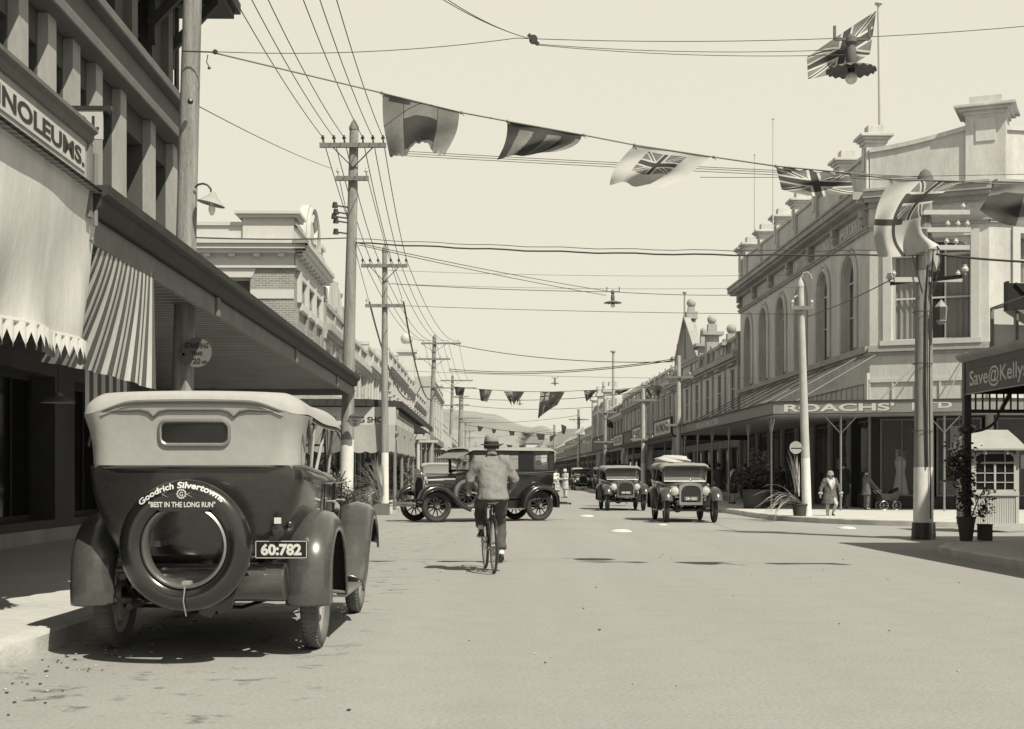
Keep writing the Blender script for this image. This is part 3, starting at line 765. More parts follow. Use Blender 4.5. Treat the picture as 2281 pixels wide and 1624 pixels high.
# more of the left side, going away
b, f_, Ln = bld('stucco_shop', 'narrow stucco shop front with scrolled gable and urn beside the brick corner building', -1, -6.7, 56.3, 64, 8.3, 'stucco', 'stucco_grey', ((4.6, 6.6),), 2, 1.3)
m = MB(); 
for i, y in enumerate((.5, 7.2)):
    m = MB(); m.box((-.6, y - .35, 8.3), (.1, y + .35, 8.9)); m.lathe([(.16, 0), (.2, .1), (.1, .2), (.28, .45), (.32, .6), (.2, .7), (.08, .95), (.11, 1.05), (.1, 1.12), (.001, 1.2)], (-.25, y, 8.9), n=16); m.obj('urn', 'stucco_grey', b)
m = MB(); pts = [(.1, 1.0, 8.3)] + [(.1, 1.0 + 2.8 * (1 - math.cos(math.pi / 2 * i / 8)), 8.3 + 1.3 * math.sin(math.pi / 2 * i / 8)) for i in range(1, 9)] + [(.1, 6.6 - 2.8 * (1 - math.cos(math.pi / 2 * i / 8)), 8.3 + 1.3 * math.sin(math.pi / 2 * i / 8)) for i in range(8, 0, -1)] + [(.1, 6.6, 8.3)]
m.slab(pts, (-.4, 0, 0)); m.obj('gable', 'stucco', b, smooth=0)
b, f_, Ln = bld('brick_shop', 'brick shop with chimney and stepped gable left of the telegraph poles', -1, -6.7, 64.2, 76, 8.0, 'brick_pale', 'cream', ((4.5, 6.6),), 3, 1.2)
m = MB(); m.box((-3.2, 1, 7.6), (-1.6, 2.2, 9.6)); m.box((-3.3, .9, 9.6), (-1.5, 2.3, 9.75)); m.box((-5.6, 6, 7.6), (-4.6, 7, 9.4)); m.obj('chimney', 'brick', b, smooth=0)
m = MB(); m.add([(-.5, 3, 7.7), (-9, 3, 7.7), (-9, 11, 7.7), (-.5, 11, 7.7), (-.5, 7, 9.6), (-9, 7, 9.6)], [(0, 1, 5, 4), (3, 2, 5, 4), (0, 3, 4)]); m.obj('roof', 'slate', b, smooth=0)
b, f_, Ln = bld('white_shop', 'pale shop with a heavy projecting cornice behind the second pole', -1, -6.7, 76.2, 92, 8.4, 'cream', 'white', ((4.5, 6.8),), 4, 1.2)
b, f_, Ln = bld('white_shop', 'tall pale shop with deep bracketed cornice beside the ball topped tower', -1, -6.7, 92.2, 113, 9.6, 'cream', 'cream', ((4.6, 6.4), (7, 8.2)), 5, 1.2)
b, f_, Ln = bld('tower_shop', 'white shop front with a tall pier carrying a ball finial', -1, -6.7, 113.2, 124, 9.5, 'white', 'white', ((4.6, 6.9),), 3, 1.2)
m = MB(); m.box((-1.2, 8.8, 9.5), (.2, 10.2, 12)); m.box((-1.4, 8.6, 12), (.4, 10.4, 12.3)); m.box((-.9, 9.1, 12.3), (-.1, 9.9, 12.8)); m.ball((-.5, 9.5, 13.25), .55); m.obj('finial', 'white', b)
b, f_, Ln = bld('balcony_hotel', 'dark fronted hotel with balcony flags along the left row', -1, -6.7, 124.2, 146, 9.0, 'stucco_grey', 'cream', ((4.6, 7.0),), 5, 1.3)
b, f_, Ln = bld('brick_hotel', 'large plain brick building with chimneys standing higher than the left row', -1, -5.9, 146.2, 178, 11.6, 'brick_pale', 'stucco', ((4.6, 6.6), (7.8, 9.6)), 6, 1.2)
m = MB(); m.box((-4.5, 1.2, 11.4), (-2, 3, 13.6)); m.box((-4.7, 1, 13.6), (-1.8, 3.2, 13.9)); m.box((-7, 10, 11.4), (-5, 12, 13.4)); m.obj('chimney', 'brick', b, smooth=0)
b, f_, Ln = bld('distant_shop', 'distant pale shop in the left row before the hills', -1, -6.4, 178.2, 215, 8.6, 'stucco', 'cream', ((4.6, 6.8),), 7, 1.2)
b, f_, Ln = bld('distant_shop', 'farthest grey shop visible in the left row', -1, -6.0, 215.2, 270, 7.6, 'stucco_grey', 'cream', ((4.6, 6.4),), 8, 1.2)
for i, (a, c, fm, lb) in enumerate([(56.3, 75.8, 'white', 'pale verandah beyond the bag shop corner'), (76.2, 99, 'fascia_paint', 'grey verandah behind the white topped pole'), (99.3, 124, 'white', 'white balustraded verandah on the left side'), (124.3, 160, 'stucco_grey', 'long verandah beyond the parked pale car'), (160.3, 215, 'cream', 'farthest pale verandah on the left side')]):
    vv = verandah('street_verandah', lb, -1, -6.75, -3.2, a + (14.5 if i == 0 else 0), c, 3.05 + .12 * (i % 2), .35, fm, group='verandahs along the left side')
vb = T('balcony_rail', 'white open balustrade on top of a left side verandah', 'balustrade', ST(-3.3, 99.5), ROT)
m = MB()
for i in range(60): m.box((-.03, i * .4, 3.6), (.03, i * .4 + .12, 4.5))
m.box((-.05, 0, 4.5), (.05, 24, 4.62)); m.obj('rail', 'white', vb, smooth=0)

# ================================================================== right: the big department store
RO = 12.6; RY = 46.0
b = T('department_store', 'grey two storey corner department store with arched windows and capped parapet piers', 'department store', ST(RO, RY), ROT)
fnS = lambda u, z, d: (d, u, z)
Ln = 23.6
c24 = R(24); c11 = R(11)
cA = Vector((0, 0)); cw = 3.75
dC = Vector((math.cos(c24 + ROT), -math.sin(c24 + ROT))); nC = Vector((-math.sin(c24 + ROT) * -1, math.cos(c24 + ROT)))   # inward normal of the chamfer
nC = Vector((math.sin(c24 + ROT), math.cos(c24 + ROT)))
cB = cA + dC * cw
dX = Vector((math.cos(c11 - ROT), math.sin(c11 - ROT))); nX = Vector((-math.sin(c11 - ROT), math.cos(c11 - ROT)))
fnC = lambda u, z, d: (dC.x * u + nC.x * d, dC.y * u + nC.y * d, z)
fnX = lambda u, z, d: (cB.x + dX.x * u + nX.x * d, cB.y + dX.y * u + nX.y * d, z)
LX = 14.0
ARC = [2.6, 6.35, 10.1, 13.85, 17.6, 21.35]
m = MB()
facade(m, fnS, 0, Ln, 3.72, 9.4, [(u, 1.75, 5.55, 8.85, .85) for u in ARC], .28)
facade(m, fnC, 0, cw, 3.72, 9.4, [(1.95, 2.5, 5.65, 8.95, .5)], .45)
facade(m, fnX, 0, LX, 3.72, 9.4, [(1.9, 1.7, 7.4, 9.0, 0), (6, 1.7, 5.65, 9.0, 0), (10, 1.7, 5.65, 9.0, 0)], .4)
for f_, l_ in ((fnS, Ln), (fnC, cw), (fnX, LX)):
    m.add([f_(0, 9.4, 0), f_(l_, 9.4, 0), f_(l_, 10.3, 0), f_(0, 10.3, 0)], [(0, 1, 2, 3)])
m.add([fnS(Ln, 0, 0), fnS(Ln, 0, 14), fnS(Ln, 11.8, 14), fnS(Ln, 11.8, 0)], [(0, 1, 2, 3)])
m.obj('wall', 'stucco', b, smooth=0)
for i, u in enumerate(ARC): window(b, fnS, u, 1.75, 5.55, 8.85, .85, .26, 'cream', 'glass_window', 2, 2, .06, curtain=True)
window(b, fnC, 1.95, 2.5, 5.65, 8.95, .5, .42, 'cream', 'glass_window', 3, 2, .08, curtain=True)
window(b, fnX, 1.9, 1.7, 7.4, 9.0, 0, .38, 'cream', 'glass_window', 2, 2, .08, curtain=True)
window(b, fnX, 6, 1.7, 5.65, 9.0, 0, .38, 'cream', 'glass_window', 2, 2, .08, curtain=True)
window(b, fnX, 10, 1.7, 5.65, 9.0, 0, .38, 'cream', 'glass_window', 2, 2, .08, curtain=True)
# arch mouldings, sill, architrave, cornice
m = MB()
for u in ARC:
    for rr, dd in ((.98, .07), (1.12, .05)):
        pts = [(-.04, u - rr, 5.6)] + [(-.04, u + rr * math.cos(math.pi - math.pi * i / 14), 8.0 + (rr + .0) * .98 * math.sin(math.pi * i / 14)) for i in range(15)] + [(-.04, u + rr, 5.6)]
        m.tube(pts, dd, 6)
m.obj('arch_moulding', 'stucco', b)
m = MB()
for f_, l_, e0, e1 in ((fnS, Ln, 0, 0), (fnC, cw, 0, 0), (fnX, LX, 0, 0)):
    m.hexa(f_, -.02 + e0, l_ + .02, 5.3, 5.5, -.16, 0); m.hexa(f_, -.05, l_ + .05, 5.2, 5.298, -.08, 0)
    m.hexa(f_, -.01, l_ + .01, 9.32, 9.4, -.1, 0); m.hexa(f_, -.03, l_ + .03, 9.402, 9.47, -.14, 0)
    m.hexa(f_, -.22, l_ + .18, 10.2, 10.3, -.5, 0) if f_ is fnS else m.hexa(f_, -.1, l_ + .1, 10.2, 10.298, -.5, 0)
    m.hexa(f_, -.26, l_ + .2, 10.302, 10.5, -.62, 0) if f_ is fnS else m.hexa(f_, -.12, l_ + .12, 10.302, 10.498, -.62, 0)
    m.hexa(f_, -.1, l_ + .08, 10.502, 10.58, -.68, 0)
    m.hexa(f_, -.02, l_, 10.05, 10.198, -.2, 0)
m.obj('cornice', 'stucco_grey', b, smooth=0)
m = MB()
for i in range(7):
    u = .35 + i * 3.8
    if u > Ln - .2: u = Ln - .3
    m = MB(); m.hexa(fnS, u - .13, u + .13, 9.5, 10.05, -.14, 0); m.hexa(fnS, u - .16, u + .16, 9.8, 10.04, -.26, -.14); m.ball(fnS(u, 9.62, -.16), .12, 8); m.obj('console_bracket', 'stucco_grey', b)
m = MB()
for wd, u in zip(('MERCERY', 'CHINA', 'LIMITED', 'ROACHS', 'IRONMONGERY', 'DRAPERY'), (2.35, 6.2, 10.0, 13.8, 17.6, 21.4)):
    wl = min(2.9, .38 * len(wd))
    text(m, wd, lambda a, c: (-.03, u + wl / 2 - a * wl, 9.58 + c * .36), .02)
text(m, "& ROACHS'", lambda a, c: fnC(.4 + a * 3.0, 9.6 + c * .4, -.02), .02)
m.obj('lettering', 'lettering_white', b, smooth=0)
for f_, uc, w_, zb, zt in ((fnC, 1.95, 2.5, 5.65, 8.95), (fnX, 1.9, 1.7, 7.4, 9.0), (fnX, 6, 1.7, 5.65, 9.0)):
    m = MB(); m.hexa(f_, uc - w_ / 2 - .26, uc - w_ / 2 - .002, zb, zt + .2, -.09, 0); m.hexa(f_, uc + w_ / 2 + .002, uc + w_ / 2 + .26, zb, zt + .2, -.09, 0); m.hexa(f_, uc - w_ / 2 - .255, uc + w_ / 2 + .255, zt + .002, zt + .195, -.085, 0); m.hexa(f_, uc - w_ / 2 - .34, uc + w_ / 2 + .34, zb - .16, zb - .002, -.2, 0); m.obj('window_surround', 'cream', b, smooth=0)
# parapet with piers
m = MB()
m.hexa(fnS, 0, Ln, 10.5, 11.85, .02, .3); m.hexa(fnS, 0, Ln, 11.852, 11.97, -.06, .38)
def swept(f_, l_, za, zb, top=.14):
    n = 12
    for i in range(n):
        a, c = l_ * i / n, l_ * (i + 1) / n
        z1 = za + (zb - za) * (i / n) ** 1.5; z2 = za + (zb - za) * ((i + 1) / n) ** 1.5
        P0 = [f_(a, 10.5, .02), f_(c, 10.5, .02), f_(c, z2, .02), f_(a, z1, .02)]; P1 = [f_(a, 10.5, .3), f_(c, 10.5, .3), f_(c, z2, .3), f_(a, z1, .3)]
        m.add(P0 + P1, [(0, 1, 2, 3), (4, 7, 6, 5), (3, 2, 6, 7)])
        Q0 = [f_(a, z1, -.06), f_(c, z2, -.06), f_(c, z2 + top, -.06), f_(a, z1 + top, -.06)]; Q1 = [f_(a, z1, .38), f_(c, z2, .38), f_(c, z2 + top, .38), f_(a, z1 + top, .38)]
        m.add(Q0 + Q1, [(0, 1, 2, 3), (4, 7, 6, 5), (3, 2, 6, 7), (0, 4, 5, 1)])
swept(fnC, cw, 11.9, 12.5)
swept(fnX, LX, 12.3, 12.2)
m.obj('parapet', 'stucco', b, smooth=0)
def pier(f_, u, hw, ztop, cap, dep=.55, nm='parapet_pier'):
    p = MB()
    p.hexa(f_, u - hw, u + hw, 10.5, ztop - .55, -.1, dep); p.hexa(f_, u - hw - .06, u + hw + .06, ztop - .62, ztop - .5, -.16, dep + .06)
    p.hexa(f_, u - hw - cap * .6, u + hw + cap * .6, ztop - .5, ztop - .42, -.1 - cap * .6, dep + cap * .6)
    p.hexa(f_, u - hw - cap, u + hw + cap, ztop - .42, ztop - .32, -.1 - cap, dep + cap)
    p.hexa(f_, u - hw * .8, u + hw * .8, ztop - .32, ztop, -.02, dep - .05)
    p.hexa(f_, u - hw * .5, u + hw * .5, ztop - 1.5, ztop - .75, -.14, -.1)
    p.obj(nm, 'stucco', b, smooth=0, bevel=.015)
for u in (.35, 3.9, 7.5, 11.1, 14.7, 18.4, 22.0, Ln - .3): pier(fnS, u, .3, 12.85, .22)
pier(fnC, cw - .1, .62, 13.4, .32, 1.2)
# ground floor: posts, dark plate glass, goods on show
m = MB(); gd = 2.2
m.add([fnS(0, 0, gd), fnS(Ln, 0, gd), fnS(Ln, 3.7, gd), fnS(0, 3.7, gd)], [(0, 1, 2, 3)]); m.add([fnX(-3, 0, gd), fnX(LX, 0, gd), fnX(LX, 3.7, gd), fnX(-3, 3.7, gd)], [(0, 1, 2, 3)])
m.add([fnC(-1, 0, gd), fnC(cw + 1, 0, gd), fnC(cw + 1, 3.7, gd), fnC(-1, 3.7, gd)], [(0, 1, 2, 3)])
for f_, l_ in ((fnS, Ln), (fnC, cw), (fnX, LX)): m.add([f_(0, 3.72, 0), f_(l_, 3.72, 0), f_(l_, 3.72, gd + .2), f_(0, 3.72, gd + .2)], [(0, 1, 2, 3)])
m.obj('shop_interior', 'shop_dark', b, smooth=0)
cols = [(fnS, u) for u in (.25, 3.0, 5.8, 8.6, 11.4, 14.2, 17, 19.8, 22.8)] + [(fnC, 1.9), (fnX, .1), (fnX, 3.6), (fnX, 7.2), (fnX, 10.8)]
for f_, u in cols:
    m = MB(); p = f_(u, 0, .15); m.cyl((p[0], p[1], .1), (p[0], p[1], 3.7), .14, .13, 14); m.lathe([(.13, 0), (.2, .08), (.22, .16)], (p[0], p[1], 3.5), n=14); m.obj('column', 'stucco_grey', b)
for f_, spans in ((fnS, [(.5, 2.8), (3.3, 5.6), (6.1, 8.4), (8.9, 11.2), (11.7, 14), (14.5, 16.8), (17.3, 19.6), (20.1, 22.6)]), (fnC, [(.3, 1.7), (2.1, 3.5)]), (fnX, [(.4, 3.4), (3.9, 7), (7.5, 10.6)])):
    for a, c in spans:
        window(b, f_, (a + c) / 2, c - a, .55, 3.1, 0, .3, 'grey_timber', 'glass_clear', 2, 1, .05, name='shop_window')
m = MB()
for f_, l_ in ((fnS, Ln), (fnC, cw), (fnX, LX)): m.hexa(f_, 0, l_, .13, .53, .2, .34); m.hexa(f_, 0, l_, 3.12, 3.7, .22, .3)
m.obj('stall_board', 'dark_timber', b, smooth=0)
m = MB(); ra_ = [(.15, .3), (cB.x + .1, cB.y + .3), (cB.x + dX.x * LX, cB.y + dX.y * LX + .3), (cB.x + dX.x * LX, Ln), (.15, Ln - .05)]
m.prism(ra_, 10.36, 10.44); m.obj('roof', 'roof_iron', b, smooth=0)
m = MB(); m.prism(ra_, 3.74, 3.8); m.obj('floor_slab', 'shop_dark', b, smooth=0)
# clerestory band above the awning
m = MB()
for f_, l_ in ((fnS, 11.0), (fnC, cw), (fnX, LX)):
    m.hexa(f_, 0 if f_ is not fnS else .2, l_, 4.3, 4.42, -.06, 0); k = max(2, int(l_ / .72))
    for i in range(k + 1): m.hexa(f_, l_ * i / k - .03, l_ * i / k + .03, 3.72, 4.3, -.05, 0)
m.hexa(fnS, -.02, .3, 3.72, 4.62, -.09, 0)
m.obj('clerestory', 'white', b, smooth=0)
rg = random.Random(4)
def goods(label, f_, u, d, kind, z0=.55):
    p = f_(u, z0, d); loc = b.matrix_basis @ Vector((p[0], p[1], p[2])) if False else None
    M = Matrix.Translation(ST(RO, RY)) @ Matrix.Rotation(ROT, 4, 'Z'); q = M @ Vector(p)
    o = MB()
    if kind == 'card': o.box((-.24, -.01, .9), (.24, .01, 1.35)); o.box((-.015, -.03, 0), (.015, -.012, 1.3)); o.box((-.1, -.08, 0), (.1, .05, .02)); mt = 'goods_light'
    elif kind == 'dress': o.lathe([(.3, 0), (.22, .4), (.14, .8), (.2, 1.15), (.12, 1.3), (.001, 1.36)], n=14); o.cyl((0, 0, -.0), (0, 0, .1), .12, .12); mt = 'cloth_light'
    elif kind == 'box': o.box((-.3, -.2, 0), (.3, .2, .45)); o.box((-.31, -.21, .45), (.31, .21, .52)); mt = 'goods_mid'
    elif kind == 'poster': o.box((-.4, -.01, .8), (.4, .01, 2.3)); mt = 'goods_light'
    o = o.obj({'card': 'price_card', 'dress': 'dress_display', 'box': 'display_box', 'poster': 'window_poster'}[kind], mt, None, 30, loc=q, rot=(0, 0, ROT - (c24 if f_ is fnC else 0)))
    tag(o, label, {'card': 'price card', 'dress': 'dress stand', 'box': 'display box', 'poster': 'poster'}[kind])
goods('pale dress on a stand in the corner window right of the shop entrance', fnX, 1.0, .7, 'dress')
goods('white price card on a stem beside the pale dress in the shop window', fnX, 1.7, .55, 'card')
goods('dark display box under the dress in the corner shop window', fnX, .55, .8, 'box')
goods('tall pale poster on the glass at the store corner', fnC, 2.9, .5, 'poster')
goods('white price card in the window behind the double pole', fnX, 3.0, .6, 'card')
goods('pale dress display in the window behind the kiosk side of the double pole', fnX, 4.6, .9, 'dress')
goods('display box in the window left of the kiosk', fnX, 5.2, .7, 'box')
goods('pale poster in the street side window nearest the store corner', fnS, 1.4, .5, 'poster')
goods('white price card in the street side window left of the concrete pole', fnS, 4.2, .5, 'card')
goods('pale poster in the street side window farther along the store', fnS, 9.6, .5, 'poster')
goods('pale dress stand in the street side window behind the seated people', fnS, 7.0, .8, 'dress')
rg = random.Random(9)
more = [(fnS, 1.0, .6, 'box', 'dark display box low in the first street side window of the store'), (fnS, 2.2, .9, 'dress', 'pale dress stand behind the poster in the first street side window'), (fnS, 5.0, .8, 'dress', 'pale dress stand in the second street side window of the store'), (fnS, 12.4, .6, 'card', 'small price card in the fifth street side window'), (fnS, 13.2, .8, 'box', 'display box in the fifth street side window'), (fnS, 15.8, .5, 'poster', 'pale poster in the sixth street side window'), (fnC, .9, .6, 'dress', 'pale dress stand in the narrow corner window of the store'), (fnC, 2.5, .5, 'box', 'display box at the foot of the tall poster at the store corner'), (fnX, 2.3, .9, 'dress', 'second pale dress right of the corner window price card'), (fnX, 6.3, .5, 'poster', 'pale poster in the window behind the kiosk roof'), (fnX, 8.2, .7, 'dress', 'pale dress in the window right of the kiosk')]
for f_, u, d, kd, lb in more: goods(lb, f_, u, d, kd)
rg = random.Random(21)
for f_, spans in ((fnS, [(.5, 2.8), (3.3, 5.6), (6.1, 8.4), (8.9, 11.2), (11.7, 14), (14.5, 16.8), (17.3, 19.6), (20.1, 22.6)]), (fnC, [(.3, 1.7), (2.1, 3.5)]), (fnX, [(.4, 3.4), (3.9, 7), (7.5, 10.6)])):
    for a, c in spans:
        for k in range(4):
            u = rg.uniform(a + .15, c - .15); w_ = rg.uniform(.1, .4); z0 = rg.choice((.55, .55, 1.2, 1.7)); hh = rg.uniform(.3, 1.2); d = rg.uniform(.5, 1.5)
            m = MB(); m.hexa(f_, u - w_ / 2, u + w_ / 2, z0, min(z0 + hh, 3.0), d, d + .12); m.obj('clutter_glint_box', rg.choice(('goods_light', 'goods_mid', 'goods_mid', 'cloth_mid', 'dark_timber')), b, smooth=0, bevel=.01)  # added boxes of mixed tone imitate window clutter and bright reflections in the glass
# its awning
aw = T('store_awning', "wide flat awning lettered ROACHS' LTD. wrapping round the corner store", 'awning', ST(9.0, 44), ROT)
a17 = R(17) + ROT
dA = Vector((math.cos(a17), -math.sin(a17))); 
AE = dA * 5.75
A2 = AE + Vector((math.cos(R(4)), math.sin(R(4)))) * 14
inn = [(3.5, 23.3), (3.5, 2.1), (cB.x + 3.6, cB.y + 2), (A2.x, A2.y + 3)]
out_ = [(0, 23.3), (0, 0), (AE.x, AE.y), (A2.x, A2.y)]
m = MB(); n_ = len(out_)
m.add([(x, y, 3.17) for x, y in out_] + [(x, y, 3.17) for x, y in inn], [(i, i + 1, n_ + i + 1, n_ + i) for i in range(n_ - 1)])
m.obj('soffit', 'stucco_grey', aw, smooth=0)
m = MB(); m.add([(x, y, 3.52) for x, y in out_] + [(x, y, 3.66) for x, y in inn], [(i, i + 1, n_ + i + 1, n_ + i) for i in range(n_ - 1)]); m.obj('roof', 'roof_iron', aw, smooth=0)
m = MB()
for (p, q) in zip(out_, out_[1:]):
    p = Vector((p[0], p[1], 0)); q = Vector((q[0], q[1], 0)); up = Vector((0, 0, 1))
    m.bar(p + up * 3.36, q + up * 3.36, .06, .36); mt = MB(); mt.bar(p + up * 3.56, q + up * 3.56, .14, .04); mt.bar(p + up * 3.165, q + up * 3.165, .1, .03); mt.obj('trim', 'dark_timber', aw, smooth=0)
m.obj('fascia', 'sign_grey', aw, smooth=0)
m = MB(); n3 = Vector((-dA.y, dA.x)) * -1
def fa(u, z, o): q = dA * u + Vector((-math.sin(a17), -math.cos(a17))) * (.034 + o); return (q.x, q.y, z)
text(m, "ROACHS'", lambda a, c: fa(.34 + a * 3.36, 3.235 + c * .25, .004), .03); text(m, 'L', lambda a, c: fa(4.22 + a * .26, 3.235 + c * .25, .004), .03); text(m, 'TD', lambda a, c: fa(4.6 + a * .8, 3.3 + c * .185, .004), .03)
text(m, 'ROACHS LTD', lambda a, c: (-.034, 15.9 - a * 5.6, 3.25 + c * .21), .02)
m.obj('lettering', 'cream', aw, smooth=0)
m = MB(); text(m, "ROACHS'", lambda a, c: fa(.38 + a * 3.36, 3.215 + c * .25, .0015), .03); text(m, 'L', lambda a, c: fa(4.26 + a * .26, 3.215 + c * .25, .0015), .03); m.obj('letter_shadow_paint', 'stucco_dark', aw, smooth=0)
m = MB()
for u in (1.5, 4.3, 7.1, 9.9, 12.7, 15.5, 18.3, 21.1): m = MB(); m.tube([(.1, u, 3.5), (3.58, u + 1.0, 5.3)], .022, 6); m.obj('tie_rod', 'grey_timber', aw)
for u in (.6, 3.2, 5.2): m = MB(); q = dA * u; m.tube([(q.x, q.y, 3.5), (cA.x + 3.6 + dC.x * u * .6, cA.y + 2 + dC.y * u * .6, 5.3)], .022, 6); m.obj('tie_rod', 'grey_timber', aw)
for i, (x, y) in enumerate([(.25, 1.5), (.25, 5.5), (.25, 9.5), (.25, 13.5), (.25, 17.5), (.25, 21.5)] + [tuple(dA * u + Vector((.05, .25))) for u in (2.1, 5.2)] + [(AE.x + 3.6, AE.y + .5), (AE.x + 7.6, AE.y + .8)]):
    m = MB(); m.tube([(x, y, .14), (x, y, 3.1)], .035, 8)
    for dx, dy in (((1, 0), (-1, 0)) if i >= 6 else ((0, 1), (0, -1))): m.bar((x, y, 2.55), (x + dx * .5, y + dy * .5, 3.08), .03, .03)
    m.obj('post', 'steel', aw)
for i, (off, Y, w_, h_, lb) in enumerate([(9.0, 66.3, .52, 1.35, 'long pale cloth hanging from the left end of the store awning'), (9.0, 79, .6, 1.5, 'pale draped cloth hanging from the awning past the store'), (9.0, 92, .5, 1.1, 'small pale cloth hanging farther along the right awnings'), (9.0, 112, .7, 2.2, 'large pale cloth hanging low under the far right awnings')]):
    o = MB(); o.grid(lambda u, v: ((u - .5) * w_ + .02 * math.sin(v * 9), .03 * math.sin(u * 9 + v * 3), 3.05 - v * h_), 12, 14)
    o = o.obj('hanging_cloth', 'flag_light', None, 60, solid=.004, loc=ST(off, Y), rot=(0, 0, .1)); tag(o, lb, 'hanging cloth', 'cloths hung from the right hand awnings')

# ================================================================== right row going away
b, f_, Ln = bld('gabled_building', 'ornate stucco building with a triangular gable and ball finials next to the department store', 1, RO, 69.8, 94.5, 8.3, 'stucco', 'stucco_grey', ((4.65, 6.75),), 6, 1.25, parapet=.85, quoins=True)
m = MB(); m.slab([(-.15, 13.2, 8.3), (-.15, 21.4, 8.3), (-.15, 19.2, 9.3), (-.15, 17.3, 11.0), (-.15, 15.4, 9.3)], (.5, 0, 0)); m.bar((-.2, 13.0, 8.75), (-.2, 17.3, 11.15), .4, .18); m.bar((-.2, 21.6, 8.75), (-.2, 17.3, 11.15), .4, .18)
m.obj('gable', 'stucco_grey', b, smooth=0)
m = MB(); m.box((-.25, 16.95, 11.0), (.45, 17.65, 11.45)); m.box((-.12, 17.1, 11.45), (.3, 17.5, 11.75)); m.ball((.1, 17.3, 12.0), .3); m.obj('finial', 'stucco_grey', b)
for y, zt_ in ((9.6, 9.6), (12.3, 9.2), (22.6, 9.3), (3.2, 8.4)):
    m = MB(); m.box((-.2, y - .35, 7.5), (.5, y + .35, zt_ - .4)); m.box((-.45, y - .6, zt_ - .4), (.75, y + .6, zt_ - .22)); m.box((-.1, y - .25, zt_ - .22), (.4, y + .25, zt_ + .25)); m.ball((.15, y, zt_ + .5), .27); m.obj('finial', 'stucco_grey', b)
m = MB()
for i in range(14): 
    y = .6 + i * 1.75
    if 13 < y < 21.5: continue
    m = MB(); m.box((-.14, y, 7.6), (-.1, y + 1.2, 7.66)); m.box((-.14, y, 8.0), (-.1, y + 1.2, 8.06)); m.box((-.14, y, 7.66), (-.1, y + .06, 8.0)); m.box((-.14, y + 1.14, 7.66), (-.1, y + 1.2, 8.0)); m.obj('parapet_panel', 'stucco_grey', b, smooth=0)
b, f_, Ln = bld('balustrade_building', 'grey shop with open balustrade roofline beyond the gabled building', 1, RO, 94.8, 108, 8.6, 'stucco_grey', 'stucco', ((4.6, 6.8),), 4, 1.2)
b, f_, Ln = bld('crested_building', 'shop with a crested cornice beyond the gabled building', 1, RO, 108.3, 129, 8.3, 'stucco', 'stucco_grey', ((4.6, 6.7),), 6, 1.1)
m = MB()
for i in range(40): m.box((-.2, .2 + i * .52, 8.3), (-.12, .42 + i * .52, 8.62))
m.obj('cresting', 'stucco_grey', b, smooth=0)
b, f_, Ln = bld('balcony_building', 'darker shop with upper balcony before the turreted building', 1, RO, 129.3, 146, 8.0, 'stucco_dark', 'stucco', ((4.6, 6.6),), 5, 1.1)
b, f_, Ln = bld('turreted_building', 'far building with a square turret and battlements on the right side', 1, RO, 146.3, 165, 9.3, 'stucco', 'stucco', ((4.6, 6.0), (6.8, 8.0)), 5, 1.1)
m = MB()
for y in (.8, 9, 17.6): m = MB(); m.box((-.4, y - .8, 3.5), (.9, y + .8, 10.6)); m.box((-.6, y - 1, 10.0), (1.1, y + 1, 10.3)); [m.box((-.5 + .6 * i, y - .8, 10.6), (-.2 + .6 * i, y + .8, 11.1)) for i in range(3)]; m.obj('turret', 'stucco', b, smooth=0)
for i, (a, c, h, mt, lb) in enumerate([(165.3, 192, 7.2, 'stucco', 'low far shop just past the turreted building'), (192.3, 226, 6.6, 'stucco_grey', 'low grey shop far down the right side'), (226.3, 270, 6.2, 'cream', 'farthest pale shop on the right side')]):
    bld('distant_shop', lb, 1, RO, a, c, h, mt, 'cream', ((4.3, 5.5),), 6, 1.1)
for i, (a, c, fm, lb) in enumerate([(67.6, 94, 'dark_timber', 'dark edged verandah past the department store awning'), (94.3, 129, 'grey_timber', 'grey verandah below the balustraded shops on the right'), (129.3, 165, 'stucco_grey', 'far right verandah with railed top'), (165.3, 215, 'grey_timber', 'distant verandah on the right side'), (215.3, 270, 'stucco', 'farthest verandah on the right side')]):
    verandah('street_verandah', lb, 1, RO, 9.0, a, c, 2.95, .3, fm, group='verandahs along the right side', pstep=5)
for i, (Y, wl, z0, z1, txt, lb) in enumerate([(68.4, 6.9, 3.32, 4.05, 'RAYMOND', 'large framed white sign standing on the verandah next to the department store'), (81.8, 5.0, 3.3, 4.1, 'DRAPERS', 'pale grey sign on the verandah below the gabled building'), (87.4, 4.8, 3.3, 4.0, '', 'patched dark and white sign board on the far verandah'), (92.9, 7, 3.3, 4.0, 'GROCERS', 'long pale board on the far right verandah'), (108, 12, 3.3, 4.3, '', 'dark hoarding above the far right verandah')]):
    s = T('verandah_sign', lb, 'sign', ST(9.0, Y), ROT, 'signs on the right side verandahs')
    m = MB(); m.box((-.03, 0, z0), (.03, wl, z1)); m.obj('board', ['cream', 'stucco', 'goods_mid', 'stucco', 'stucco_dark'][i], s, smooth=0)
    m = MB(); m.box((-.06, -.08, z0 - .08), (.06, wl + .08, z0)); m.box((-.06, -.08, z1), (.06, wl + .08, z1 + .08)); m.box((-.06, -.08, z0), (.06, 0, z1)); m.box((-.06, wl, z0), (.06, wl + .08, z1)); m.obj('frame', 'dark_timber', s, smooth=0)
    if txt: m = MB(); text(m, txt, lambda a, c: (-.034, wl * .88 - a * wl * .76, z0 + .15 + c * (z1 - z0 - .3)), .03); m.obj('lettering', 'lettering_dark' if i == 0 else 'stucco_dark', s, smooth=0)
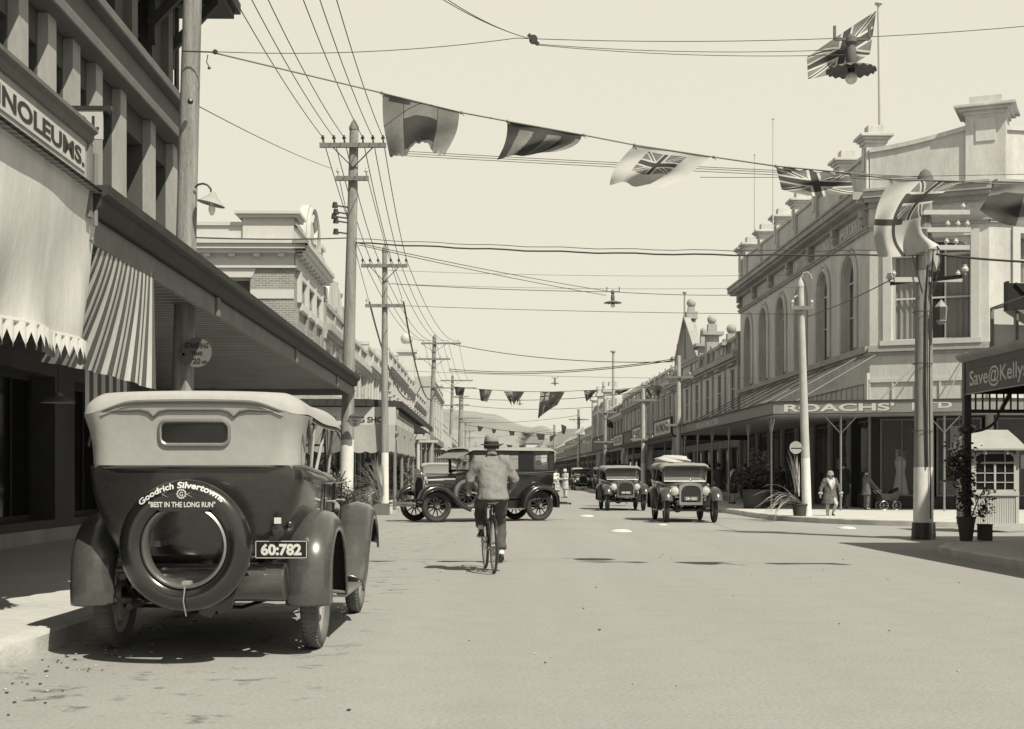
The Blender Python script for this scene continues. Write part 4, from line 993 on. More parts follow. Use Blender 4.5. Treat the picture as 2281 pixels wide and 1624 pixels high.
# small houses climbing the slope at the end of the street
rg = random.Random(3)
for i, (x, y, Z) in enumerate([(1262, 1010, 330), (1290, 1003, 360), (1318, 996, 390), (1345, 990, 430), (1305, 1018, 300), (1240, 1016, 380), (1275, 985, 520), (1330, 978, 560), (1300, 972, 600), (1200, 1000, 560)]):
    p = D(x, y, Z); wd = rg.uniform(8, 13); hh = rg.uniform(3.5, 6)
    o = T('hillside_house', ['pale house low on the slope at the street end', 'white walled house with grey roof on the far slope'][i % 2], 'house', (p.x, p.y, p.z - 2), rg.uniform(-.3, .3), 'small houses on the slope beyond the street')
    m = MB(); m.box((-wd / 2, 0, -6), (wd / 2, 7, hh - 1)); m.obj('wall', 'cream' if i % 2 == 0 else 'white', o, smooth=0)
    m = MB(); m.add([(-wd / 2 - .5, -.5, hh - 1), (wd / 2 + .5, -.5, hh - 1), (wd / 2 + .5, 7.5, hh - 1), (-wd / 2 - .5, 7.5, hh - 1), (-wd / 4, 3.5, hh + 1.8), (wd / 4, 3.5, hh + 1.8)], [(0, 1, 5, 4), (1, 2, 5), (2, 3, 4, 5), (3, 0, 4)]); m.obj('roof', 'roof_iron' if i % 3 else 'slate', o, smooth=0)
    for k in (-1, 1):
        m = MB(); m.box((k * wd * .25 - .6, -.05, .2), (k * wd * .25 + .6, -.01, 1.8)); m.obj('window', 'glass_dark', o, smooth=0)
# ================================================================== right near: verandah with painted fascia
v = T('near_verandah', 'dark iron verandah lettered Save @ Kellys at the right edge', 'verandah', ST(8.1, 23.6), ROT)
m = MB(); m.box((-.03, -12, 2.62), (.03, .02, 3.02)); m.box((-.035, -12, 3.022), (.035, .03, 3.16)); m.obj('fascia', 'stucco_dark', v, smooth=0)
m = MB(); m.loft([[(x, y, z) for x, z in [(-.04, 3.16), (-.1, 3.2), (-.14, 3.24), (-.14, 3.28), (.06, 3.28), (.06, 3.16)]] for y in (-12, .12)]); m.box((-.038, -12, 2.6), (-.031, .02, 2.62)); m.obj('gutter', 'stucco_grey', v, smooth=0)
m = MB(); text(m, 'Save@Kellys', lambda a, c: (-.038, -.28 - a * 2.5, 2.66 + (c * .34)), .012); m.obj('lettering', 'lettering_white', v, smooth=0)
m = MB(); m.add([(0, -12, 3.2), (0, 0, 3.2), (3.6, 0, 3.4), (3.6, -12, 3.4)], [(0, 1, 2, 3)]); m.box((.04, -12, 3.05), (3.6, -.02, 3.08)); m.obj('roof', 'dark_timber', v, smooth=0)
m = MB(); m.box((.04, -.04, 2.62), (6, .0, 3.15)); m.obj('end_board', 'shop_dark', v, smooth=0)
m = MB(); m.box((-.05, -.06, .14), (.07, .06, 3.15)); m.lathe([(.09, 0), (.15, .04), (.15, .1), (.08, .16)], (.01, 0, 1.95), n=12); m.obj('post', 'iron_dark', v)
m = MB(); m.cyl((3.2, 0, .14), (3.2, 0, 3.1), .06, .05, 10); m.obj('post', 'iron_dark', v)
m = MB(); m.box((.05, -.03, 2.3), (5, .03, 2.36))
for i in range(14): m.box((.15 + i * .12, -.012, 2.36), (.175 + i * .12, .012, 2.62))
m.tube([(.05 + .5 * math.sin(t * .157), 0, 1.98 + .32 * (1 - math.cos(t * .157))) for t in range(11)], .025, 6); m.bar((.6, 0, 2.36), (1.0, 0, 3.1), .06, .06)
m.obj('frieze', 'iron_dark', v)
# balcony above it
bc = T('balcony', 'canvas sided balcony with curved rail above the near right verandah', 'balcony', ST(8.35, 23.1), ROT)
m = MB(); m.grid(lambda u, v_: (u * 5 * .98, .0, 3.32 + v_ * (.82 - .0 * u) * (1 if u > .15 else .85 + u)), 20, 3); m.obj('canvas_panel', 'lettering_white', bc, smooth=0)
m = MB(); m.tube([(0, 0, 3.3), (0, 0, 4.02), (.15, 0, 4.06), (.4, 0, 4.12), (.8, 0, 4.15), (5, 0, 4.15)], .025, 6); m.tube([(0, 0, 4.02), (0, -8, 4.1)], .012, 6)
for x in (.42, .8, 1.15, 1.6): m.bar((x, -.03, 3.3), (x, -.03, 4.1), .035, .03)
m.bar((0, -.03, 3.3), (0, -.03, 4.02), .05, .04); m.bar((.3, -.05, 4.08), (1.4, -.05, 3.4), .04, .06); m.obj('rail', 'grey_timber', bc)
o = MB(); o.box((0, 0, 0), (1.4, .12, .42)); o.box((-.03, -.03, -.03), (.0, .15, .45)); o.bar((.1, -.02, .42), (.5, -.02, 0.0), .03, .03)
o = o.obj('box_sign', 'shop_dark', None, 0, loc=D(2247, 688, 22.6)); tag(o, 'dark box sign above the balcony at the right edge', 'sign')
bldn = bld('near_shop', 'plain stucco corner shop behind the near right iron verandah', 1, 11.8, 4, 23.4, 8.0, 'stucco', 'cream', ((4.6, 6.9),), 4, 1.3)
# ================================================================== cars (x right, y forward, z up, origin on the ground under the rear axle)
def wheel(car, x, y, Rr, side, steer=0, tyre='rubber', spare=False, spokes=12, worn='rubber_worn'):
    """artillery wheel: felloe and spokes, with tyre and hub cap below it"""
    m = MB()
    r1 = Rr - .125
    m.lathe([(r1, -.03), (r1 + .03, -.035), (r1 + .03, .035), (r1, .03), (r1 - .035, .02), (r1 - .035, -.02), (r1, -.03)], axis=(1, 0, 0), n=36, cap=False)
    for i in range(spokes):
        a = 2 * math.pi * i / spokes; d = Vector((0, math.cos(a), math.sin(a)))
        m.tube([d * .04, d * .1, d * (r1 - .02)], [.022, .02, .014], 6)
    m.cyl((-.05, 0, 0), (.05, 0, 0), .075, .075, 18)
    w_ = m.obj('wheel', 'wood_spoke' if spokes == 12 else 'cloth_dark', car, loc=(x, y, Rr), rot=(0, 0, steer))
    m = MB(); t = .06; rc = Rr - t
    prof = []
    for i in range(19):
        a = -math.pi * .82 + 2 * math.pi * .82 * i / 18
        k = 1.0 if abs(a) > .75 else .955 / math.cos(a * .35) * 1.02
        prof.append((rc + t * math.cos(a) * k, t * 1.08 * math.sin(a)))
    m.lathe(prof, axis=(1, 0, 0), n=48, cap=False)
    # tread blocks
    for i in range(60):
        a = 2 * math.pi * i / 60
        for s in (-1, 1):
            c = Vector((0, math.cos(a), math.sin(a))); tt = Vector((0, -math.sin(a), math.cos(a)))
            p0 = c * (Rr - .006) + Vector((s * .012, 0, 0)) ; p1 = c * (Rr - .014) + Vector((s * .045, 0, 0)) + tt * .012
            m.bar(p0, p1, .018, .012, up=tuple(c))
    m.obj('tyre', tyre, w_, 40)
    m = MB(); m.lathe([(.06, .04), (.062, .075), (.05, .1), (.001, .108)], axis=(side, 0, 0), n=18); m.obj('hub_cap', 'chrome', w_)
    return w_

def fender(car, x, w_, side, path, lip=.07, mt='car_paint_mid', name='mudguard'):
    """a curved sheet following path (list of (y, z)); x is its inner edge"""
    P = [Vector((0, a, c)) for a, c in path]; n = len(P)
    def cat(i, f):
        a, b_, c, d = P[max(i - 1, 0)], P[i], P[min(i + 1, n - 1)], P[min(i + 2, n - 1)]
        return .5 * ((2 * b_) + (c - a) * f + (2 * a - 5 * b_ + 4 * c - d) * f * f + (3 * b_ - a - 3 * c + d) * f ** 3)
    def pt(t):
        t = t * (n - 1); i = min(int(t), n - 2); return cat(i, t - i)
    sec = [(0, -.035), (.0, -.005), (.02, .012), (.12, .042), (.5, .075), (.85, .045), (.96, .01), (1.0, -.03), (1.0, -lip)]
    m = MB(); K = 40
    def g(u, v):
        t = v; p = pt(t); q = (pt(min(1, t + .01)) - pt(max(0, t - .01))).normalized()
        nrm = Vector((0, -q.z, q.y)) 
        if nrm.dot(p - Vector((0, (path[0][0] + path[-1][0]) / 2, .1))) < 0: nrm = -nrm
        k = u * (len(sec) - 1); i = min(int(k), len(sec) - 2); f = k - i
        a = sec[i][0] + (sec[i + 1][0] - sec[i][0]) * f; c = sec[i][1] + (sec[i + 1][1] - sec[i][1]) * f
        return Vector((x + side * w_ * a, 0, 0)) + p + nrm * c
    m.grid(g, 16, K)
    fo = m.obj(name, mt, car, 60, solid=.012)
    bd = MB(); bd.tube([g(1, k / 30) for k in range(31)], .011, 6); bd.obj('bead', mt, fo, 60)
    return fo

def car(name, label, loc, rz, wb=2.65, tr=.75, Rr=.4, kind='tourer', paint='car_paint', hood='hood_canvas', plate=None, group=None, spare_rear=False, near=False, sc=1.0, hoodz=1.84, belt=1.28, driver=True, screen='glass_clear', wheelsp=12, side_spare=False, radm='chrome'):
    c = T(name, label, 'car', loc, rz, group)
    c.scale = (sc, sc, sc)
    yb = -.72 if kind == 'tourer' else -.48; ycowl = 1.45 if kind == 'tourer' else wb - 1.3; yr = wb + .12
    # chassis
    m = MB()
    for s in (-1, 1): m.box((s * .36 - .03, yb - .1, .5), (s * .36 + .03, yr + .1, .6))
    m.cyl((-tr, 0, Rr), (tr, 0, Rr), .045, .045, 10); m.ball((0, 0, Rr), .16, 14); m.cyl((0, 0, Rr), (0, 1.6, .48), .04, .04, 8)
    m.cyl((-tr, wb, Rr - .02), (tr, wb, Rr - .02), .035, .035, 8)
    for s in (-1, 1):
        m.tube([(s * .5, -.62, .56), (s * .5, -.3, .42), (s * .5, 0, .37), (s * .5, .35, .44), (s * .5, .6, .52)], .03, 6)
        m.tube([(s * .42, wb + .45, .5), (s * .42, wb + .2, .42), (s * .42, wb, .4), (s * .42, wb - .4, .5)], .028, 6)
        m.tube([(s * .36, yr - .1, .55), (s * .4, yr + .25, .6), (s * .42, yr + .38, .5)], .035, 8)
    m.tube([(-.6, -.25, .33), (.2, -.05, .3), (.62, .3, .42)], .015, 6)
    m.obj('chassis', 'car_black', c)
    m = MB(); m.cyl((-.3, yb + .02, .53), (.62, yb + .02, .53), .13, .13, 20); m.box((-.2, yb, .4), (-.14, yb + .22, .66)); m.box((.45, yb, .4), (.5, yb + .22, .66)); m.obj('fuel_tank', 'car_paint_mid', c, bevel=.01)
    # body
    bw = .71; 
    def ring(y, hb, ht, z0, z1, crown=0.0, n=10, zi=.45):
        pts = []
        pts.append((0, z0)); pts.append((hb * .8, z0))
        for i in range(1, n + 1):
            t = i / n
            xx = hb + (ht - hb) * math.sin(t * math.pi / 2) ** (1.15 if kind == 'tourer' else .8) if t < 1 else ht
            zz = z0 + (z1 - z0) * t ** 1.15
            pts.append((xx, zz))
        pts.append((ht - .03, z1 + .03))
        pts.append((ht * .5, z1 + .03 + crown * .75)); 
        rt = [Vector((x, y, z)) for x, z in pts]; top = Vector((0, y, z1 + .03 + crown))
        lf = [Vector((-x, y, z)) for x, z in reversed(pts[1:])]
        return rt + [top] + lf
    m = MB()
    if kind == 'tourer':
        st = [(yb, .34, .66, .72, belt, 0), (yb + .03, .42, .7, .66, belt, 0), (yb + .15, .47, .725, .6, belt, 0), (-.2, .56, .735, .56, belt - .02, 0), (.4, .62, .735, .55, belt - .04, 0), (1.0, .62, .72, .55, belt - .05, 0), (ycowl - .15, .6, .67, .55, belt - .08, 0), (ycowl - .1, .6, .67, .55, belt - .1, .05), (ycowl + .15, .55, .6, .55, belt - .12, .06), (ycowl + .35, .48, .52, .56, belt - .16, .06)]
    else:
        st = [(yb, .5, .66, .66, belt, 0), (yb + .04, .55, .7, .6, belt, 0), (0, .62, .73, .55, belt, 0), (.6, .62, .74, .55, belt, 0), (ycowl + .3, .6, .7, .55, belt - .03, 0), (ycowl + .35, .58, .66, .55, belt - .05, .04), (ycowl + .65, .5, .54, .56, belt - .12, .05)]
    m.loft([ring(*q) for q in st])
    bo = m.obj('body', paint, c, 50)
    m = MB()
    zb_ = belt + .02
    m.tube([(-.715, ycowl - .3, zb_ - .1), (-.735, 0, zb_ - .03), (-.72, -.58, zb_), (-.66, yb + .02, zb_), (-.5, yb - .012, zb_), (.5, yb - .012, zb_), (.66, yb + .02, zb_), (.72, -.58, zb_), (.735, 0, zb_ - .03), (.715, ycowl - .3, zb_ - .1)], .014, 6)
    m.obj('belt_moulding', 'car_paint_mid', bo)
    # door lines, handles
    for s in (-1, 1):
        for y0_, y1_ in ((.35, .85), (.95, 1.4)) if kind == 'tourer' else ((.1, .75), (.85, 1.5)):
            m = MB(); xx = s * .742
            m.tube([(xx * .97, y0_, .66), (xx, y0_, belt - .1), (xx, y1_, belt - .1), (xx * .97, y1_, .66), (xx * .96, (y0_ + y1_) / 2, .62), (xx * .97, y0_, .66)], .006, 4)
            dd = m.obj('door', 'car_black', bo)
            m = MB(); m.tube([(xx, y0_ + .06, 1.05), (xx + s * .05, y0_ + .06, 1.05), (xx + s * .05, y0_ + .17, 1.05)], .012, 6); m.obj('handle', 'chrome', bo)
    # bonnet and radiator
    yh = ycowl + (.35 if kind == 'tourer' else .65)
    m = MB()
    def hr(y, hw, z0, zt):
        pts = [(hw, z0), (hw, zt - .16)] + [(hw * math.cos(a) ** .6 if math.cos(a) > 0 else 0, zt - .16 + .16 * math.sin(a)) for a in (R(15), R(35), R(55), R(75))] + [(0, zt)]
        return [Vector((x, y, z)) for x, z in pts] + [Vector((-x, y, z)) for x, z in reversed(pts[:-1])]
    zh0 = belt - .16 + .09
    m.loft([hr(yh - .01, .53, .56, zh0), hr((yh + yr) / 2, .42, .56, zh0 - .01), hr(yr - .04, .33, .56, zh0 - .03)])
    bn = m.obj('bonnet', paint, c, 30)
    m = MB()
    for s in (-1, 1):
        for i in range(14): 
            y = yh + .12 + i * (yr - yh - .3) / 14; hw = .53 + (.33 - .53) * (y - yh) / (yr - yh); m.box((s * hw - .008, y, .68), (s * hw + .008, y + .018, .92))
    m.tube([(0, yh, zh0 + .004), (0, yr - .05, zh0 - .025)], .008, 6)
    for s in (-1, 1): m.tube([(s * .5, yh, zh0 - .14), (s * .335, yr - .05, zh0 - .16)], .008, 6)
    m.obj('louvres', 'car_black', bn)
    m = MB()
    def rs(k, y, z0, zt):
        w = .33 * k
        pts = [(0, z0), (w, z0), (w, zt - .2)] + [(w * math.cos(a) ** .55, zt - .2 + .2 * math.sin(a)) for a in (R(15), R(35), R(55), R(75))] + [(0, zt)]
        return [Vector((x, y, z)) for x, z in pts] + [Vector((-x, y, z)) for x, z in reversed(pts[1:-1])]
    zr = zh0 + .02
    m.loft([rs(1.0, yr - .05, .5, zr), rs(1.03, yr - .03, .49, zr + .01), rs(1.03, yr + .05, .49, zr + .01), rs(.99, yr + .075, .5, zr - .005), rs(.84, yr + .075, .58, zr - .09), rs(.82, yr + .05, .59, zr - .1)], caps=False)
    m.cyl((0, yr, zr), (0, yr, zr + .04), .045, .03, 12); m.ball((0, yr, zr + .06), .03, 8, sc=(1, .5, 1.6))
    ra = m.obj('radiator', radm, c, 30)
    m = MB(); rr = rs(.83, yr + .055, .585, zr - .095); m.add(rr, [tuple(range(len(rr)))]); m.obj('grille', 'grille', ra, 0)
    m = MB()
    for i in range(-9, 10): m.box((i * .028 - .003, yr + .057, .6), (i * .028 + .003, yr + .062, zr - .12 - .0035 * i * i * .4))
    m.obj('grille_bars', 'car_black', ra, 0)
    # lamps
    for s in (-1, 1):
        m = MB(); hx = s * .44; hz = .9; hy = yr + .02
        m.lathe([(.001, -.14), (.06, -.13), (.1, -.08), (.125, 0), (.135, .02), (.135, .04), (.115, .045)], (hx, hy, hz), (0, 1, 0), 24); m.cyl((hx, hy - .03, hz - .1), (hx, hy - .03, .7), .018, .018, 8)
        m.bar((hx, hy - .03, .72), (s * .34, hy - .03, .72), .03, .03)
        hl = m.obj('headlight', 'chrome' if kind != 'sedan' else 'car_paint_mid', c)
        m = MB(); m.lathe([(.115, .035), (.08, .055), (.001, .062)], (hx, hy, hz), (0, 1, 0), 24); m.obj('lens', 'lens', hl)
    m = MB(); m.tube([(-.42, yr - .05, .78), (.42, yr - .05, .78)], .014, 8); m.obj('lamp_bar', 'steel', c)
    # mudguards and running boards
    xi = tr - .13; fw = .3
    for s in (-1, 1):
        fender(c, s * xi, fw, s, [(-.52, .36), (-.53, .5), (-.48, .72), (-.3, .88), (-.05, .93), (.2, .88), (.4, .72), (.5, .52), (.54, .36)], mt=paint if kind == 'sedan' else 'car_paint_mid')
        fender(c, s * xi, fw, s, [(wb + .48, .6), (wb + .4, .78), (wb + .2, .9), (wb - .05, .93), (wb - .25, .86), (wb - .5, .66), (wb - .72, .45), (wb - .95, .34)], mt=paint if kind == 'sedan' else 'car_paint_mid')
        m = MB(); x0, x1 = sorted((s * (xi + .02), s * (xi + fw - .01))); m.box((x0, .52, .32), (x1, wb - .92, .35)); rb = m.obj('running_board', 'steel', c, bevel=.008)
        m = MB(); x0, x1 = sorted((s * .56, s * (xi + .02))); m.box((x0, .5, .345), (x1, wb - .9, .56)); m.obj('valance', 'car_black', rb, smooth=0)
    for s in (-1, 1):
        wheel(c, s * tr, 0, Rr, s, tyre='rubber_worn' if near else 'rubber', spokes=wheelsp); wheel(c, s * tr, wb, Rr, s, tyre='rubber_worn' if near else 'rubber', spokes=wheelsp)
    # windscreen, steering wheel, seats
    yw = ycowl + .02; zt = hoodz - .08; z0 = belt - .02
    m = MB()
    for s in (-1, 1): m.tube([(s * .6, yw + .1, z0 - .02), (s * .6, yw - .02, zt)], .018, 8)
    m.tube([(-.6, yw - .02, zt), (.6, yw - .02, zt)], .014, 6); m.tube([(-.6, yw + .04, (z0 + zt) / 2), (.6, yw + .04, (z0 + zt) / 2)], .01, 6); m.tube([(-.6, yw + .1, z0), (.6, yw + .1, z0)], .014, 6)
    ws = m.obj('windscreen', 'steel', c)
    m = MB(); m.add([(-.59, yw + .1, z0), (.59, yw + .1, z0), (.59, yw - .02, zt), (-.59, yw - .02, zt)], [(0, 1, 2, 3)]); m.obj('pane', screen, ws, 0)
    m = MB(); m.tube([(.3 + .19 * math.cos(2 * math.pi * i / 20), ycowl - .32 + .07 * math.sin(2 * math.pi * i / 20), belt + .02 + .18 * math.sin(2 * math.pi * i / 20)) for i in range(20)], .014, 6, closed=True); m.tube([(.3, ycowl - .32, belt + .02), (.3, ycowl + .1, belt - .2)], .014, 6); m.bar((.12, ycowl - .32, belt + .02), (.48, ycowl - .32, belt + .02), .02, .02)
    m.obj('steering_wheel', 'car_black', c)
    for y in (-.35, .72):
        m = MB(); m.box((-.56, y - .12, .7), (.56, y + .02, belt + .1)); m.obj('seat', 'car_black', c, bevel=.05)
    if kind == 'tourer':
        # folding hood: curtain round the back, roof over the top
        def eD(x): 
            t_ = max(0, min(1, (abs(x) / .75 - .5) / .5)); return .055 + .085 * t_ * t_ * (3 - 2 * t_)
        def curtain(u, v):      # u round the back, v from belt to roof
            hw = .7 + .05 * v - .015 * math.sin(v * math.pi) ; yb2 = yb - .02 - .045 * v + .012 * math.sin(v * math.pi)
            fl = .34 + .10 * v; rc = .14
            path = []
            L1 = fl - rc; L2 = math.pi * rc / 2; L3 = 2 * (hw - rc); tot = 2 * L1 + 2 * L2 + L3; s_ = u * tot
            def side(q):
                if q < L1: return (hw, yb2 + fl - q)
                q -= L1
                if q < L2: a = q / rc; return (hw - rc + rc * math.cos(a), yb2 + rc - rc * math.sin(a))
                q -= L2; return (hw - rc - q, yb2)
            if s_ <= tot / 2: x, y = side(s_)
            else: x, y = side(tot - s_); x = -x
            return (x, y, belt + .03 + (hoodz - .02 * (x / .75) ** 2 - eD(x) - belt - .03) * v)
        m = MB(); m.grid(curtain, 60, 12); 
        hd = m.obj('hood', hood, c, 60)
        def roof(u, v):
            yr_ = yb - .066; y1_ = ycowl + .28; y = yr_ + (v ** 1.35) * (y1_ - yr_); hwf = .75; rc = .14
            dy = y - yr_; hw = hwf if dy > rc else hwf - rc + math.sqrt(max(0, rc * rc - (rc - dy) ** 2))
            a = (u - .5) * 2; a = math.copysign(abs(a) ** .75, a); x = hw * a
            if dy < rc and abs(x) > hwf - rc: d = rc - math.hypot(abs(x) - (hwf - rc), rc - dy)
            else: d = min(dy, hwf - abs(x))
            De = eD(x); d = max(0, min(1, d / (.09 + (De - .055) * 1.6))); drop = De * (1 - math.sqrt(max(0, 1 - (1 - d) ** 2)))
            fr = 0 if v < .9 else .06 * ((v - .9) / .1) ** 1.5
            return (x * (1 - .05 * max(0, v - .8) / .2), y, hoodz - .02 * a * a + .01 * math.sin(v * 9) - .045 * v * v - drop - fr)
        m = MB(); m.grid(roof, 60, 60); m.grid(lambda u, v: (lambda q: (q[0] * .985, q[1], q[2] - .03))(roof(u, v)), 24, 12)
        m.obj('roof', hood, hd, 60)
        # quarter panel of canvas each side and bows
        for s in (-1, 1):
            for a_, b_ in (((s * .7, -.1, belt), (s * .72, -.05, hoodz - .15)), ((s * .69, .2, belt - .02), (s * .7, .75, hoodz - .14)), ((s * .62, yw + .02, z0), (s * .66, yw + .05, zt))): m = MB(); m.tube([a_, b_], .012, 6); m.obj('hood_stay', 'wood_spoke', hd)
        if near:
            zc = lambda x, dz=0: (x, yb - .005 - .045 * .85, dz)
            def onback(x, z):
                v = (z - belt - .03) / (hoodz - .085 - belt); yb2 = yb - .02 - .045 * v + .012 * math.sin(v * math.pi); hw = .7 + .05 * v - .015 * math.sin(v * math.pi); rc = .14
                ax = abs(x)
                if ax > hw - rc: t_ = min(1, (ax - hw + rc) / rc); yy = yb2 + rc - rc * math.sqrt(1 - t_ * t_)
                else: yy = yb2
                return Vector((x, yy - .006, z))
            zz = hoodz - .125
            pts = [(-.735, zz - .24), (-.715, zz - .15), (-.66, zz - .06), (-.56, zz - .01), (-.34, zz), (-.29, zz - .012), (-.254, zz - .045), (-.215, zz - .012), (-.16, zz), (.19, zz), (.245, zz - .012), (.282, zz - .045), (.32, zz - .012), (.38, zz), (.56, zz - .01), (.66, zz - .06), (.715, zz - .16), (.735, zz - .28)]
            m = MB(); m.tube([onback(x, z) for x, z in pts], .009, 6)
            m.tube([onback(x, hoodz - .014 - .02 * (x / .75) ** 2 - eD(x)) + Vector((0, -.004, 0)) for x in [i * .073 - .73 for i in range(21)]], .007, 6)
            m.obj('scalloped_trim', 'piping', hd)
            m = MB()
            def rr_(cx_, cz_, w_, h_, r_, n=8):
                o_ = []
                for (sx_, sz_, a0) in ((1, 1, 0), (-1, 1, 90), (-1, -1, 180), (1, -1, 270)):
                    for i in range(n + 1):
                        a = R(a0 + 90 * i / n); o_.append((cx_ + sx_ * (w_ / 2 - r_) + r_ * math.cos(a), cz_ + sz_ * (h_ / 2 - r_) + r_ * math.sin(a)))
                return o_
            P_ = rr_(.014, 1.532, .46, .16, .05)
            m.tube([onback(x, z) for x, z in P_], .014, 8, closed=True); wf = m.obj('rear_window', 'steel', hd)
            m = MB(); m.add([onback(x, z) + Vector((0, -.001, 0)) for x, z in P_], [tuple(range(len(P_)))]); m.obj('pane', 'glass_dark', wf, 0)
            for s in (-1, 1):       # fabric ears at the hood's back corners
                m = MB(); m.tube([(s * .74, yb + .2, hoodz - .16), (s * .74, yb + .3, hoodz - .3), (s * .73, yb + .33, hoodz - .42)], [.01, .02, .008], 6); m.obj('hood_strap', 'piping', hd)
    else:
        hw = .72; zt2 = hoodz
        def sr(y, z, k=1.0): return [Vector((x * k, y, z)) for x in ()]
        # glazed upper: sill, pillars, roof
        yf = ycowl + .3
        m = MB()
        for s in (-1, 1):
            for (ya, yb_) in ((yb, yb + .18), (.16, .62), (1.3, 1.42), (yf - .07, yf)): 
                x0, x1 = sorted((s * (hw - .05), s * hw)); m.box((x0, ya, belt), (x1, yb_, zt2 - .1))
            x0, x1 = sorted((s * (hw - .05), s * hw)); m.box((x0, yb, zt2 - .2), (x1, yf, zt2 - .08)); m.box((x0, yb, belt), (x1, yf, belt + .07))
            x0, x1 = sorted((s * (hw + .001), s * (hw + .012))); m.box((x0, yb, belt + .0), (x1, yf, belt + .04))
        m.box((-hw, yb, belt), (hw, yb + .05, belt + .16)); m.box((-hw, yb, zt2 - .2), (hw, yb + .05, zt2 - .08)); m.box((-hw, yb, belt), (-.38, yb + .05, zt2 - .1)); m.box((.38, yb, belt), (hw, yb + .05, zt2 - .1))
        m.box((-hw, yf - .05, zt2 - .2), (hw, yf, zt2 - .08))
        cb_ = m.obj('cabin', paint, c, 0, bevel=.015)
        for i, (ya, yb_) in enumerate(((yb + .18, .16), (.62, 1.3), (1.42, yf - .07))):
            for s in (-1, 1): 
                m = MB(); m.add([(s * (hw - .03), ya, belt + .07), (s * (hw - .03), yb_, belt + .07), (s * (hw - .03), yb_, zt2 - .2), (s * (hw - .03), ya, zt2 - .2)], [(0, 1, 2, 3)]); m.obj('side_window', 'glass_clear', cb_, 0)
        def rf(u, v):
            a = (u - .5) * 2; y = yb - .06 + v * (yf + .12 - yb); e = abs(a)
            x = (hw + .03) * (a if e < .85 else math.copysign(.85 + .15 * math.sin((e - .85) / .15 * math.pi / 2), a))
            dr = .05 * e ** 3 + (0 if e < .85 else .05 * ((e - .85) / .15) ** 2) + .07 * max(0, 1 - v / .06) ** 2 + .05 * max(0, (v - .94) / .06) ** 2
            return (x, y, zt2 - dr + .01)
        m = MB(); m.grid(rf, 24, 24); m.box((-hw, yb, zt2 - .1), (hw, yf, zt2 - .08)); m.obj('roof', hood, c, 50)
        m = MB(); m.add([(-.7, yf - .02, zt2 - .1), (.7, yf - .02, zt2 - .1), (.72, yf + .42, zt2 - .3), (-.72, yf + .42, zt2 - .3), (-.7, yf - .02, zt2 - .13), (.7, yf - .02, zt2 - .13), (.72, yf + .42, zt2 - .33), (-.72, yf + .42, zt2 - .33)], [(0, 1, 2, 3), (4, 7, 6, 5), (3, 2, 6, 7), (0, 3, 7, 4), (1, 2, 6, 5)]); m.obj('sun_visor', 'sign_grey', c, 0)
    # plates
    if plate:
        fy = yr + .1 if plate[1] == 'front' else None
        m = MB()
        if fy:
            px, pz = 0, .68; m.box((px - .19, fy, pz - .055), (px + .19, fy + .012, pz + .055)); pl = m.obj('number_plate', 'plate_black', c, 0)
            k = MB(); text(k, plate[0], lambda a, b_: (px + .155 - a * .31, fy + .014, pz - .036 + b_ * .072), .05)
            for (a0, a1, b0, b1) in ((-.185, .185, .046, .05), (-.185, .185, -.05, -.046), (-.185, -.18, -.05, .05), (.18, .185, -.05, .05)): k.box((px + a0, fy + .012, pz + b0), (px + a1, fy + .0145, pz + b1))
            k.obj('lettering', 'lettering_white', pl, 0)
    if side_spare:
        for s in (-1, 1):
            o_ = wheel(c, s * .86, wb - .78, .4, s, spokes=wheelsp, tyre='rubber_worn'); o_.location = (s * .8, wb - .85, .74); o_.name = 'spare_wheel'
    # front bumper
    return c

# ---- the near touring car, seen from behind
cx_ = -2.14
car1 = car('touring_car', 'dark touring car with pale canvas hood and lettered spare tyre, parked in the left foreground', (cx_, 10.06, 0), R(.2), wb=2.62, tr=.72, Rr=.405, near=True, hoodz=1.81, belt=1.285)
ys = -1.03
m = MB(); prof = []
for i in range(25):
    a = 2 * math.pi * i / 24; prof.append((.345 + .085 * math.cos(a), .075 * math.sin(a)))
m.lathe(prof, (.02, ys, .79), (0, 1, 0), 64, cap=False)
sp = m.obj('spare_tyre', 'car_black', car1, 60)
m = MB(); m.lathe([(.262, -.07), (.275, -.06), (.275, .07), (.262, .08), (.25, .06), (.25, -.05), (.262, -.07)], (.02, ys, .79), (0, 1, 0), 64, cap=False); m.obj('rim', 'steel', sp)
m = MB(); m.tube([(.02 + .012, ys - .08, .53), (.025, ys - .095, .44), (.035, ys - .06, .34)], .005, 6); m.box((.0, ys - .03, .5), (.05, ys + .06, .56)); m.obj('strap', 'hood_grey', sp)
# the cover: its upper part closes the ring down to a straight edge; the writing is on it
xs, zs_ = .02, .79
m = MB(); m.slab([(xs + .335 * math.sin(R(a)), ys - .074, zs_ + .335 * math.cos(R(a))) for a in range(-40, 41, 5)] + [(xs + .14, ys - .074, zs_ + .225), (xs - .14, ys - .074, zs_ + .225)], (0, .02, 0)); m.obj('cover_panel', 'car_black', sp, 0)
m = MB()
def ringy(r):
    k = max(-1, min(1, (r - .345) / .085)); return ys - .075 * math.sqrt(max(0.02, 1 - k * k)) - .008
def arc_text(s_, r0, hh, th0, th1, thick):
    def f_(a, b_):
        th = th0 + (th1 - th0) * a; r = r0 + hh * b_
        return (xs + r * math.sin(th), ringy(r), zs_ + r * math.cos(th))
    vs, fs, asp = text_geo(s_, thick)
    m.add([f_(a, b_) for a, b_ in vs], fs)
arc_text('Goodrich', .374, .042, -.8, -.16, .03)
arc_text('Silvertowns', .374, .042, -.1, .72, .03)
text(m, '"BEST IN THE LONG RUN"', lambda a, b_: (xs - .222 + a * .43, ys - .081, zs_ + .252 + b_ * .036), .03)
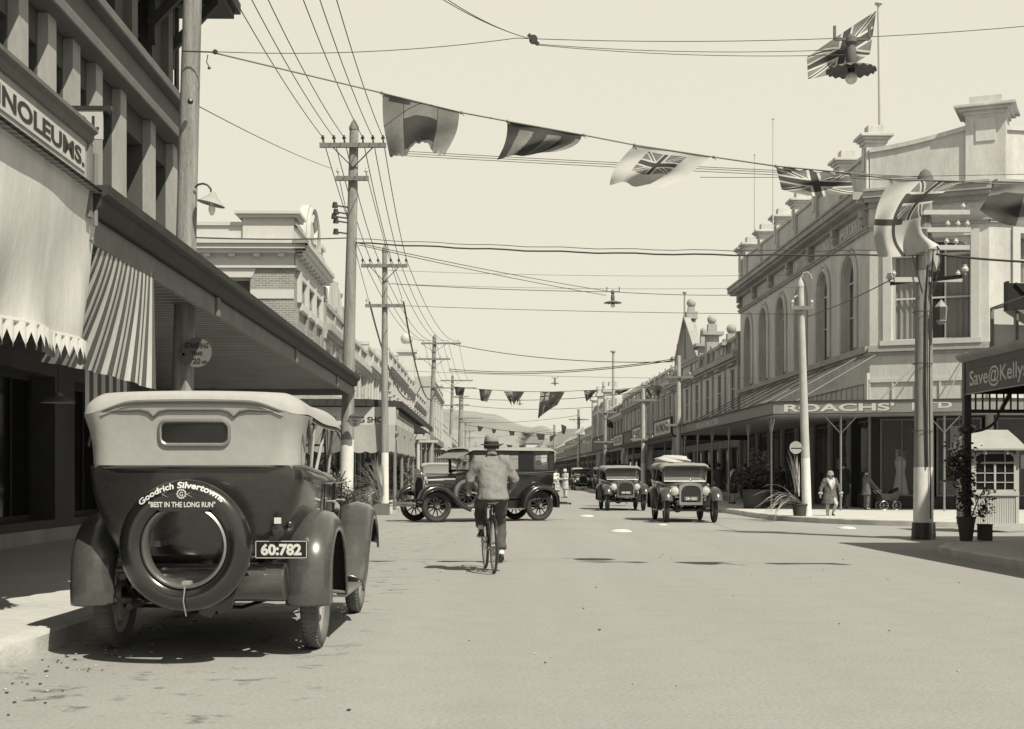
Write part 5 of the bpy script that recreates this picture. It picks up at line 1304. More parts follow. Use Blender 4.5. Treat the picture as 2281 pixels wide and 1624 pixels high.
for s in (-1, 1):
    pts = [Vector((xs - .01 + s * .08 + dx, ys - .082, zs_ + .335 + dz)) for dx, dz in ((-.045, 0), (0, .022), (.045, 0), (0, -.022))]; m.tube(pts, .003, 4, closed=True)
for k_ in range(12): a = k_ * .5236; m.ball((xs - .01 + .027 * math.cos(a), ys - .082, zs_ + .337 + .027 * math.sin(a)), .007, 6)
text(m, 'G', lambda a, b_: (xs - .022 + a * .024, ys - .084, zs_ + .322 + b_ * .03), .02)
m.obj('lettering', 'lettering_white', sp, 0)
m = MB()
for s in (-1, 1): m.bar((s * .2 + .02, -.72, .8), (s * .2 + .02, ys + .06, .8), .04, .04)
m.bar((.02, -.72, .5), (.02, ys, .42), .08, .05); m.tube([(-.5, -.78, .62), (.5, -.78, .62)], .02, 8); m.slab([(.1, ys + .1, .42), (.32, ys + .1, .5), (.3, ys + .1, .38), (.22, ys + .1, .33), (.2, ys + .1, .36), (.16, ys + .1, .31), (.08, ys + .1, .34)], (0, .02, 0))
m.obj('spare_carrier', 'car_black', car1)
# rear plate and tail lamp
px, py, pz = .606, -.83, .755
m = MB(); m.box((px - .175, py, pz - .062), (px + .175, py + .01, pz + .062)); pl = m.obj('number_plate', 'plate_black', car1, 0, bevel=.004)
m = MB(); text(m, '60:782', lambda a, b_: (px - .135 + a * .27, py - .002, pz - .04 + b_ * .08), .045)
for (a0, a1, b0, b1) in ((-.17, .17, .053, .057), (-.17, .17, -.057, -.053), (-.17, -.166, -.057, .057), (.166, .17, -.057, .057)): m.box((px + a0, py - .003, pz + b0), (px + a1, py, pz + b1))
m.obj('lettering', 'lettering_white', pl, 0)
m = MB(); m.lathe([(.001, -.05), (.035, -.045), (.045, 0), (.045, .03), (.03, .035)], (px - .02, py + .0, pz + .12), (0, -1, 0), 18); m.box((px - .045, py - .02, pz + .17), (px + .005, py + .0, pz + .215)); m.tube([(px, py + .02, pz + .12), (px + .05, py + .05, pz + .16), (px - .1, -.68, pz + .1)], .012, 6)
tl = m.obj('tail_lamp', 'car_black', car1)
m = MB(); m.ball((px + .055, py - .0, pz + .165), .026, 10); m.obj('lamp_bulb', 'car_black', tl)
m = MB(); m.box((px - .043, py - .023, pz + .172), (px + .003, py - .0205, pz + .213)); m.obj('lens', 'lettering_white', tl, 0)
m = MB(); m.tube([(-.3, -.2, .42), (-.34, -.75, .4), (-.36, -.98, .39)], .022, 8); m.obj('exhaust_pipe', 'iron_dark', car1)
# ---- the sedan crossing
yaw = R(90 + 27)
pn = G(972, 1164)
def at_wheel(p, yaw, wx, wy):      # place so that car point (wx, wy) stands on p
    c_, s_ = math.cos(yaw), math.sin(yaw); return (p.x - (wx * c_ - wy * s_), p.y - (wx * s_ + wy * c_), 0)
wb2 = 3.06
l2 = at_wheel(pn, yaw, -.72 * 1, wb2)
sed = car('sedan_car', 'dark closed sedan crossing the street behind the cyclist', l2, yaw, wb=wb2, tr=.72, Rr=.42, kind='sedan', wheelsp=11, paint='car_black', hood='hood_grey', hoodz=2.0, belt=1.33, side_spare=True, radm='chrome')
m = MB(); m.tube([(-.7, -.98, .46), (-.5, -1.06, .46), (.5, -1.06, .46), (.7, -.98, .46)], .035, 8); m.tube([(-.36, -.4, .5), (-.38, -1.05, .48)], .03, 6); m.tube([(.36, -.4, .5), (.38, -1.05, .48)], .03, 6); m.obj('rear_bumper', 'car_black', sed)
m = MB(); m.tube([(-.75, wb2 + .62, .5), (-.5, wb2 + .68, .5), (.5, wb2 + .68, .5), (.75, wb2 + .62, .5)], .03, 8); m.tube([(-.75, wb2 + .62, .43), (.75, wb2 + .62, .43)], .02, 8); m.box((-.38, wb2 + .3, .46), (-.34, wb2 + .68, .52)); m.box((.34, wb2 + .3, .46), (.38, wb2 + .68, .52)); m.obj('bumper', 'steel', sed)
m = MB(); m.box((.1, wb2 + .33, .6), (.42, wb2 + .35, .7)); m.obj('number_plate', 'cream', sed, 0)
# ---- oncoming tourers
pf = G(1537, 1164)
lA = at_wheel(pf, R(181), 0, 2.42); carA = car('touring_car', 'nearest oncoming touring car with a bundle tied on its roof', lA, R(181), wb=2.6, tr=.68, Rr=.37, hood='hood_grey', plate=('58·423', 'front'), hoodz=1.72, belt=1.18, sc=.93, screen='glass_screen', group='touring cars coming up the street')
pf = G(1393, 1137.5)
lB = at_wheel(pf, R(181.5), 0, 2.42); carB = car('touring_car', 'oncoming touring car behind the one with the roof bundle', lB, R(181.5), wb=2.6, tr=.68, Rr=.37, hood='hood_grey', plate=('58·958', 'front'), hoodz=1.72, belt=1.18, sc=.93, screen='glass_screen', group='touring cars coming up the street')
carC = car('touring_car', 'small distant touring car left of the two oncoming ones', (5.7, 116, 0), R(182), wb=2.6, tr=.7, Rr=.4, hood='hood_canvas', hoodz=1.85, group='touring cars coming up the street')
carD = car('touring_car', 'distant dark touring car half hidden behind the second oncoming one', (6.95, 106, 0), R(182), wb=2.6, tr=.7, Rr=.4, hood='hood_grey', hoodz=1.85, group='touring cars coming up the street')
carE = car('touring_car', 'pale hooded car parked along the left kerb beyond the sedan', (-3.05, 58, 0), R(1), wb=2.6, tr=.7, Rr=.4, hood='hood_canvas', hoodz=1.75, paint='cream', group='cars parked along the left kerb')
carF = car('touring_car', 'distant dark car parked at the left kerb beyond the pale one', (-4.2, 92, 0), R(1), wb=2.6, tr=.7, Rr=.4, hood='hood_grey', hoodz=1.75, group='cars parked along the left kerb')
# bundle on the roof of the first oncoming car
o = MB(); 
def bun(u, v):
    a = u * 2 * math.pi; t = v * math.pi / 2; r = 1 + .12 * math.sin(a * 5) * math.sin(t) + .1 * math.sin(a * 3 + t * 6)
    return (.5 * math.cos(a) * math.cos(t) ** .4 * r, .35 * math.sin(a) * math.cos(t) ** .4 * r, .15 * math.sin(t) * (1 + .3 * math.sin(a * 2)))
o.grid(bun, 40, 10, closeu=True)
o = o.obj('roof_bundle', 'flag_light', None, 60, loc=(lA[0] - .25, lA[1] - .8, 1.6)); tag(o, 'pale cloth bundle tied on the roof of the oncoming car', 'bundle')
# ladder standing behind the oncoming cars
o = T('ladder', 'wooden stepladder standing between the two oncoming cars', 'ladder', (4.8, 55, 0), R(10))
m = MB(); m.bar((-.2, .35, 0), (-.12, 0, 1.75), .04, .05); m.bar((.2, .35, 0), (.12, 0, 1.75), .04, .05); m.obj('rail', 'cream', o, 0)
m = MB()
for i in range(7): z = .2 + i * .23; m = MB(); m.box((-.18, .32 - z * .2 - .04, z), (.18, .32 - z * .2 + .05, z + .03)); m.obj('rung', 'cream', o, 0)
# ================================================================== poles, wires, lamps
def insul(m, x, y, z, r=.04): m.lathe([(r * .35, 0), (r * .35, r), (r, r * 1.1), (r * 1.1, r * 1.8), (r * .6, r * 2.6), (r * .7, r * 3), (.001, r * 3.3)], (x, y, z), n=12)
def pole(label, base, h, r0, r1, arms=(), mt='pole_wood', white=1.9, lean=(0, 0), name='telegraph_pole', group=None, cap=True, n=14, cat='pole'):
    """arms: (z, width, xoffset, list of insulator x)"""
    t = T(name, label, cat, (base[0], base[1], base[2] if len(base) > 2 else 0), 0, group)
    at = lambda z: Vector((lean[0] * z / h, lean[1] * z / h, z)); rr = lambda z: r0 + (r1 - r0) * z / h
    m = MB(); K = 14
    zs = [h * i / K for i in range(K + 1)]
    if white: zs = sorted(zs + [white])
    rings = []
    for z in zs:
        c_ = at(z); rings.append([c_ + Vector(((rr(z) * (1 + .03 * math.sin(3 * a_ + z))) * math.cos(a_), rr(z) * math.sin(a_), 0)) for a_ in [2 * math.pi * i / n for i in range(n)]])
    m.loft(rings)
    for k in range(len(zs) - 1):
        if white and zs[k + 1] <= white + .001:
            for j in range(n): m.m[k * n + j] = 1
    m.obj('shaft', [mt, 'whitewash'], t, 50)
    if cap:
        m = MB(); m.lathe([(r1 * 1.12, -.02), (r1 * 1.12, .05), (r1 * .6, .16), (.001, .24)], at(h), n=10); m.obj('cap', 'grey_timber' if mt != 'pole_concrete' else mt, t)
    for (z, w_, xo, ins) in arms:
        c_ = at(z); m = MB(); m.box((c_.x + xo - w_ / 2, c_.y - rr(z) - .09, z - .05), (c_.x + xo + w_ / 2, c_.y - rr(z) - .001, z + .05)); a = m.obj('crossarm', 'grey_timber', t, 0)
        m = MB()
        for q in ins: m.cyl((c_.x + q, c_.y - rr(z) - .045, z + .05), (c_.x + q, c_.y - rr(z) - .045, z + .12), .012); insul(m, c_.x + q, c_.y - rr(z) - .045, z + .1)
        if ins: m.obj('insulator', 'porcelain' if len(ins) <= 4 else 'iron_dark', a)
        if w_ > 1.2 and mt == 'pole_wood':
            m = MB(); m.bar((c_.x - w_ * .3, c_.y - rr(z) - .05, z - .05), (c_.x, c_.y - rr(z) - .02, z - .5), .03, .02); m.bar((c_.x + w_ * .3, c_.y - rr(z) - .05, z - .05), (c_.x, c_.y - rr(z) - .02, z - .5), .03, .02); m.obj('brace', 'iron_dark', a, 0)
    return t
b1 = Vector((D(397, 600, 15.7).x, 15.7, .13)); t1 = D(436, -470, 15.7)
P1 = pole('big weathered pole rising through the left verandah above the parked car', b1, 9.0, .13, .095, ((8.85, 1.95, 0, (-.9, -.6, -.3, .3, .6, .9)),), lean=(.22, 0), white=1.7)
b2 = Vector((D(769, 1150, 31.6).x, 31.6, .1))
P2 = pole('telegraph pole at the corner of the left verandah with a wide crossarm', b2, 9.0, .165, .1, ((8.6, 1.5, 0, (-.68, -.43, -.2, .22, .45, .68)), (7.85, .75, 0, (-.32, .32))), lean=(.2, 0), white=1.95)
m = MB()
for z, dx in ((7.2, -.22), (7.05, -.2), (6.95, -.24), (6.85, -.2), (6.6, -.2)): m.cyl((dx, -.1, z), (dx, -.1, z + .12), .07, .05, 10); m.bar((dx, -.1, z + .05), (.1, 0, z + .02), .03, .03)
m.obj('fittings', 'iron_dark', P2)
b3 = Vector((D(857, 1145, 43.7).x, 43.7, .05))
P3 = pole('slimmer pole beyond the side street with white painted foot and two crossarms', b3, 8.2, .13, .08, ((7.75, 1.45, 0, (-.68, -.45, -.2, .2, .45, .68)), (6.5, 1.2, 0, (-.55, .55))), white=1.9)
b4 = Vector((D(957, 1100, 80).x, 80, .1))
P4 = pole('leaning pole farther down the left kerb', b4, 9.0, .17, .11, ((8.7, 2.3, .4, (-.6, .1, .8, 1.4)), (7.8, 1.9, 0, (-.8, -.4, .4, .8)), (6.2, 1.2, 0, (-.5, .5))), lean=(.28, 0), white=0)
b5 = Vector((D(1001, 1090, 129).x, 129, .1))
P5 = pole('distant pole beside the tall brick hotel', b5, 10.2, .18, .12, ((9.9, 3, .4, ()), (9.2, 3.6, .4, ()), (7.6, 2, 0, ())), lean=(.3, 0), white=0)
b6 = Vector((D(1024, 1090, 168).x, 168, .1))
P6 = pole('far thick pole with many wires before the hills', b6, 11.2, .3, .26, ((8, 3.4, 1.0, ()), (10.6, 2, 0, ()), (9.6, 2, 0, ())), lean=(.2, 0), white=0)
for i, (x, yt, Z, lb) in enumerate([(1037, 930, 205, 'very distant pole just left of the hills'), (1046, 950, 245, 'tiny pole at the left of the street end'), (1060, 985, 300, 'tiniest pole above the sedan roof')]):
    pt_ = D(x, yt, Z); pole(lb, (pt_.x, Z, 0), pt_.z, .16, .12, ((pt_.z - .8, 2.2, 0, ()), (pt_.z - 2, 2, 0, ())), white=0, cap=False)
bc_ = G(1798, 1161, .0); 
PC = pole('slim pale concrete pole on the sunlit corner kerb before the store', (bc_.x, bc_.y, 0), 6.35, .13, .085, ((5.75, .62, 0, (-.26, .26)),), mt='pole_concrete', white=1.7, lean=(-.18, 0), name='concrete_pole')
m = MB(); m.tube([(-.17, 0, 6.35), (-.16, 0, 6.6), (-.1, 0, 6.72), (.02, 0, 6.74), (.1, 0, 6.66), (.12, 0, 6.55)], .012, 6); m.bar((-.35, 0, 6.05), (-.12, 0, 6.2), .04, .04); m.obj('gooseneck', 'cream', PC)
for (x, yt, Z, arms, lb) in [(1512, 797, 64, 1, 'telegraph pole standing at the end of the department store awning'), (1433, 856, 78, 1, 'second pole along the right side row'), (1348, 892, 104, 1, 'third pole along the right side row'), (1289, 914, 134, 1, 'far pole rising beside the street end flags'), (1235, 948, 183, 1, 'farthest pole at the street end')]:
    pt_ = D(x, yt, Z); k = Z / 64
    pole(lb, (pt_.x, Z, .1), pt_.z, .12 * k ** .5, .09 * k ** .5, ((pt_.z - 1.0, 1.3 * k ** .5, 0, (-.5, .5)), (pt_.z - 3.2, 1.3 * k ** .5, 0, (-.5, .5))), white=0 if Z > 90 else 1.8, cap=False, mt='pole_concrete' if Z < 90 else 'pole_wood')
# the double pole
g = G(2068, 1203)
DP = T('double_pole', 'thick double pole with whitewashed lower half and dark metal foot at the right', 'pole', (g.x, g.y + .2, 0))
def dshaft(dx, dy, r0, r1, h, nm):
    m = MB(); n = 16; zs = [0, .34, .8, 1.4, 2, 3, 4, 5, 6, h]; rings = [[Vector((dx + (r0 + (r1 - r0) * z / h) * math.cos(2 * math.pi * i / n), dy + (r0 + (r1 - r0) * z / h) * math.sin(2 * math.pi * i / n), z)) for i in range(n)] for z in zs]
    m.loft(rings)
    for k in range(3): 
        for j in range(n): m.m[k * n + j] = 1
    m.obj(nm, ['pole_wood', 'whitewash'], DP, 50)
dshaft(-.06, 0, .175, .12, 5.2, 'shaft'); dshaft(.12, .28, .12, .1, 4.0, 'shaft'); dshaft(.04, .14, .15, .13, 6.95, 'shaft')
m = MB(); m.tube([(-.06, 0, 0), (-.06, 0, .33)], [.21, .19], 16); m.tube([(.12, .28, 0), (.12, .28, .33)], [.17, .155], 16); m.obj('metal_foot', 'iron_dark', DP)
m = MB(); m.tube([(-.02, -.19, 1.4), (-.05, -.17, 3.0), (-.03, -.15, 4.6), (.02, -.12, 5.3)], .018, 6); m.tube([(.05, -.18, .4), (.03, -.17, 2.5), (.04, -.15, 4.2), (.12, -.12, 5.6)], .014, 6)
for z in (2.1, 3.4, 4.4): m.tube([(-.06 + .19 * math.cos(a * .4), .19 * math.sin(a * .4), z) for a in range(16)], .008, 4, closed=True)
m.tube([(-.1, -.16, 4.75), (-.3, -.14, 5.5), (-.1, -.12, 5.8)], .014, 6); m.tube([(.1, -.16, 4.75), (.28, -.14, 5.5), (.1, -.12, 5.8)], .014, 6)
m.obj('cables', 'iron_dark', DP)
m = MB(); m.lathe([(.16, -.05), (.16, .06), (.09, .2), (.001, .26)], (.04, .14, 6.95), n=12); m.obj('cap', 'stucco_dark', DP)
for z, w_, xo, ins in ((6.32, .9, .35, (.72,)), (5.98, 1.35, .15, (-.5, .42, .62, .8)), (5.64, 1.35, .12, (-.5, .4, .58)), (5.02, 1.3, -.0, (-.62, .62))):
    m = MB(); m.box((.04 + xo - w_ / 2, -.08, z - .045), (.04 + xo + w_ / 2, .0, z + .045)); a = m.obj('crossarm', 'cream', DP, 0)
    m = MB(); [insul(m, q, -.04, z + .05, .042) for q in ins]; m.obj('insulator', 'porcelain', a)
for s in (-1, 1):
    m = MB(); m.bar((.02 + s * .55, -.5 * s, 5.02), (.02 + s * .1, -.04, 5.02), .06, .07); m.obj('crossarm', 'iron_dark', DP, 0)
    m = MB(); insul(m, .02 + s * .58, -.52 * s, 5.05, .06); m.obj('insulator', 'porcelain', DP)
m = MB(); m.cyl((.14, .0, 5.2), (.14, .0, 5.6), .13, .13, 16); m.lathe([(.14, 0), (.14, .04), (.05, .08)], (.14, 0, 5.6), n=16); m.obj('transformer', 'pole_concrete', DP)
ln = T('pole_lantern', 'small glazed lantern fixed to the double pole', 'lantern', (g.x + .24, g.y - .02, 4.2))
m = MB(); m.lathe([(.1, 0), (.12, .28), (.001, .42)], n=6); m.lathe([(.06, -.06), (.1, 0)], n=6); m.obj('frame', 'stucco_grey', ln, 0)
m = MB(); m.lathe([(.103, .02), (.121, .26)], n=6, cap=False); m.obj('pane', 'glass_mid', ln, 0)

# --- discs "standing time"
def disc(label, p, r, lines, mt='disc_grey', arm=-.2, lm='lettering_dark'):
    t = T('time_sign', label, 'sign', p)
    m = MB(); m.cyl((0, 0, 0), (0, .015, 0), r, r, 36); m.bar((arm, .01, -.02), (-r * .8, .01, -.02), .02, .03); m.obj('disc', mt, t)
    if lines:
        m = MB()
        for s_, z, w_, h_ in lines: text(m, s_, lambda a, c: ((a - .5) * w_ * r, -.003, z * r + c * h_ * r), .04)
        m.obj('lettering', lm, t, 0)
LN = [('STANDING', .28, 1.6, .36), ('TIME', -.2, .8, .26), ('20', -.78, .55, .4), ('MIN', -.78, .0, 0)][:3]
disc('round STANDING TIME 20 MIN sign on the big left pole', D(438, 785, 15.5), .165, LN + [('MIN.', -.72, .01, .01)][:0])
disc('round standing time sign on the corner telegraph pole', D(790, 936, 31.2), .15, LN)
disc('small dark disc sign on a white post beyond the bag shop', D(926, 1053, 62), .2, None, 'stucco_dark', arm=-.25)
disc('plain pale disc sign beside the concrete pole', D(1773, 997, 37.4), .17, None, 'stucco_grey', arm=.25)
m = MB(); p = D(438, 785, 15.5); 
o = T('sign_post', 'thin white post carrying the small dark disc sign', 'post', (D(931, 1053, 62.2).x, 62.2, .1)); m = MB(); m.cyl((0, 0, 0), (0, 0, 2.6), .09, .08); m.obj('shaft', 'white', o); m = MB(); m.box((-.6, -.1, 2.6), (.9, .1, 2.7)); m.obj('arm', 'white', o, 0)
mm = MB(); text(mm, 'MIN', lambda a, c: (.38 * .165 + a * .33 * .165, -.003, -.75 * .165 + c * .2 * .165), .04); mm.obj('lettering', 'lettering_dark', bpy.data.objects['time_sign'], 0)

# --- wires
def wire(label, a, b_, sag, r=.008, n=16, grp='overhead wires along the left side', pts=None):
    a = Vector(a); b_ = Vector(b_)
    P = pts or [a + (b_ - a) * i / n + Vector((0, 0, -4 * sag * (i / n) * (1 - i / n))) for i in range(n + 1)]
    o = MB(); c0 = P[0].copy() if isinstance(P[0], Vector) else Vector(P[0])
    o.tube([Vector(q) - c0 for q in P], r, 5); o = o.obj('overhead_wire', 'wire', None, 80, loc=c0); tag(o, label, 'wire', grp); return o
w1 = [Vector((b1.x + .22 + q, 15.6, b1.z + 9.0)) for q in (-.9, -.6, -.3, .3, .6, .9)]
w2 = [Vector((b2.x + .19 + q, 31.45, b2.z + 8.78)) for q in (-.68, -.43, -.2, .22, .45, .68)]
w3 = [Vector((b3.x + q, 44.3, b3.z + 7.93)) for q in (-.68, -.45, -.2, .2, .45, .68)]
w4 = [Vector((b4.x + .27 + q, 79.8, b4.z + 8.87)) for q in (-.6, -.3, .1, .5, .8, 1.4)]
w5 = [Vector((b5.x + .3 + q, 128.8, b5.z + 9.9)) for q in (-1, -.5, 0, .6, 1.2, 1.8)]
for A_, B_, sg, lb in ((w1, w2, .28, 'line wire from the big left pole to the corner pole'), (w2, w3, .2, 'line wire from the corner pole to the slimmer pole'), (w3, w4, .7, 'line wire sagging from the slimmer pole to the leaning pole'), (w4, w5, .9, 'line wire between the far left poles')):
    for i, (p, q) in enumerate(zip(A_, B_)): wire(lb, p, q, sg + .03 * (i % 3), .009 if A_ is w1 else .011, 20)
for i, q in enumerate((-.32, .32)):
    wire('line wire on the lower crossarm of the corner pole', (b2.x + .17 + q, 31.45, b2.z + 8.0), (b3.x + q * 1.7, 44.3, b3.z + 6.7), .15, .009)
    wire('heavy cable looping low between the left poles', (b3.x + q * 1.7, 44.3, b3.z + 6.7), (b4.x + q * 1.5, 79.8, b4.z + 6.3), 1.8, .03)
wire('thin wire from the big left pole down to the corner pole', D(443, 237, 15.7), D(738, 375, 31.4), .05, .006)
X_ = 'wires strung across the street'
wire('long span wire carrying the street lamps high across the picture', D(470, 115, 15.6), D(1150, 85, 16.6), .08, .005, grp=X_)
wire('long span wire running out at the upper right', D(1150, 85, 16.6), D(2290, 58, 16.9), .1, .005, grp=X_)
for a, c in ((98, 110), (100, 122)): wire('lamp supply wire from the pulley to the large hanging lamp', D(1192, a, 16.6), D(1885, c, 16.8), .06, .0045, grp=X_)
for a in (972, 995): wire('steep lamp rope coming down to the pulley', D(a, -10 if a < 990 else -2, 14.5), D(1187, 88, 16.6), .05, .005, grp=X_)
o = T('pulley', 'small dark pulley where the lamp ropes meet', 'pulley', D(1188, 88, 16.6)); m = MB(); m.cyl((0, -.03, 0), (0, .03, 0), .05, .05, 16); m.bar((-.06, 0, .06), (.06, 0, -.06), .03, .04); m.obj('wheel', 'iron_dark', o)
c2_ = D(792, 541, 31.5); cD = D(2058, 568, g.y)
Pn = [c2_ + (cD - c2_) * i / 30 + Vector((0, 0, -.1 * math.sin(math.pi * i / 30) + .012 * math.sin(i * 1.7))) for i in range(31)]
wire('thick lashed cable from the corner pole across to the double pole', c2_, cD, 0, .018, grp=X_, pts=Pn)
Pn2 = [q + Vector((0, 0, .09)) for q in Pn]; wire('thin carrier wire above the thick lashed cable', c2_, cD, 0, .008, grp=X_, pts=Pn2)
wire('thick cable leaving the double pole to the right', D(2085, 566, g.y), D(2300, 584, g.y - 1), .02, .022, grp=X_)
wire('cable reaching the corner pole from the left building', D(430, 529, 24), D(775, 530, 31.4), .03, .014, grp=X_)
for k, (a, c) in enumerate(((336, 388), (341, 392), (346, 398))): wire('light wire from the corner pole across the bunting', D(885, a, 31.5), D(2050, c + 6, 27), .02, .007, grp=X_)
for a, c in ((556, 648), (560, 658)): wire('lamp wire from the corner pole to the second hanging lamp', D(800, a - 14, 31.5), D(1350, c, 46.8), .05, .01, grp=X_)
wire('span wire holding the second hanging lamp', D(872, 632, 44.5), D(1365, 650, 47), .05, .012, grp=X_)
wire('span wire holding the second hanging lamp', D(1365, 650, 47), D(1660, 657, 50), .05, .012, grp=X_)
wire('thin wire level with the arched windows', D(870, 680, 44.5), D(1785, 700, 37.4), .05, .008, grp=X_)
wire('dark wire from the double pole to the concrete pole', D(1990, 620, g.y), D(1800, 705, 37.3), .05, .012, grp=X_)
wire('thin wire below the parapet piers', D(1560, 395, 26), D(2290, 388, 26), .02, .006, grp=X_)
for (a, c) in (((1000, 765, 80), (1500, 806, 64)), ((1000, 822, 80), (1500, 800, 64)), ((1000, 826, 80), (1500, 803, 64)), ((1010, 885, 110), (1440, 872, 78)), ((1015, 900, 130), (1345, 905, 104)), ((1025, 940, 168), (1290, 925, 134)), ((1030, 975, 205), (1235, 955, 183)), ((960, 1020, 110), (1348, 1005, 104))):
    wire('far wire crossing above the distant street', D(*a), D(*c), .35, .02, grp='wires crossing the distant street')
for i, (y0, y1) in enumerate(((620, 628), (590, 600), (812, 830))): wire('faint crossing wire in mid distance', D(860, y0 + 12, 44.5), D(1790, y1 + 12, 44), .1, .006, grp=X_)

# --- lamps
def hanging(label, p, r, dia):
    t = T('hanging_street_lamp', label, 'street lamp', p, 0, 'lamps hung over the street')
    k = r / .3
    m = MB(); prof = [(.001, .02 * k), (.1 * k, .02 * k), (r * .98, -.03 * k), (r, -.045 * k)]
    n = 48; vs = []
    m.grid(lambda u, v: (lambda rr_, a: (rr_ * math.cos(a), rr_ * math.sin(a), .03 * k - .075 * k * v ** 1.5 + (.012 * k * math.sin(a * 18) * v ** 3)))(.05 * k + (r - .05 * k) * v, u * 2 * math.pi), 108, 10, closeu=True)
    m.obj('reflector', 'disc_grey', t, 60, solid=.008)
    m = MB(); m.lathe([(.05, .03), (.07, .1), (.06, .2), (.045, .26), (.07, .3), (.06, .36), (.02, .4)], n=16); m.bar((-.2 * k, 0, .34 * k), (.22 * k, 0, .34 * k), .03, .03); m.bar((-.2 * k, 0, .34 * k), (-.2 * k, 0, .5 * k), .03, .03); m.bar((.22 * k, 0, .34 * k), (.22 * k, 0, .5 * k), .03, .03)
    m.obj('hanger', 'stucco_dark', t)
    m = MB(); m.lathe([(.001, .0), (.045, -.01), (.04, -.08)], n=12); m.obj('lamp_holder', 'iron_dark', t)
    m = MB(); m.ball((0, 0, -.13 * k), .075 * k, 16); m.obj('bulb', 'bulb_glass', t)
hanging('largest hanging street lamp, seen against the flag on its pole', D(1896, 150, 16.8), .3, 0)
hanging('second hanging street lamp in mid sky over the crossing', D(1365, 672, 47), .3, 0)
hanging('third hanging street lamp, small above the far bunting', D(1236, 853, 100), .3, 0)
hanging('tiny hanging street lamp left of the ensign on the far bunting', D(1158, 899, 150), .35, 0)
t = T('bracket_lamp', 'curved bracket lamp with conical shade on the big left pole', 'street lamp', D(430, 440, 15.6))
q = [D(x, y, 15.6) - D(430, 440, 15.6) for x, y in ((434, 418), (442, 411), (452, 409), (462, 412), (469, 420), (471, 432))]
m = MB(); m.tube(q, .012, 8); m.obj('bracket', 'iron_dark', t)
c_ = D(472, 445, 15.6) - D(430, 440, 15.6)
m = MB(); m.lathe([(.16, -.05), (.155, -.045), (.06, .03), (.02, .09)], c_, (.25, .0, 1), 20, cap=False); m.obj('lamp_shade', 'stucco_grey', t, solid=.006)
m = MB(); m.lathe([(.02, -.02), (.035, -.07), (.04, -.12), (.02, -.17), (.001, -.18)], c_ + Vector((.0, 0, 0)), (.0, 0, 1), 12); m.obj('bulb', 'bulb_glass', t)
m = MB(); m.cyl(D(405, 114, 15.5) - P1.location * 1, D(470, 116, 15.5) - P1.location, .008); m.lathe([(.02, 0), (.03, .01), (.02, .02)], D(479, 115, 15.5) - P1.location, (0, 1, 0), 12); m.tube([D(463, 122, 15.5) - P1.location, D(460, 138, 15.5) - P1.location, D(466, 150, 15.5) - P1.location], .006, 5); m.ball(D(466, 151, 15.5) - P1.location, .02, 8); m.ball(D(424, 226, 15.45) - P1.location, .035, 8)
m.obj('eye_bolt', 'iron_dark', P1)
# --- flagpoles on the roofs
def flagpole(label, x, y0, y1, Z, r=.05, mt='white'):
    a = D(x, y0, Z); b_ = D(x + (4 if x == 1957 else 0), y1, Z); t = T('flagpole', label, 'flagpole', b_); m = MB(); m.cyl((0, 0, 0), a - b_, r, r * .7, 10); m.obj('shaft', mt, t); m = MB(); m.ball(a - b_, r * 2, 10, sc=(1, 1, .5)); m.obj('finial', mt, t)
flagpole('tall white flagpole on the corner pier of the department store', 1957, 8, 285, 47.0, .07)
flagpole('thin flagpole beside the gable of the ornate building', 1525, 652, 800, 88, .08, 'stucco_grey')
flagpole('thin flagpole over the crested building', 1366, 783, 905, 130, .14, 'stucco_grey')
flagpole('faint thin flagpole rising behind the store parapet', 1722, 265, 500, 60, .03, 'stucco')
flagpole('short faint flagpole behind the left end of the store parapet', 1681, 345, 530, 66, .03, 'stucco')
flagpole('flagpole with a small dark flag at the street end', 1351, 925, 1010, 140, .09, 'stucco_grey')

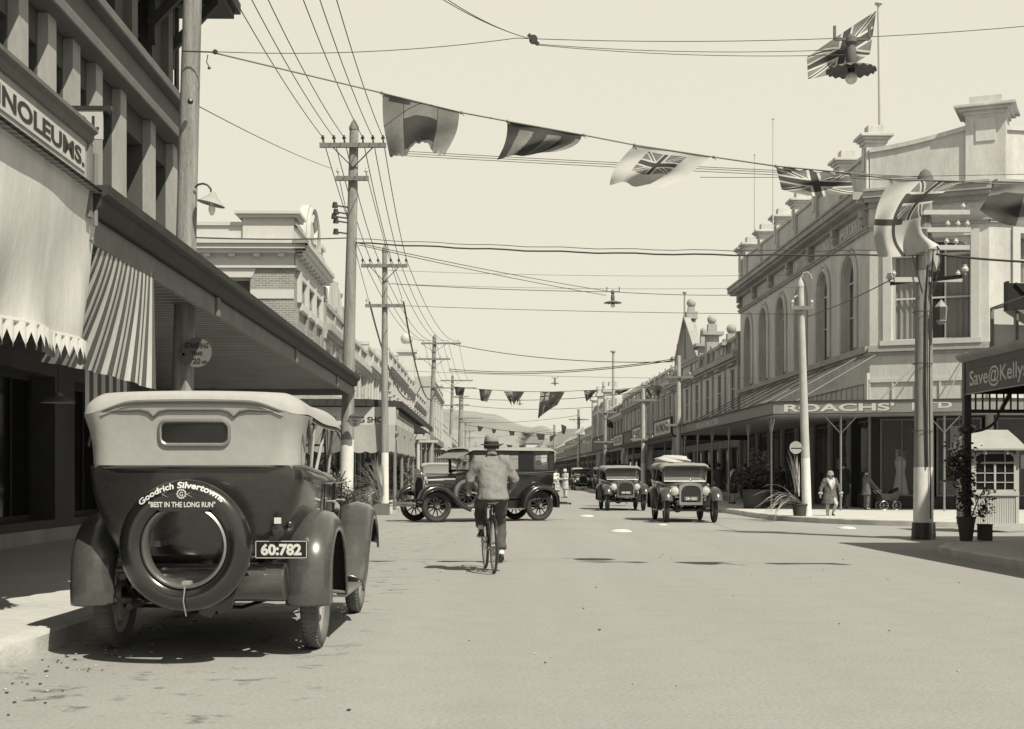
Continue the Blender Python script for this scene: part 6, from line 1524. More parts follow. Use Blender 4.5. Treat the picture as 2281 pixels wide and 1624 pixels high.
# ================================================================== flags and bunting
def uj(u, v):      # 0 dark, 1 mid, 2 white
    a, b_ = abs(u - .5), abs(v - .5)
    if a < .055 or b_ < .1: return 0
    if a < .09 or b_ < .165: return 2
    d1 = abs((u - .5) - (v - .5)) ; d2 = abs((u - .5) + (v - .5)); d = min(d1, d2)
    if d < .028: return 0
    if d < .075: return 2
    return 1
def flag(label, Z, tl, tr, br, bl, pat, mats=('flag_dark', 'flag_mid', 'flag_white', 'flag_light'), nu=72, nv=48, curl=.08, rag=0, bottom=None, grp='flags strung on the near line across the street', name='bunting_flag', curve=None, edges=None):
    c0 = D(tl[0], tl[1], Z)
    def f_(u, v):
        vv = v
        if bottom: vv = v * bottom(u)
        x = (tl[0] * (1 - u) + tr[0] * u) * (1 - vv) + (bl[0] * (1 - u) + br[0] * u) * vv
        y = (tl[1] * (1 - u) + tr[1] * u) * (1 - vv) + (bl[1] * (1 - u) + br[1] * u) * vv
        if edges:
            def ep(P, t):
                t = t * (len(P) - 1); i = min(int(t), len(P) - 2); f = t - i; a, b_, c, d = P[max(i - 1, 0)], P[i], P[i + 1], P[min(i + 2, len(P) - 1)]
                return [.5 * (2 * b_[q] + (c[q] - a[q]) * f + (2 * a[q] - 5 * b_[q] + 4 * c[q] - d[q]) * f * f + (3 * b_[q] - a[q] - 3 * c[q] + d[q]) * f ** 3) for q in (0, 1)]
            A, B = ep(edges[0], vv), ep(edges[1], vv); x = A[0] * (1 - u) + B[0] * u; y = A[1] * (1 - u) + B[1] * u
        if curve: dx, dy = curve(u, vv); x += dx; y += dy
        if rag and v > .9: y += rag * math.sin(u * 47) * math.sin(u * 19 + 1)
        ZZ = Z + curl * vv * math.sin(u * 9 + vv * 3) + curl * .5 * math.sin(vv * 7 + u * 4) * vv
        return D(x, y, ZZ) - c0
    m = MB(); m.grid(f_, nu, nv, mf=pat); o = m.obj(name, list(mats), None, 80, loc=c0); tag(o, label, 'flag', grp); return o
ZF = 17.0
def p1(u, v):
    if v < .14 and .08 < u < .36: return 0
    if v < .06 or abs(u - .28) < .006 or abs(u - .72) < .006: return 1
    if .28 < u < .72 and .38 < v < .86 + .1 * math.sin((u - .28) / .44 * math.pi): return 0
    return 3
flag('first flag from the left, ragged grey with a dark square in its middle', 16.7, (852, 209), (1024, 249), (990, 342), (867, 346), p1, ('flag_dark', 'flag_dark', 'flag_white', 'flag_grey'), rag=3, nu=110, nv=80, edges=([(852, 209), (854, 275), (868, 348)], [(1024, 249), (1016, 296), (992, 343)]), bottom=lambda u: 1 - .26 * math.exp(-((u - .55) / .2) ** 4))
def p2(u, v):
    if v < .2 or u < .13: return 0
    return 0 if int((u + v * .12) * 5.2) % 2 == 0 else 3
flag('second flag from the left, short with slanting dark and grey stripes', 16.9, (1130, 270), (1297, 301), (1240, 336), (1107, 355), p2, ('flag_dark', 'flag_mid', 'flag_white', 'flag_grey'), edges=([(1130, 270), (1129, 298), (1122, 326), (1107, 356)], [(1297, 301), (1288, 318), (1266, 331), (1236, 338)]), bottom=lambda u: 1 - .1 * math.sin(math.pi * u * 2) ** 2)
def p3(u, v):
    if .24 < u < .74 and .1 < v < .62: return uj((u - .24) / .5, (v - .1) / .52)
    if abs(u - .24) < .006 or abs(u - .75) < .006: return 3
    return 2
flag('third flag from the left, white with a small union pattern in the centre', 17.0, (1413, 323), (1582, 349), (1484, 421), (1358, 412), p3, nu=130, nv=90, bottom=lambda u: 1 - .12 * math.sin(u * 7) ** 2 - .25 * max(0, u - .85) / .15, curve=lambda u, v: (-14 * math.sin(v * math.pi) * (1 - u), 4 * math.sin(v * math.pi)))
flag('fourth flag, dark crossed union pattern bunched under the line', 17.0, (1728, 370), (1892, 390), (1903, 430), (1741, 422), uj, nu=130, nv=80, bottom=lambda u: 1 + .25 * math.sin(u * math.pi), curve=lambda u, v: (0, 3 * math.sin(u * 25) * (v < .2)))
def p5(u, v):
    if abs(v - .53) < .035 and u < .6: return 0
    if abs(u - .42) < .035 and v > .2: return 0
    if u > .42 and v < .53: return uj((u - .42) / .58, v / .53)
    return 2
def cur5(u, v): return (-30 * math.sin(v * math.pi) * (1 - .5 * u) + (20 * u * v), 12 * math.sin(v * math.pi) * u - 40 * u * v * v * 0)
flag('fifth flag, large white ensign with dark cross curling before the double pole', 17.0, (1984, 400), (2144, 404), (2090, 545), (1950, 568), p5, curl=.14, nu=130, nv=100, edges=([(1984, 400), (1956, 455), (1946, 520), (1956, 572)], [(2144, 404), (2092, 436), (2054, 478), (2056, 520), (2092, 546)]), curve=lambda u, v: (0, 10 * math.sin(u * math.pi) * v))
def p6(u, v): return 0 if (u + v * .8 > .35 and u < .42 and v > .2) or (u > .45 and v < .5 and u < .6) else 3
flag('sixth flag, dark and grey, cut by the right edge of the picture', 16.8, (2216, 411), (2390, 414), (2390, 505), (2182, 468), p6, ('flag_dark', 'flag_mid', 'flag_white', 'flag_grey'), bottom=lambda u: 1 + .3 * math.sin(min(1, u * 1.5) * math.pi))
def uj2(u, v): return uj(1 - u, v)
fg = flag('union flag flying from the white flagpole on the store', 47.0, (1952, 24), (1797, 128), (1800, 176), (1938, 120), uj2, nu=120, nv=80, grp='flags on rooftop poles', name='union_flag', curl=.3, curve=lambda u, v: (14 * math.sin(u * math.pi) * (1 - v), 22 * math.sin(u * math.pi) * (.5 - v) * -1 + 0))
rope = [(470, 116, 15.6), (850, 207, 16.7), (1028, 251, 16.8), (1130, 270, 16.9), (1300, 301, 16.9), (1413, 323, 17), (1590, 350, 17), (1728, 370, 17), (1895, 386, 17), (1984, 399, 17), (2145, 404, 17), (2216, 410, 16.9), (2400, 414, 16.8)]
o = MB(); c0 = D(*rope[0]); o.tube([D(*q) - c0 for q in rope], .009, 6)
for q in (1, 2, 3, 4, 5, 6, 7, 8, 9, 10): pq = D(*rope[q]) - c0; o.ball(pq, .022, 6); o.bar(pq, pq + Vector((.03, 0, -.04)), .008, .008)
o = o.obj('bunting_line', 'grey_timber', None, 60, loc=c0); tag(o, 'near bunting line from the big left pole to beyond the double pole', 'bunting line')
pd = lambda u, v: 0
pm = lambda u, v: 1 if u > .45 else 0
pe = lambda u, v: uj(u / .4, v / .4) if (u < .4 and v < .4) else (0 if mnoise.noise(Vector((u * 6, v * 6, 1))) < .45 else 1)
F2 = 'flags on the second bunting line'
small = dict(nu=24, nv=16, grp=F2, curl=.1)
flag('small dark flag at the left end of the second bunting line', 66, (1012, 861), (1036, 863), (1032, 882), (1016, 881), pd, **small)
flag('two tone flag, second from the left on the second bunting line', 66, (1067, 867), (1097, 868), (1086, 895), (1071, 893), pm, **small)
flag('dark ragged flag, third on the second bunting line', 66, (1122, 872), (1168, 873), (1151, 900), (1140, 904), pe, bottom=lambda u: 1 - .3 * math.sin(u * math.pi * 2) ** 2, **small)
flag('largest dark ensign hanging down on the second bunting line', 66, (1204, 872), (1258, 873), (1236, 912), (1198, 933), pe, nu=40, nv=30, grp=F2, curl=.1, bottom=lambda u: 1 - .25 * u)
flag('small dark flag right of the largest ensign', 66, (1300, 870), (1331, 868), (1316, 886), (1306, 895), pe, **small)
flag('flat blowing dark flag near the right end of the second bunting line', 66, (1369, 870), (1404, 866), (1396, 872), (1377, 879), pd, **small)
flag('dark draped flag against the crested building', 62, (1428, 857), (1474, 859), (1476, 884), (1450, 884), pe, bottom=lambda u: 1 - .7 * math.sin(u * math.pi * 1.5) ** 2 + .1, **small)
flag('dark flag on the short pole at the turreted building', 140, (1351, 931), (1367, 943), (1372, 957), (1351, 950), pe, nu=12, nv=8, grp='flags on rooftop poles')
o = MB(); c0 = D(1008, 861, 66); o.tube([D(x, y, 66) - c0 for x, y in ((1008, 861), (1070, 867), (1150, 872), (1230, 873), (1300, 870), (1370, 868), (1480, 858), (1505, 854))], .014, 5); o = o.obj('bunting_line', 'wire', None, loc=c0); tag(o, 'second bunting line across the middle distance', 'bunting line')
F3 = 'tiny flags far down the street'
for i, (x0, y0, x1, y1, x2, y2, Z) in enumerate([(1063, 948, 1077, 951, 1071, 961, 150), (1095, 955, 1106, 957, 1103, 965, 150), (1133, 959, 1147, 961, 1145, 970, 150), (1162, 962, 1183, 967, 1180, 972, 150), (1194, 966, 1214, 967, 1212, 980, 140), (1224, 972, 1240, 966, 1228, 984, 140), (1108, 989, 1124, 988, 1112, 995, 180), (1128, 990, 1142, 992, 1139, 997, 180), (1155, 992, 1172, 990, 1166, 997, 180)]):
    lbs = ['tiny dark pennant over the hat of the cyclist, leftmost of its line', 'tiny dark flag, second on the far line', 'tiny two tone flag, third on the far line', 'tiny flat flag, fourth on the far line', 'tiny dark flag, fifth on the far line', 'tiny dark flag, last on the far line by the street end poles', 'tiny low flag just right of the hat', 'tiny low flag above the sedan roof, middle of three', 'tiny low flag above the sedan roof, right of three']
    flag(lbs[i], Z, (x0, y0), (x1, y1), (x2, y2), (x0 + (x2 - x0) * .3, y2), pd, nu=6, nv=4, grp=F3, curl=.05)
flag('white flag with grey fold at the street end', 120, (1282, 960), (1300, 950), (1303, 968), (1280, 966), lambda u, v: 2, nu=8, nv=6, grp=F3)
flag('dark drooping flag beside the far street end pole', 120, (1250, 945), (1262, 950), (1258, 968), (1252, 966), pd, nu=8, nv=6, grp=F3)
o = MB(); c0 = D(1035, 962, 150); o.tube([D(x, y, 150) - c0 for x, y in ((1035, 946), (1100, 956), (1170, 964), (1230, 968))], .03, 4); o = o.obj('bunting_line', 'wire', None, loc=c0); tag(o, 'third bunting line in front of the hills', 'bunting line')
# ================================================================== people
def V(*a): return Vector(a)
def lerp(a, b_, t): return a + (b_ - a) * t
def stand(h=1.65, stride=0.0, arm=0.1, armf=0.0, kneeL=0.0, kneeR=0.0, turn=0.0):
    k = h / 1.65; J = {}
    J['pelvis'] = V(0, 0, .88); J['waist'] = V(0, .0, 1.02); J['chest'] = V(0, .0, 1.22); J['neck'] = V(0, .0, 1.38); J['head'] = V(0, .02, 1.51); J['top'] = V(0, .01, 1.6)
    for s, n in ((-1, 'L'), (1, 'R')):
        J['sh' + n] = V(s * .17, 0, 1.33); J['el' + n] = V(s * (.2 + arm), armf * .4 * s, 1.06); J['wr' + n] = V(s * (.2 + arm * 1.2), armf * s + .06, .84)
        kn = kneeL if n == 'L' else kneeR
        J['hip' + n] = V(s * .09, 0, .84); f = stride * s
        if kn: J['kn' + n] = V(s * .09, .34 * kn, .84 - .42 * (1 - .35 * kn)); J['an' + n] = J['kn' + n] + V(0, -.22 * kn, -.36); J['toe' + n] = J['an' + n] + V(0, .12, -.08)
        else: J['kn' + n] = V(s * .09, f * .5 + .02, .46); J['an' + n] = V(s * .085, f, .08); J['toe' + n] = V(s * .1, f + .14, .03)
    return {a: b_ * k for a, b_ in J.items()}, k
def person(label, loc, rz, J, k, outfit, group=None, hat=None, fingers=True, look=0.0, name='person', hairlong=False, skin='skin', scale=1):
    t = T(name, label, 'person', loc, rz, group); t.scale = (scale,) * 3
    bm = bmesh.new(); lay = bm.verts.layers.skin.verify(); vd = {}
    def v(n, p, r, r2=None):
        x = bm.verts.new(p); x[lay].radius = (r * k, (r2 or r) * k); vd[n] = x; return x
    v('pelvis', J['pelvis'], .12, .095); bm.verts.ensure_lookup_table(); vd['pelvis'][lay].use_root = True
    v('waist', J['waist'], .105, .085); v('chest', J['chest'], .135, .1); v('neck', J['neck'], .048); v('jaw', lerp(J['neck'], J['head'], .55), .056, .06); v('head', J['head'], .078, .088); v('top', J['top'], .06, .07)
    E = [('pelvis', 'waist'), ('waist', 'chest'), ('chest', 'neck'), ('neck', 'jaw'), ('jaw', 'head'), ('head', 'top')]
    for s, n in ((-1, 'L'), (1, 'R')):
        v('sh' + n, J['sh' + n], .055); v('el' + n, J['el' + n], .037); v('wr' + n, J['wr' + n], .024)
        d = (J['wr' + n] - J['el' + n]).normalized(); v('pm' + n, J['wr' + n] + d * .055 * k, .034, .018)
        E += [('chest', 'sh' + n), ('sh' + n, 'el' + n), ('el' + n, 'wr' + n), ('wr' + n, 'pm' + n)]
        if fingers:
            a = d.cross(Vector((s, .2, 0))).normalized(); cdir = d.cross(a).normalized()
            for i, L_ in enumerate((.07, .082, .077, .06)):
                b0 = J['wr' + n] + d * .085 * k + a * (i - 1.5) * .019 * k; b1 = b0 + (d * .6 + cdir * .25) * L_ * k * .55; b2 = b1 + (d * .35 + cdir * .6) * L_ * k * .5
                v('f%s%d' % (n, i), b0, .009); v('g%s%d' % (n, i), b1, .0085); v('h%s%d' % (n, i), b2, .007); E += [('pm' + n, 'f%s%d' % (n, i)), ('f%s%d' % (n, i), 'g%s%d' % (n, i)), ('g%s%d' % (n, i), 'h%s%d' % (n, i))]
            b0 = J['wr' + n] + d * .04 * k - a * .035 * k; v('t' + n, b0, .011); v('u' + n, b0 + (d * .7 - a * .3 + cdir * .3) * .045 * k, .009); E += [('pm' + n, 't' + n), ('t' + n, 'u' + n)]
        v('hip' + n, J['hip' + n], .085); v('kn' + n, J['kn' + n], .052, .056); v('cf' + n, lerp(J['kn' + n], J['an' + n], .3) + V(0, -.012, 0) * k, .05); v('an' + n, J['an' + n], .03); v('toe' + n, J['toe' + n], .028, .02)
        E += [('pelvis', 'hip' + n), ('hip' + n, 'kn' + n), ('kn' + n, 'cf' + n), ('cf' + n, 'an' + n), ('an' + n, 'toe' + n)]
    for a, b_ in E: bm.edges.new((vd[a], vd[b_]))
    me = bpy.data.meshes.new('body'); bm.to_mesh(me); bm.free(); me.materials.append(MATS[skin])
    bo = bpy.data.objects.new('body', me); COL.objects.link(bo); bo.parent = t
    sk = bo.modifiers.new('skin', 'SKIN'); sk.use_smooth_shade = True; sb = bo.modifiers.new('sub', 'SUBSURF'); sb.levels = 1; sb.render_levels = 1
    # face: nose, eyes, mouth, ears as one small child mesh each
    fd = V(math.sin(look), math.cos(look), 0); sd = V(fd.y, -fd.x, 0); hc = J['head']
    m = MB(); m.loft([[hc + fd * .078 * k + sd * x * k + V(0, 0, z * k) for x, z in ((-.006, .02), (.006, .02), (.006, .014), (-.006, .014))], [hc + fd * .105 * k + sd * x * k + V(0, 0, z * k) for x, z in ((-.013, -.014), (.013, -.014), (.013, -.028), (-.013, -.028))]]); m.obj('nose', skin, bo, 60)
    m = MB(); [m.ball(hc + fd * .083 * k + sd * s * .03 * k + V(0, 0, .012 * k), .011 * k, 8, sc=(1, 1, .6)) for s in (-1, 1)]; m.ball(hc + fd * .085 * k + V(0, 0, -.048 * k), .018 * k, 8, sc=(1, .6, .35)); m.obj('eyes_and_mouth', 'hair', bo)
    m = MB(); [m.ball(hc + sd * s * .082 * k + V(0, 0, .0), .025 * k, 8, sc=(.45, .7, 1.2)) for s in (-1, 1)]; m.obj('ears', skin, bo)
    m = MB(); 
    def hairf(u, v_):
        a = u * 2 * math.pi; th = v_ * math.pi * (.62 if not hairlong else .72); d = fd * math.cos(a) * math.sin(th) + sd * math.sin(a) * math.sin(th) + V(0, 0, math.cos(th))
        front = max(0, d.dot(fd)); r = (.102 - .028 * front * (th > 1.0)) * k
        return hc + V(0, 0, .02 * k) - fd * .008 * k + d * r * (1 + .02 * math.sin(a * 9))
    m.grid(hairf, 24, 12, closeu=True); m.obj('hair', 'hair', t, 60)
    def ringe(c, rx, ry, n=20, tilt=0, wob=0):
        return [c + V(rx * math.cos(a) * (1 + wob * math.sin(a * 5)), ry * math.sin(a), tilt * math.sin(a)) for a in [2 * math.pi * i / n for i in range(n)]]
    def coat(mt, hem, w0=.2, d0=.13, nm='coat', flare=1.0, open_=False, sleeves=True, top=True, sw=.065):
        ch, ne, pe, wa = J['chest'], J['neck'], J['pelvis'], J['waist']
        R_ = [(ne + V(0, 0, .035 * k), .058, .062), (ne + V(0, 0, .0 * k), .078, .075), (ne + V(0, 0, -.025 * k), .12, .085), (ne + V(0, 0, -.055 * k), .17, .1), (lerp(ne, ch, .5), .2, .12), (ch, .2, .13), (wa, w0 * .9, d0 * .95), (pe, w0 * .98, d0 * 1.05)]
        z = pe.z - .02; hz = hem * k; c = pe.copy()
        for i in range(1, 5):
            f = i / 4; c2 = V(pe.x, pe.y + (0), z + (hz - z) * f); R_.append((c2, w0 * (1 + .1 * f * flare), d0 * (1.1 + .25 * f * flare)))
        m = MB(); m.loft([ringe(c_, rx * k, ry * k, 28, 0, .0 if i < 5 else .02) for i, (c_, rx, ry) in enumerate(R_)], caps=True)
        if sleeves:
            for n in 'LR':
                a, b_, c3 = J['sh' + n], J['el' + n], J['wr' + n]; st = lerp(J['chest'], a, .55) + V(0, 0, .05 * k)
                m.tube([st, a + V(0, 0, .01 * k), lerp(a, b_, .35), lerp(a, b_, .8), b_, lerp(b_, c3, .25), lerp(b_, c3, .9)], [sw * 1.1 * k, sw * 1.15 * k, sw * k, sw * .85 * k, sw * .88 * k, sw * .8 * k, sw * .62 * k], 14)
        o = m.obj(nm, mt, t, 70, sub=0); q_ = o.modifiers.new('weld', 'REMESH'); q_.mode = 'VOXEL'; q_.voxel_size = .016 * k; q_.use_smooth_shade = True
        q_ = o.modifiers.new('soften', 'SMOOTH'); q_.iterations = 6; q_.factor = .6
        if 'folds' not in bpy.data.textures: tx = bpy.data.textures.new('folds', 'CLOUDS'); tx.noise_scale = .11; tx.noise_depth = 2
        q_ = o.modifiers.new('folds', 'DISPLACE'); q_.texture = bpy.data.textures['folds']; q_.strength = .045 * k; q_.mid_level = .5; q_.texture_coords = 'LOCAL'
        return o
    def trousers(mt, hemz=.1):
        m = MB(); pe = J['pelvis']; m.loft([ringe(pe + V(0, 0, .12 * k), .15 * k, .11 * k), ringe(pe, .165 * k, .12 * k), ringe(pe + V(0, 0, -.07 * k), .16 * k, .12 * k)])
        for n in 'LR':
            a, b_, c = J['hip' + n], J['kn' + n], J['an' + n]
            m.tube([a + V(0, 0, .04 * k), lerp(a, b_, .3), lerp(a, b_, .85), b_, lerp(b_, c, .15), lerp(b_, c, .6), lerp(b_, c, 1 - hemz)], [.1 * k, .095 * k, .078 * k, .08 * k, .076 * k, .072 * k, .075 * k], 16)
        o = m.obj('trousers', mt, t, 70); q_ = o.modifiers.new('weld', 'REMESH'); q_.mode = 'VOXEL'; q_.voxel_size = .016 * k; q_.use_smooth_shade = True
        q_ = o.modifiers.new('soften', 'SMOOTH'); q_.iterations = 5; q_.factor = .6
        if 'folds' not in bpy.data.textures: tx = bpy.data.textures.new('folds', 'CLOUDS'); tx.noise_scale = .11; tx.noise_depth = 2
        q_ = o.modifiers.new('folds', 'DISPLACE'); q_.texture = bpy.data.textures['folds']; q_.strength = .04 * k; q_.mid_level = .5; q_.texture_coords = 'LOCAL'
    def shoes(mt='shoe', heel=0):
        for n in 'LR':
            a, b_ = J['an' + n], J['toe' + n]; d = (b_ - a); d.z = 0; d = d.normalized() if d.length > .01 else V(0, 1, 0); s_ = V(d.y, -d.x, 0); L_ = .27 * k
            dz = (b_ - a); up = V(0, 0, 1)
            base = a + V(0, 0, -.075 * k) - d * .06 * k; sl = (b_.z - a.z + .05 * k) / (.14 * k)
            R_ = []
            for f, w_, h_ in ((0, .025, .05), (.06, .036, .085), (.3, .036, .09), (.5, .04, .062), (.75, .046, .045), (.93, .034, .035), (1, .012, .02)):
                c = base + d * L_ * f + V(0, 0, sl * L_ * f * 1.0); R_.append([c + s_ * (w_ * k * x) + up * (h_ * k * z) for x, z in ((-1, 0), (1, 0), (1, .5), (.6, .95), (0, 1.08), (-.6, .95), (-1, .5))])
            m = MB(); m.loft(R_); m.obj('shoe', mt, t, 50)
    for o_ in outfit:
        q = dict(o_); kd = q.pop('k')
        if kd == 'coat': coat(**q)
        elif kd == 'trousers': trousers(**q)
        elif kd == 'shoes': shoes(**q)
        elif kd == 'stockings':
            for n in 'LR': m = MB(); b_, c = J['kn' + n], J['an' + n]; m.tube([lerp(J['hip' + n], b_, .8), b_, lerp(b_, c, .35), lerp(b_, c, .98)], [.066 * k, .062 * k, .058 * k, .036 * k], 12); m.obj('stocking', q['mt'], t, 70)
        elif kd == 'cuffs':
            for n in 'LR': m = MB(); b_, c = J['el' + n], J['wr' + n]; m.tube([lerp(b_, c, .68), lerp(b_, c, .74), lerp(b_, c, .95), lerp(b_, c, 1.0)], [.05 * k, .075 * k, .075 * k, .05 * k], 14); m.obj('fur_cuff', q['mt'], t, 70)
        elif kd == 'collar':
            m = MB(); ne = J['neck']; 
            for s in (-1, 1): m.tube([ne + V(s * .0, -.07, .06) * k, ne + V(s * .075, -.03, .05) * k, ne + V(s * .1, .05, -.02) * k, ne + V(s * .085, .12, -.12) * k, ne + V(s * .03, .15, -.26) * k, ne + V(0, .155, -.36) * k], [.03 * k, .035 * k, .042 * k, .045 * k, .035 * k, .015 * k], 12)
            m.obj('fur_collar', q['mt'], t, 70)
            m = MB(); m.slab([ne + V(-.07, .125, -.03) * k, ne + V(.07, .125, -.03) * k, ne + V(0, .145, -.28) * k], (0, .01, 0)); m.obj('blouse', 'lettering_white', t, 0)
        elif kd == 'apron':
            m = MB(); pe = J['waist']; m.grid(lambda u, v_: pe + V((.05 + .2 * min(1, v_ * 1.4)) * (u - .5) * 2, .16 + .03 * v_ - .08 * (2 * u - 1) ** 2, .2 - v_ * .85) * k, 12, 20, mf=lambda u, v_: int(v_ * 20) % 2); m.obj('apron', ['cloth_light', 'cloth_mid'], t, 60)
    if hat:
        kd, hm = hat; c = hc + V(0, 0, .035 * k)
        if kd == 'fedora':
            m = MB(); prof = [(.001, .125), (.04, .13), (.075, .122), (.094, .09), (.098, .04), (.1, .005), (.108, -.004), (.15, .0), (.156, .008), (.15, .003), (.105, -.01)]
            m.lathe([(r * k, z * k) for r, z in prof], c, n=32, cap=False)
            m.v = [(x * .93, y + (y - c.y) * .1, z - (.014 * k if abs(x) < .02 and z > c.z + .1 * k else 0)) for x, y, z in m.v]
            h_ = m.obj('hat', hm, t, 60)
            m = MB(); m.lathe([(.0985 * k, .045 * k), (.1025 * k, .042 * k), (.1035 * k, .006 * k), (.1 * k, .003 * k)], c, n=32, cap=False); m.v = [(x * .93, y + (y - c.y) * .1, z) for x, y, z in m.v]; m.obj('hat_band', 'cloth_dark', h_, 60)
        else:
            m = MB(); m.lathe([(.001, .095 * k), (.06 * k, .085 * k), (.095 * k, .04 * k), (.105 * k, -.01 * k), (.108 * k, -.04 * k), (.125 * k, -.055 * k)], c, n=24, cap=False); m.obj('cloche_hat', hm, t, 60, solid=.006)
    return t
# the cyclist and his machine
def bicycle(label, loc, rz, lean=0, R0=.35, wb=1.06, rider=True):
    t = T('bicycle', label, 'bicycle', loc, rz); t.rotation_euler = (0, lean, rz)
    for y in (0, wb):
        m = MB(); m.tube([(0, y + (R0 - .03) * math.cos(a), R0 + (R0 - .03) * math.sin(a)) for a in [2 * math.pi * i / 40 for i in range(40)]], .012, 8, closed=True); m.cyl((-.035, y, R0), (.035, y, R0), .02, .02, 10)
        for i in range(28): a = 2 * math.pi * i / 28; s = .025 if i % 2 else -.025; m.tube([(s, y, R0), (0, y + (R0 - .035) * math.cos(a), R0 + (R0 - .035) * math.sin(a))], .0014, 3)
        w_ = m.obj('wheel', 'steel', t)
        m = MB(); m.tube([(0, y + (R0 - .016) * math.cos(a), R0 + (R0 - .016) * math.sin(a)) for a in [2 * math.pi * i / 48 for i in range(48)]], .018, 10, closed=True); m.obj('tyre', 'rubber_worn', w_)
    m = MB(); bb = (0, .45, .28); st = (0, .24, .84); hd = (0, .86, .86); hd2 = (0, .9, .68)
    m.tube([bb, st], .014); m.tube([st, hd], .014); m.tube([bb, hd2], .015); m.tube([hd, hd2], .018)
    for s in (-1, 1): m.tube([(s * .045, 0, R0), (s * .02, .22, .8)], .008, 6); m.tube([(s * .05, 0, R0), (s * .03, .42, .28)], .009, 6); m.tube([(s * .03, .905, .66), (s * .045, 1.0, .42), (s * .045, wb, R0)], .01, 6)
    m.obj('frame', 'car_black', t)
    m = MB(); m.tube([(0, R0 * 1.08 * math.cos(a), R0 + R0 * 1.08 * math.sin(a)) for a in [R(q) for q in range(60, 216, 8)]], .022, 6); m.obj('mudguard', 'car_black', t)
    m = MB(); m.tube([st, (0, .22, .9)], .012); m.ball((0, .2, .925), .13, 14, sc=(.85, 1, .28)); m.ball((0, .32, .925), .07, 10, sc=(.5, 1.4, .4)); m.obj('saddle', 'shoe', t)
    m = MB(); m.tube([(0, .86, .86), (0, .84, .98)], .012); m.tube([(-.26, .6, 1.02), (-.24, .75, 1.03), (-.1, .86, 1.0), (.1, .86, 1.0), (.24, .75, 1.03), (.26, .6, 1.02)], .011, 8); m.obj('handlebar', 'chrome', t)
    m = MB(); m.cyl((.04, .45, .28), (.05, .45, .28), .095, .095, 24); m.bar((.07, .45, .28), (.07, .47, .11), .012, .025); m.bar((-.06, .45, .28), (-.06, .43, .45), .012, .025); m.box((.07, .42, .095), (.16, .52, .115)); m.box((-.16, .38, .44), (-.06, .48, .46)); m.tube([(.045, .45, .375), (.045, 0, R0 + .03)], .005, 4); m.tube([(.045, .45, .185), (.045, 0, R0 - .03)], .005, 4); m.obj('crank', 'steel', t)
    return t
bp = G(1101, 1277)
bicycle('bicycle ridden away from the viewer by the man in the hat', (bp.x, bp.y, 0), R(7), lean=R(-1))
J = dict(pelvis=V(0, .16, .98), waist=V(0, .2, 1.12), chest=V(0, .27, 1.32), neck=V(0, .31, 1.485), head=V(0, .35, 1.605), top=V(0, .35, 1.69),
         shL=V(-.185, .29, 1.43), shR=V(.185, .29, 1.43), elL=V(-.285, .3, 1.19), elR=V(.295, .3, 1.19), wrL=V(-.27, .52, 1.07), wrR=V(.27, .52, 1.07),
         hipL=V(-.095, .18, .95), hipR=V(.095, .18, .95), knL=V(-.13, .6, .86), knR=V(.13, .48, .62), anL=V(-.13, .37, .53), anR=V(.13, .36, .22), toeL=V(-.13, .5, .47), toeR=V(.14, .5, .15))
cy = person('man in grey jacket and banded felt hat riding a bicycle away down the street', (bp.x, bp.y, 0), R(7), J, 1.0,
       [dict(k='coat', mt='jacket', hem=.93, w0=.212, d0=.155, flare=.7, nm='jacket', sw=.076), dict(k='trousers', mt='trousers', hemz=.16), dict(k='shoes')], hat=('fedora', 'felt'))
m = MB()
for n in 'LR': m.tube([lerp(J['kn' + n], J['an' + n], .78), lerp(J['kn' + n], J['an' + n], 1.0)], .042, 12)
m.obj('sock', 'cloth_light', cy)
m = MB(); m.tube([V(-.065, .32, 1.5), V(-.045, .26, 1.525), V(0, .24, 1.535), V(.045, .26, 1.525), V(.065, .32, 1.5)], [.012, .02, .022, .02, .012], 8); m.obj('collar', 'jacket', cy)
# girl in the coat
gp = G(1849, 1160)
J, k = stand(1.6, stride=.0, arm=.11, armf=.0, kneeL=.9)
J['anL'] = J['knL'] + V(0, -.26, -.26); J['toeL'] = J['anL'] + V(0, .06, -.12)
J['wrL'] = V(-.33, .1, .84); J['wrR'] = V(.34, .05, .84)
person('girl in cloche hat and fur trimmed coat striding over the sunlit corner', (gp.x, gp.y, 0), R(180 + 8), J, k,
       [dict(k='coat', mt='cloth_mid', hem=.55, w0=.22, d0=.15, flare=2.4, sw=.075), dict(k='cuffs', mt='fur'), dict(k='collar', mt='fur'), dict(k='stockings', mt='flag_light'), dict(k='shoes')], hat=('cloche', 'felt'), look=.5, scale=.86)
# two women by the sedan
p = D(1239, 1107, 79); J, k = stand(1.6, arm=.02)
J['wrL'] = V(-.1, .2, 1.05); J['wrR'] = V(.16, .22, 1.0)
person('woman in a pale blouse and horizontally striped apron skirt behind the sedan', (p.x, 79, 0), R(230), J, k, [dict(k='coat', mt='cloth_light', hem=.8, nm='blouse'), dict(k='coat', mt='cloth_mid', hem=.3, nm='skirt', sleeves=False, flare=1.2, w0=.19), dict(k='apron'), dict(k='shoes')])
p = D(1259, 1109, 76); J, k = stand(1.6, arm=.0); J['wrL'] = V(-.1, .22, 1.05); J['wrR'] = V(.14, .24, 1.02)
person('woman in white dress and white cloche hat facing the striped apron woman', (p.x, 76, 0), R(130), J, k, [dict(k='coat', mt='white', hem=.5, nm='dress', flare=.8), dict(k='stockings', mt='cloth_light'), dict(k='shoes')], hat=('cloche', 'white'))
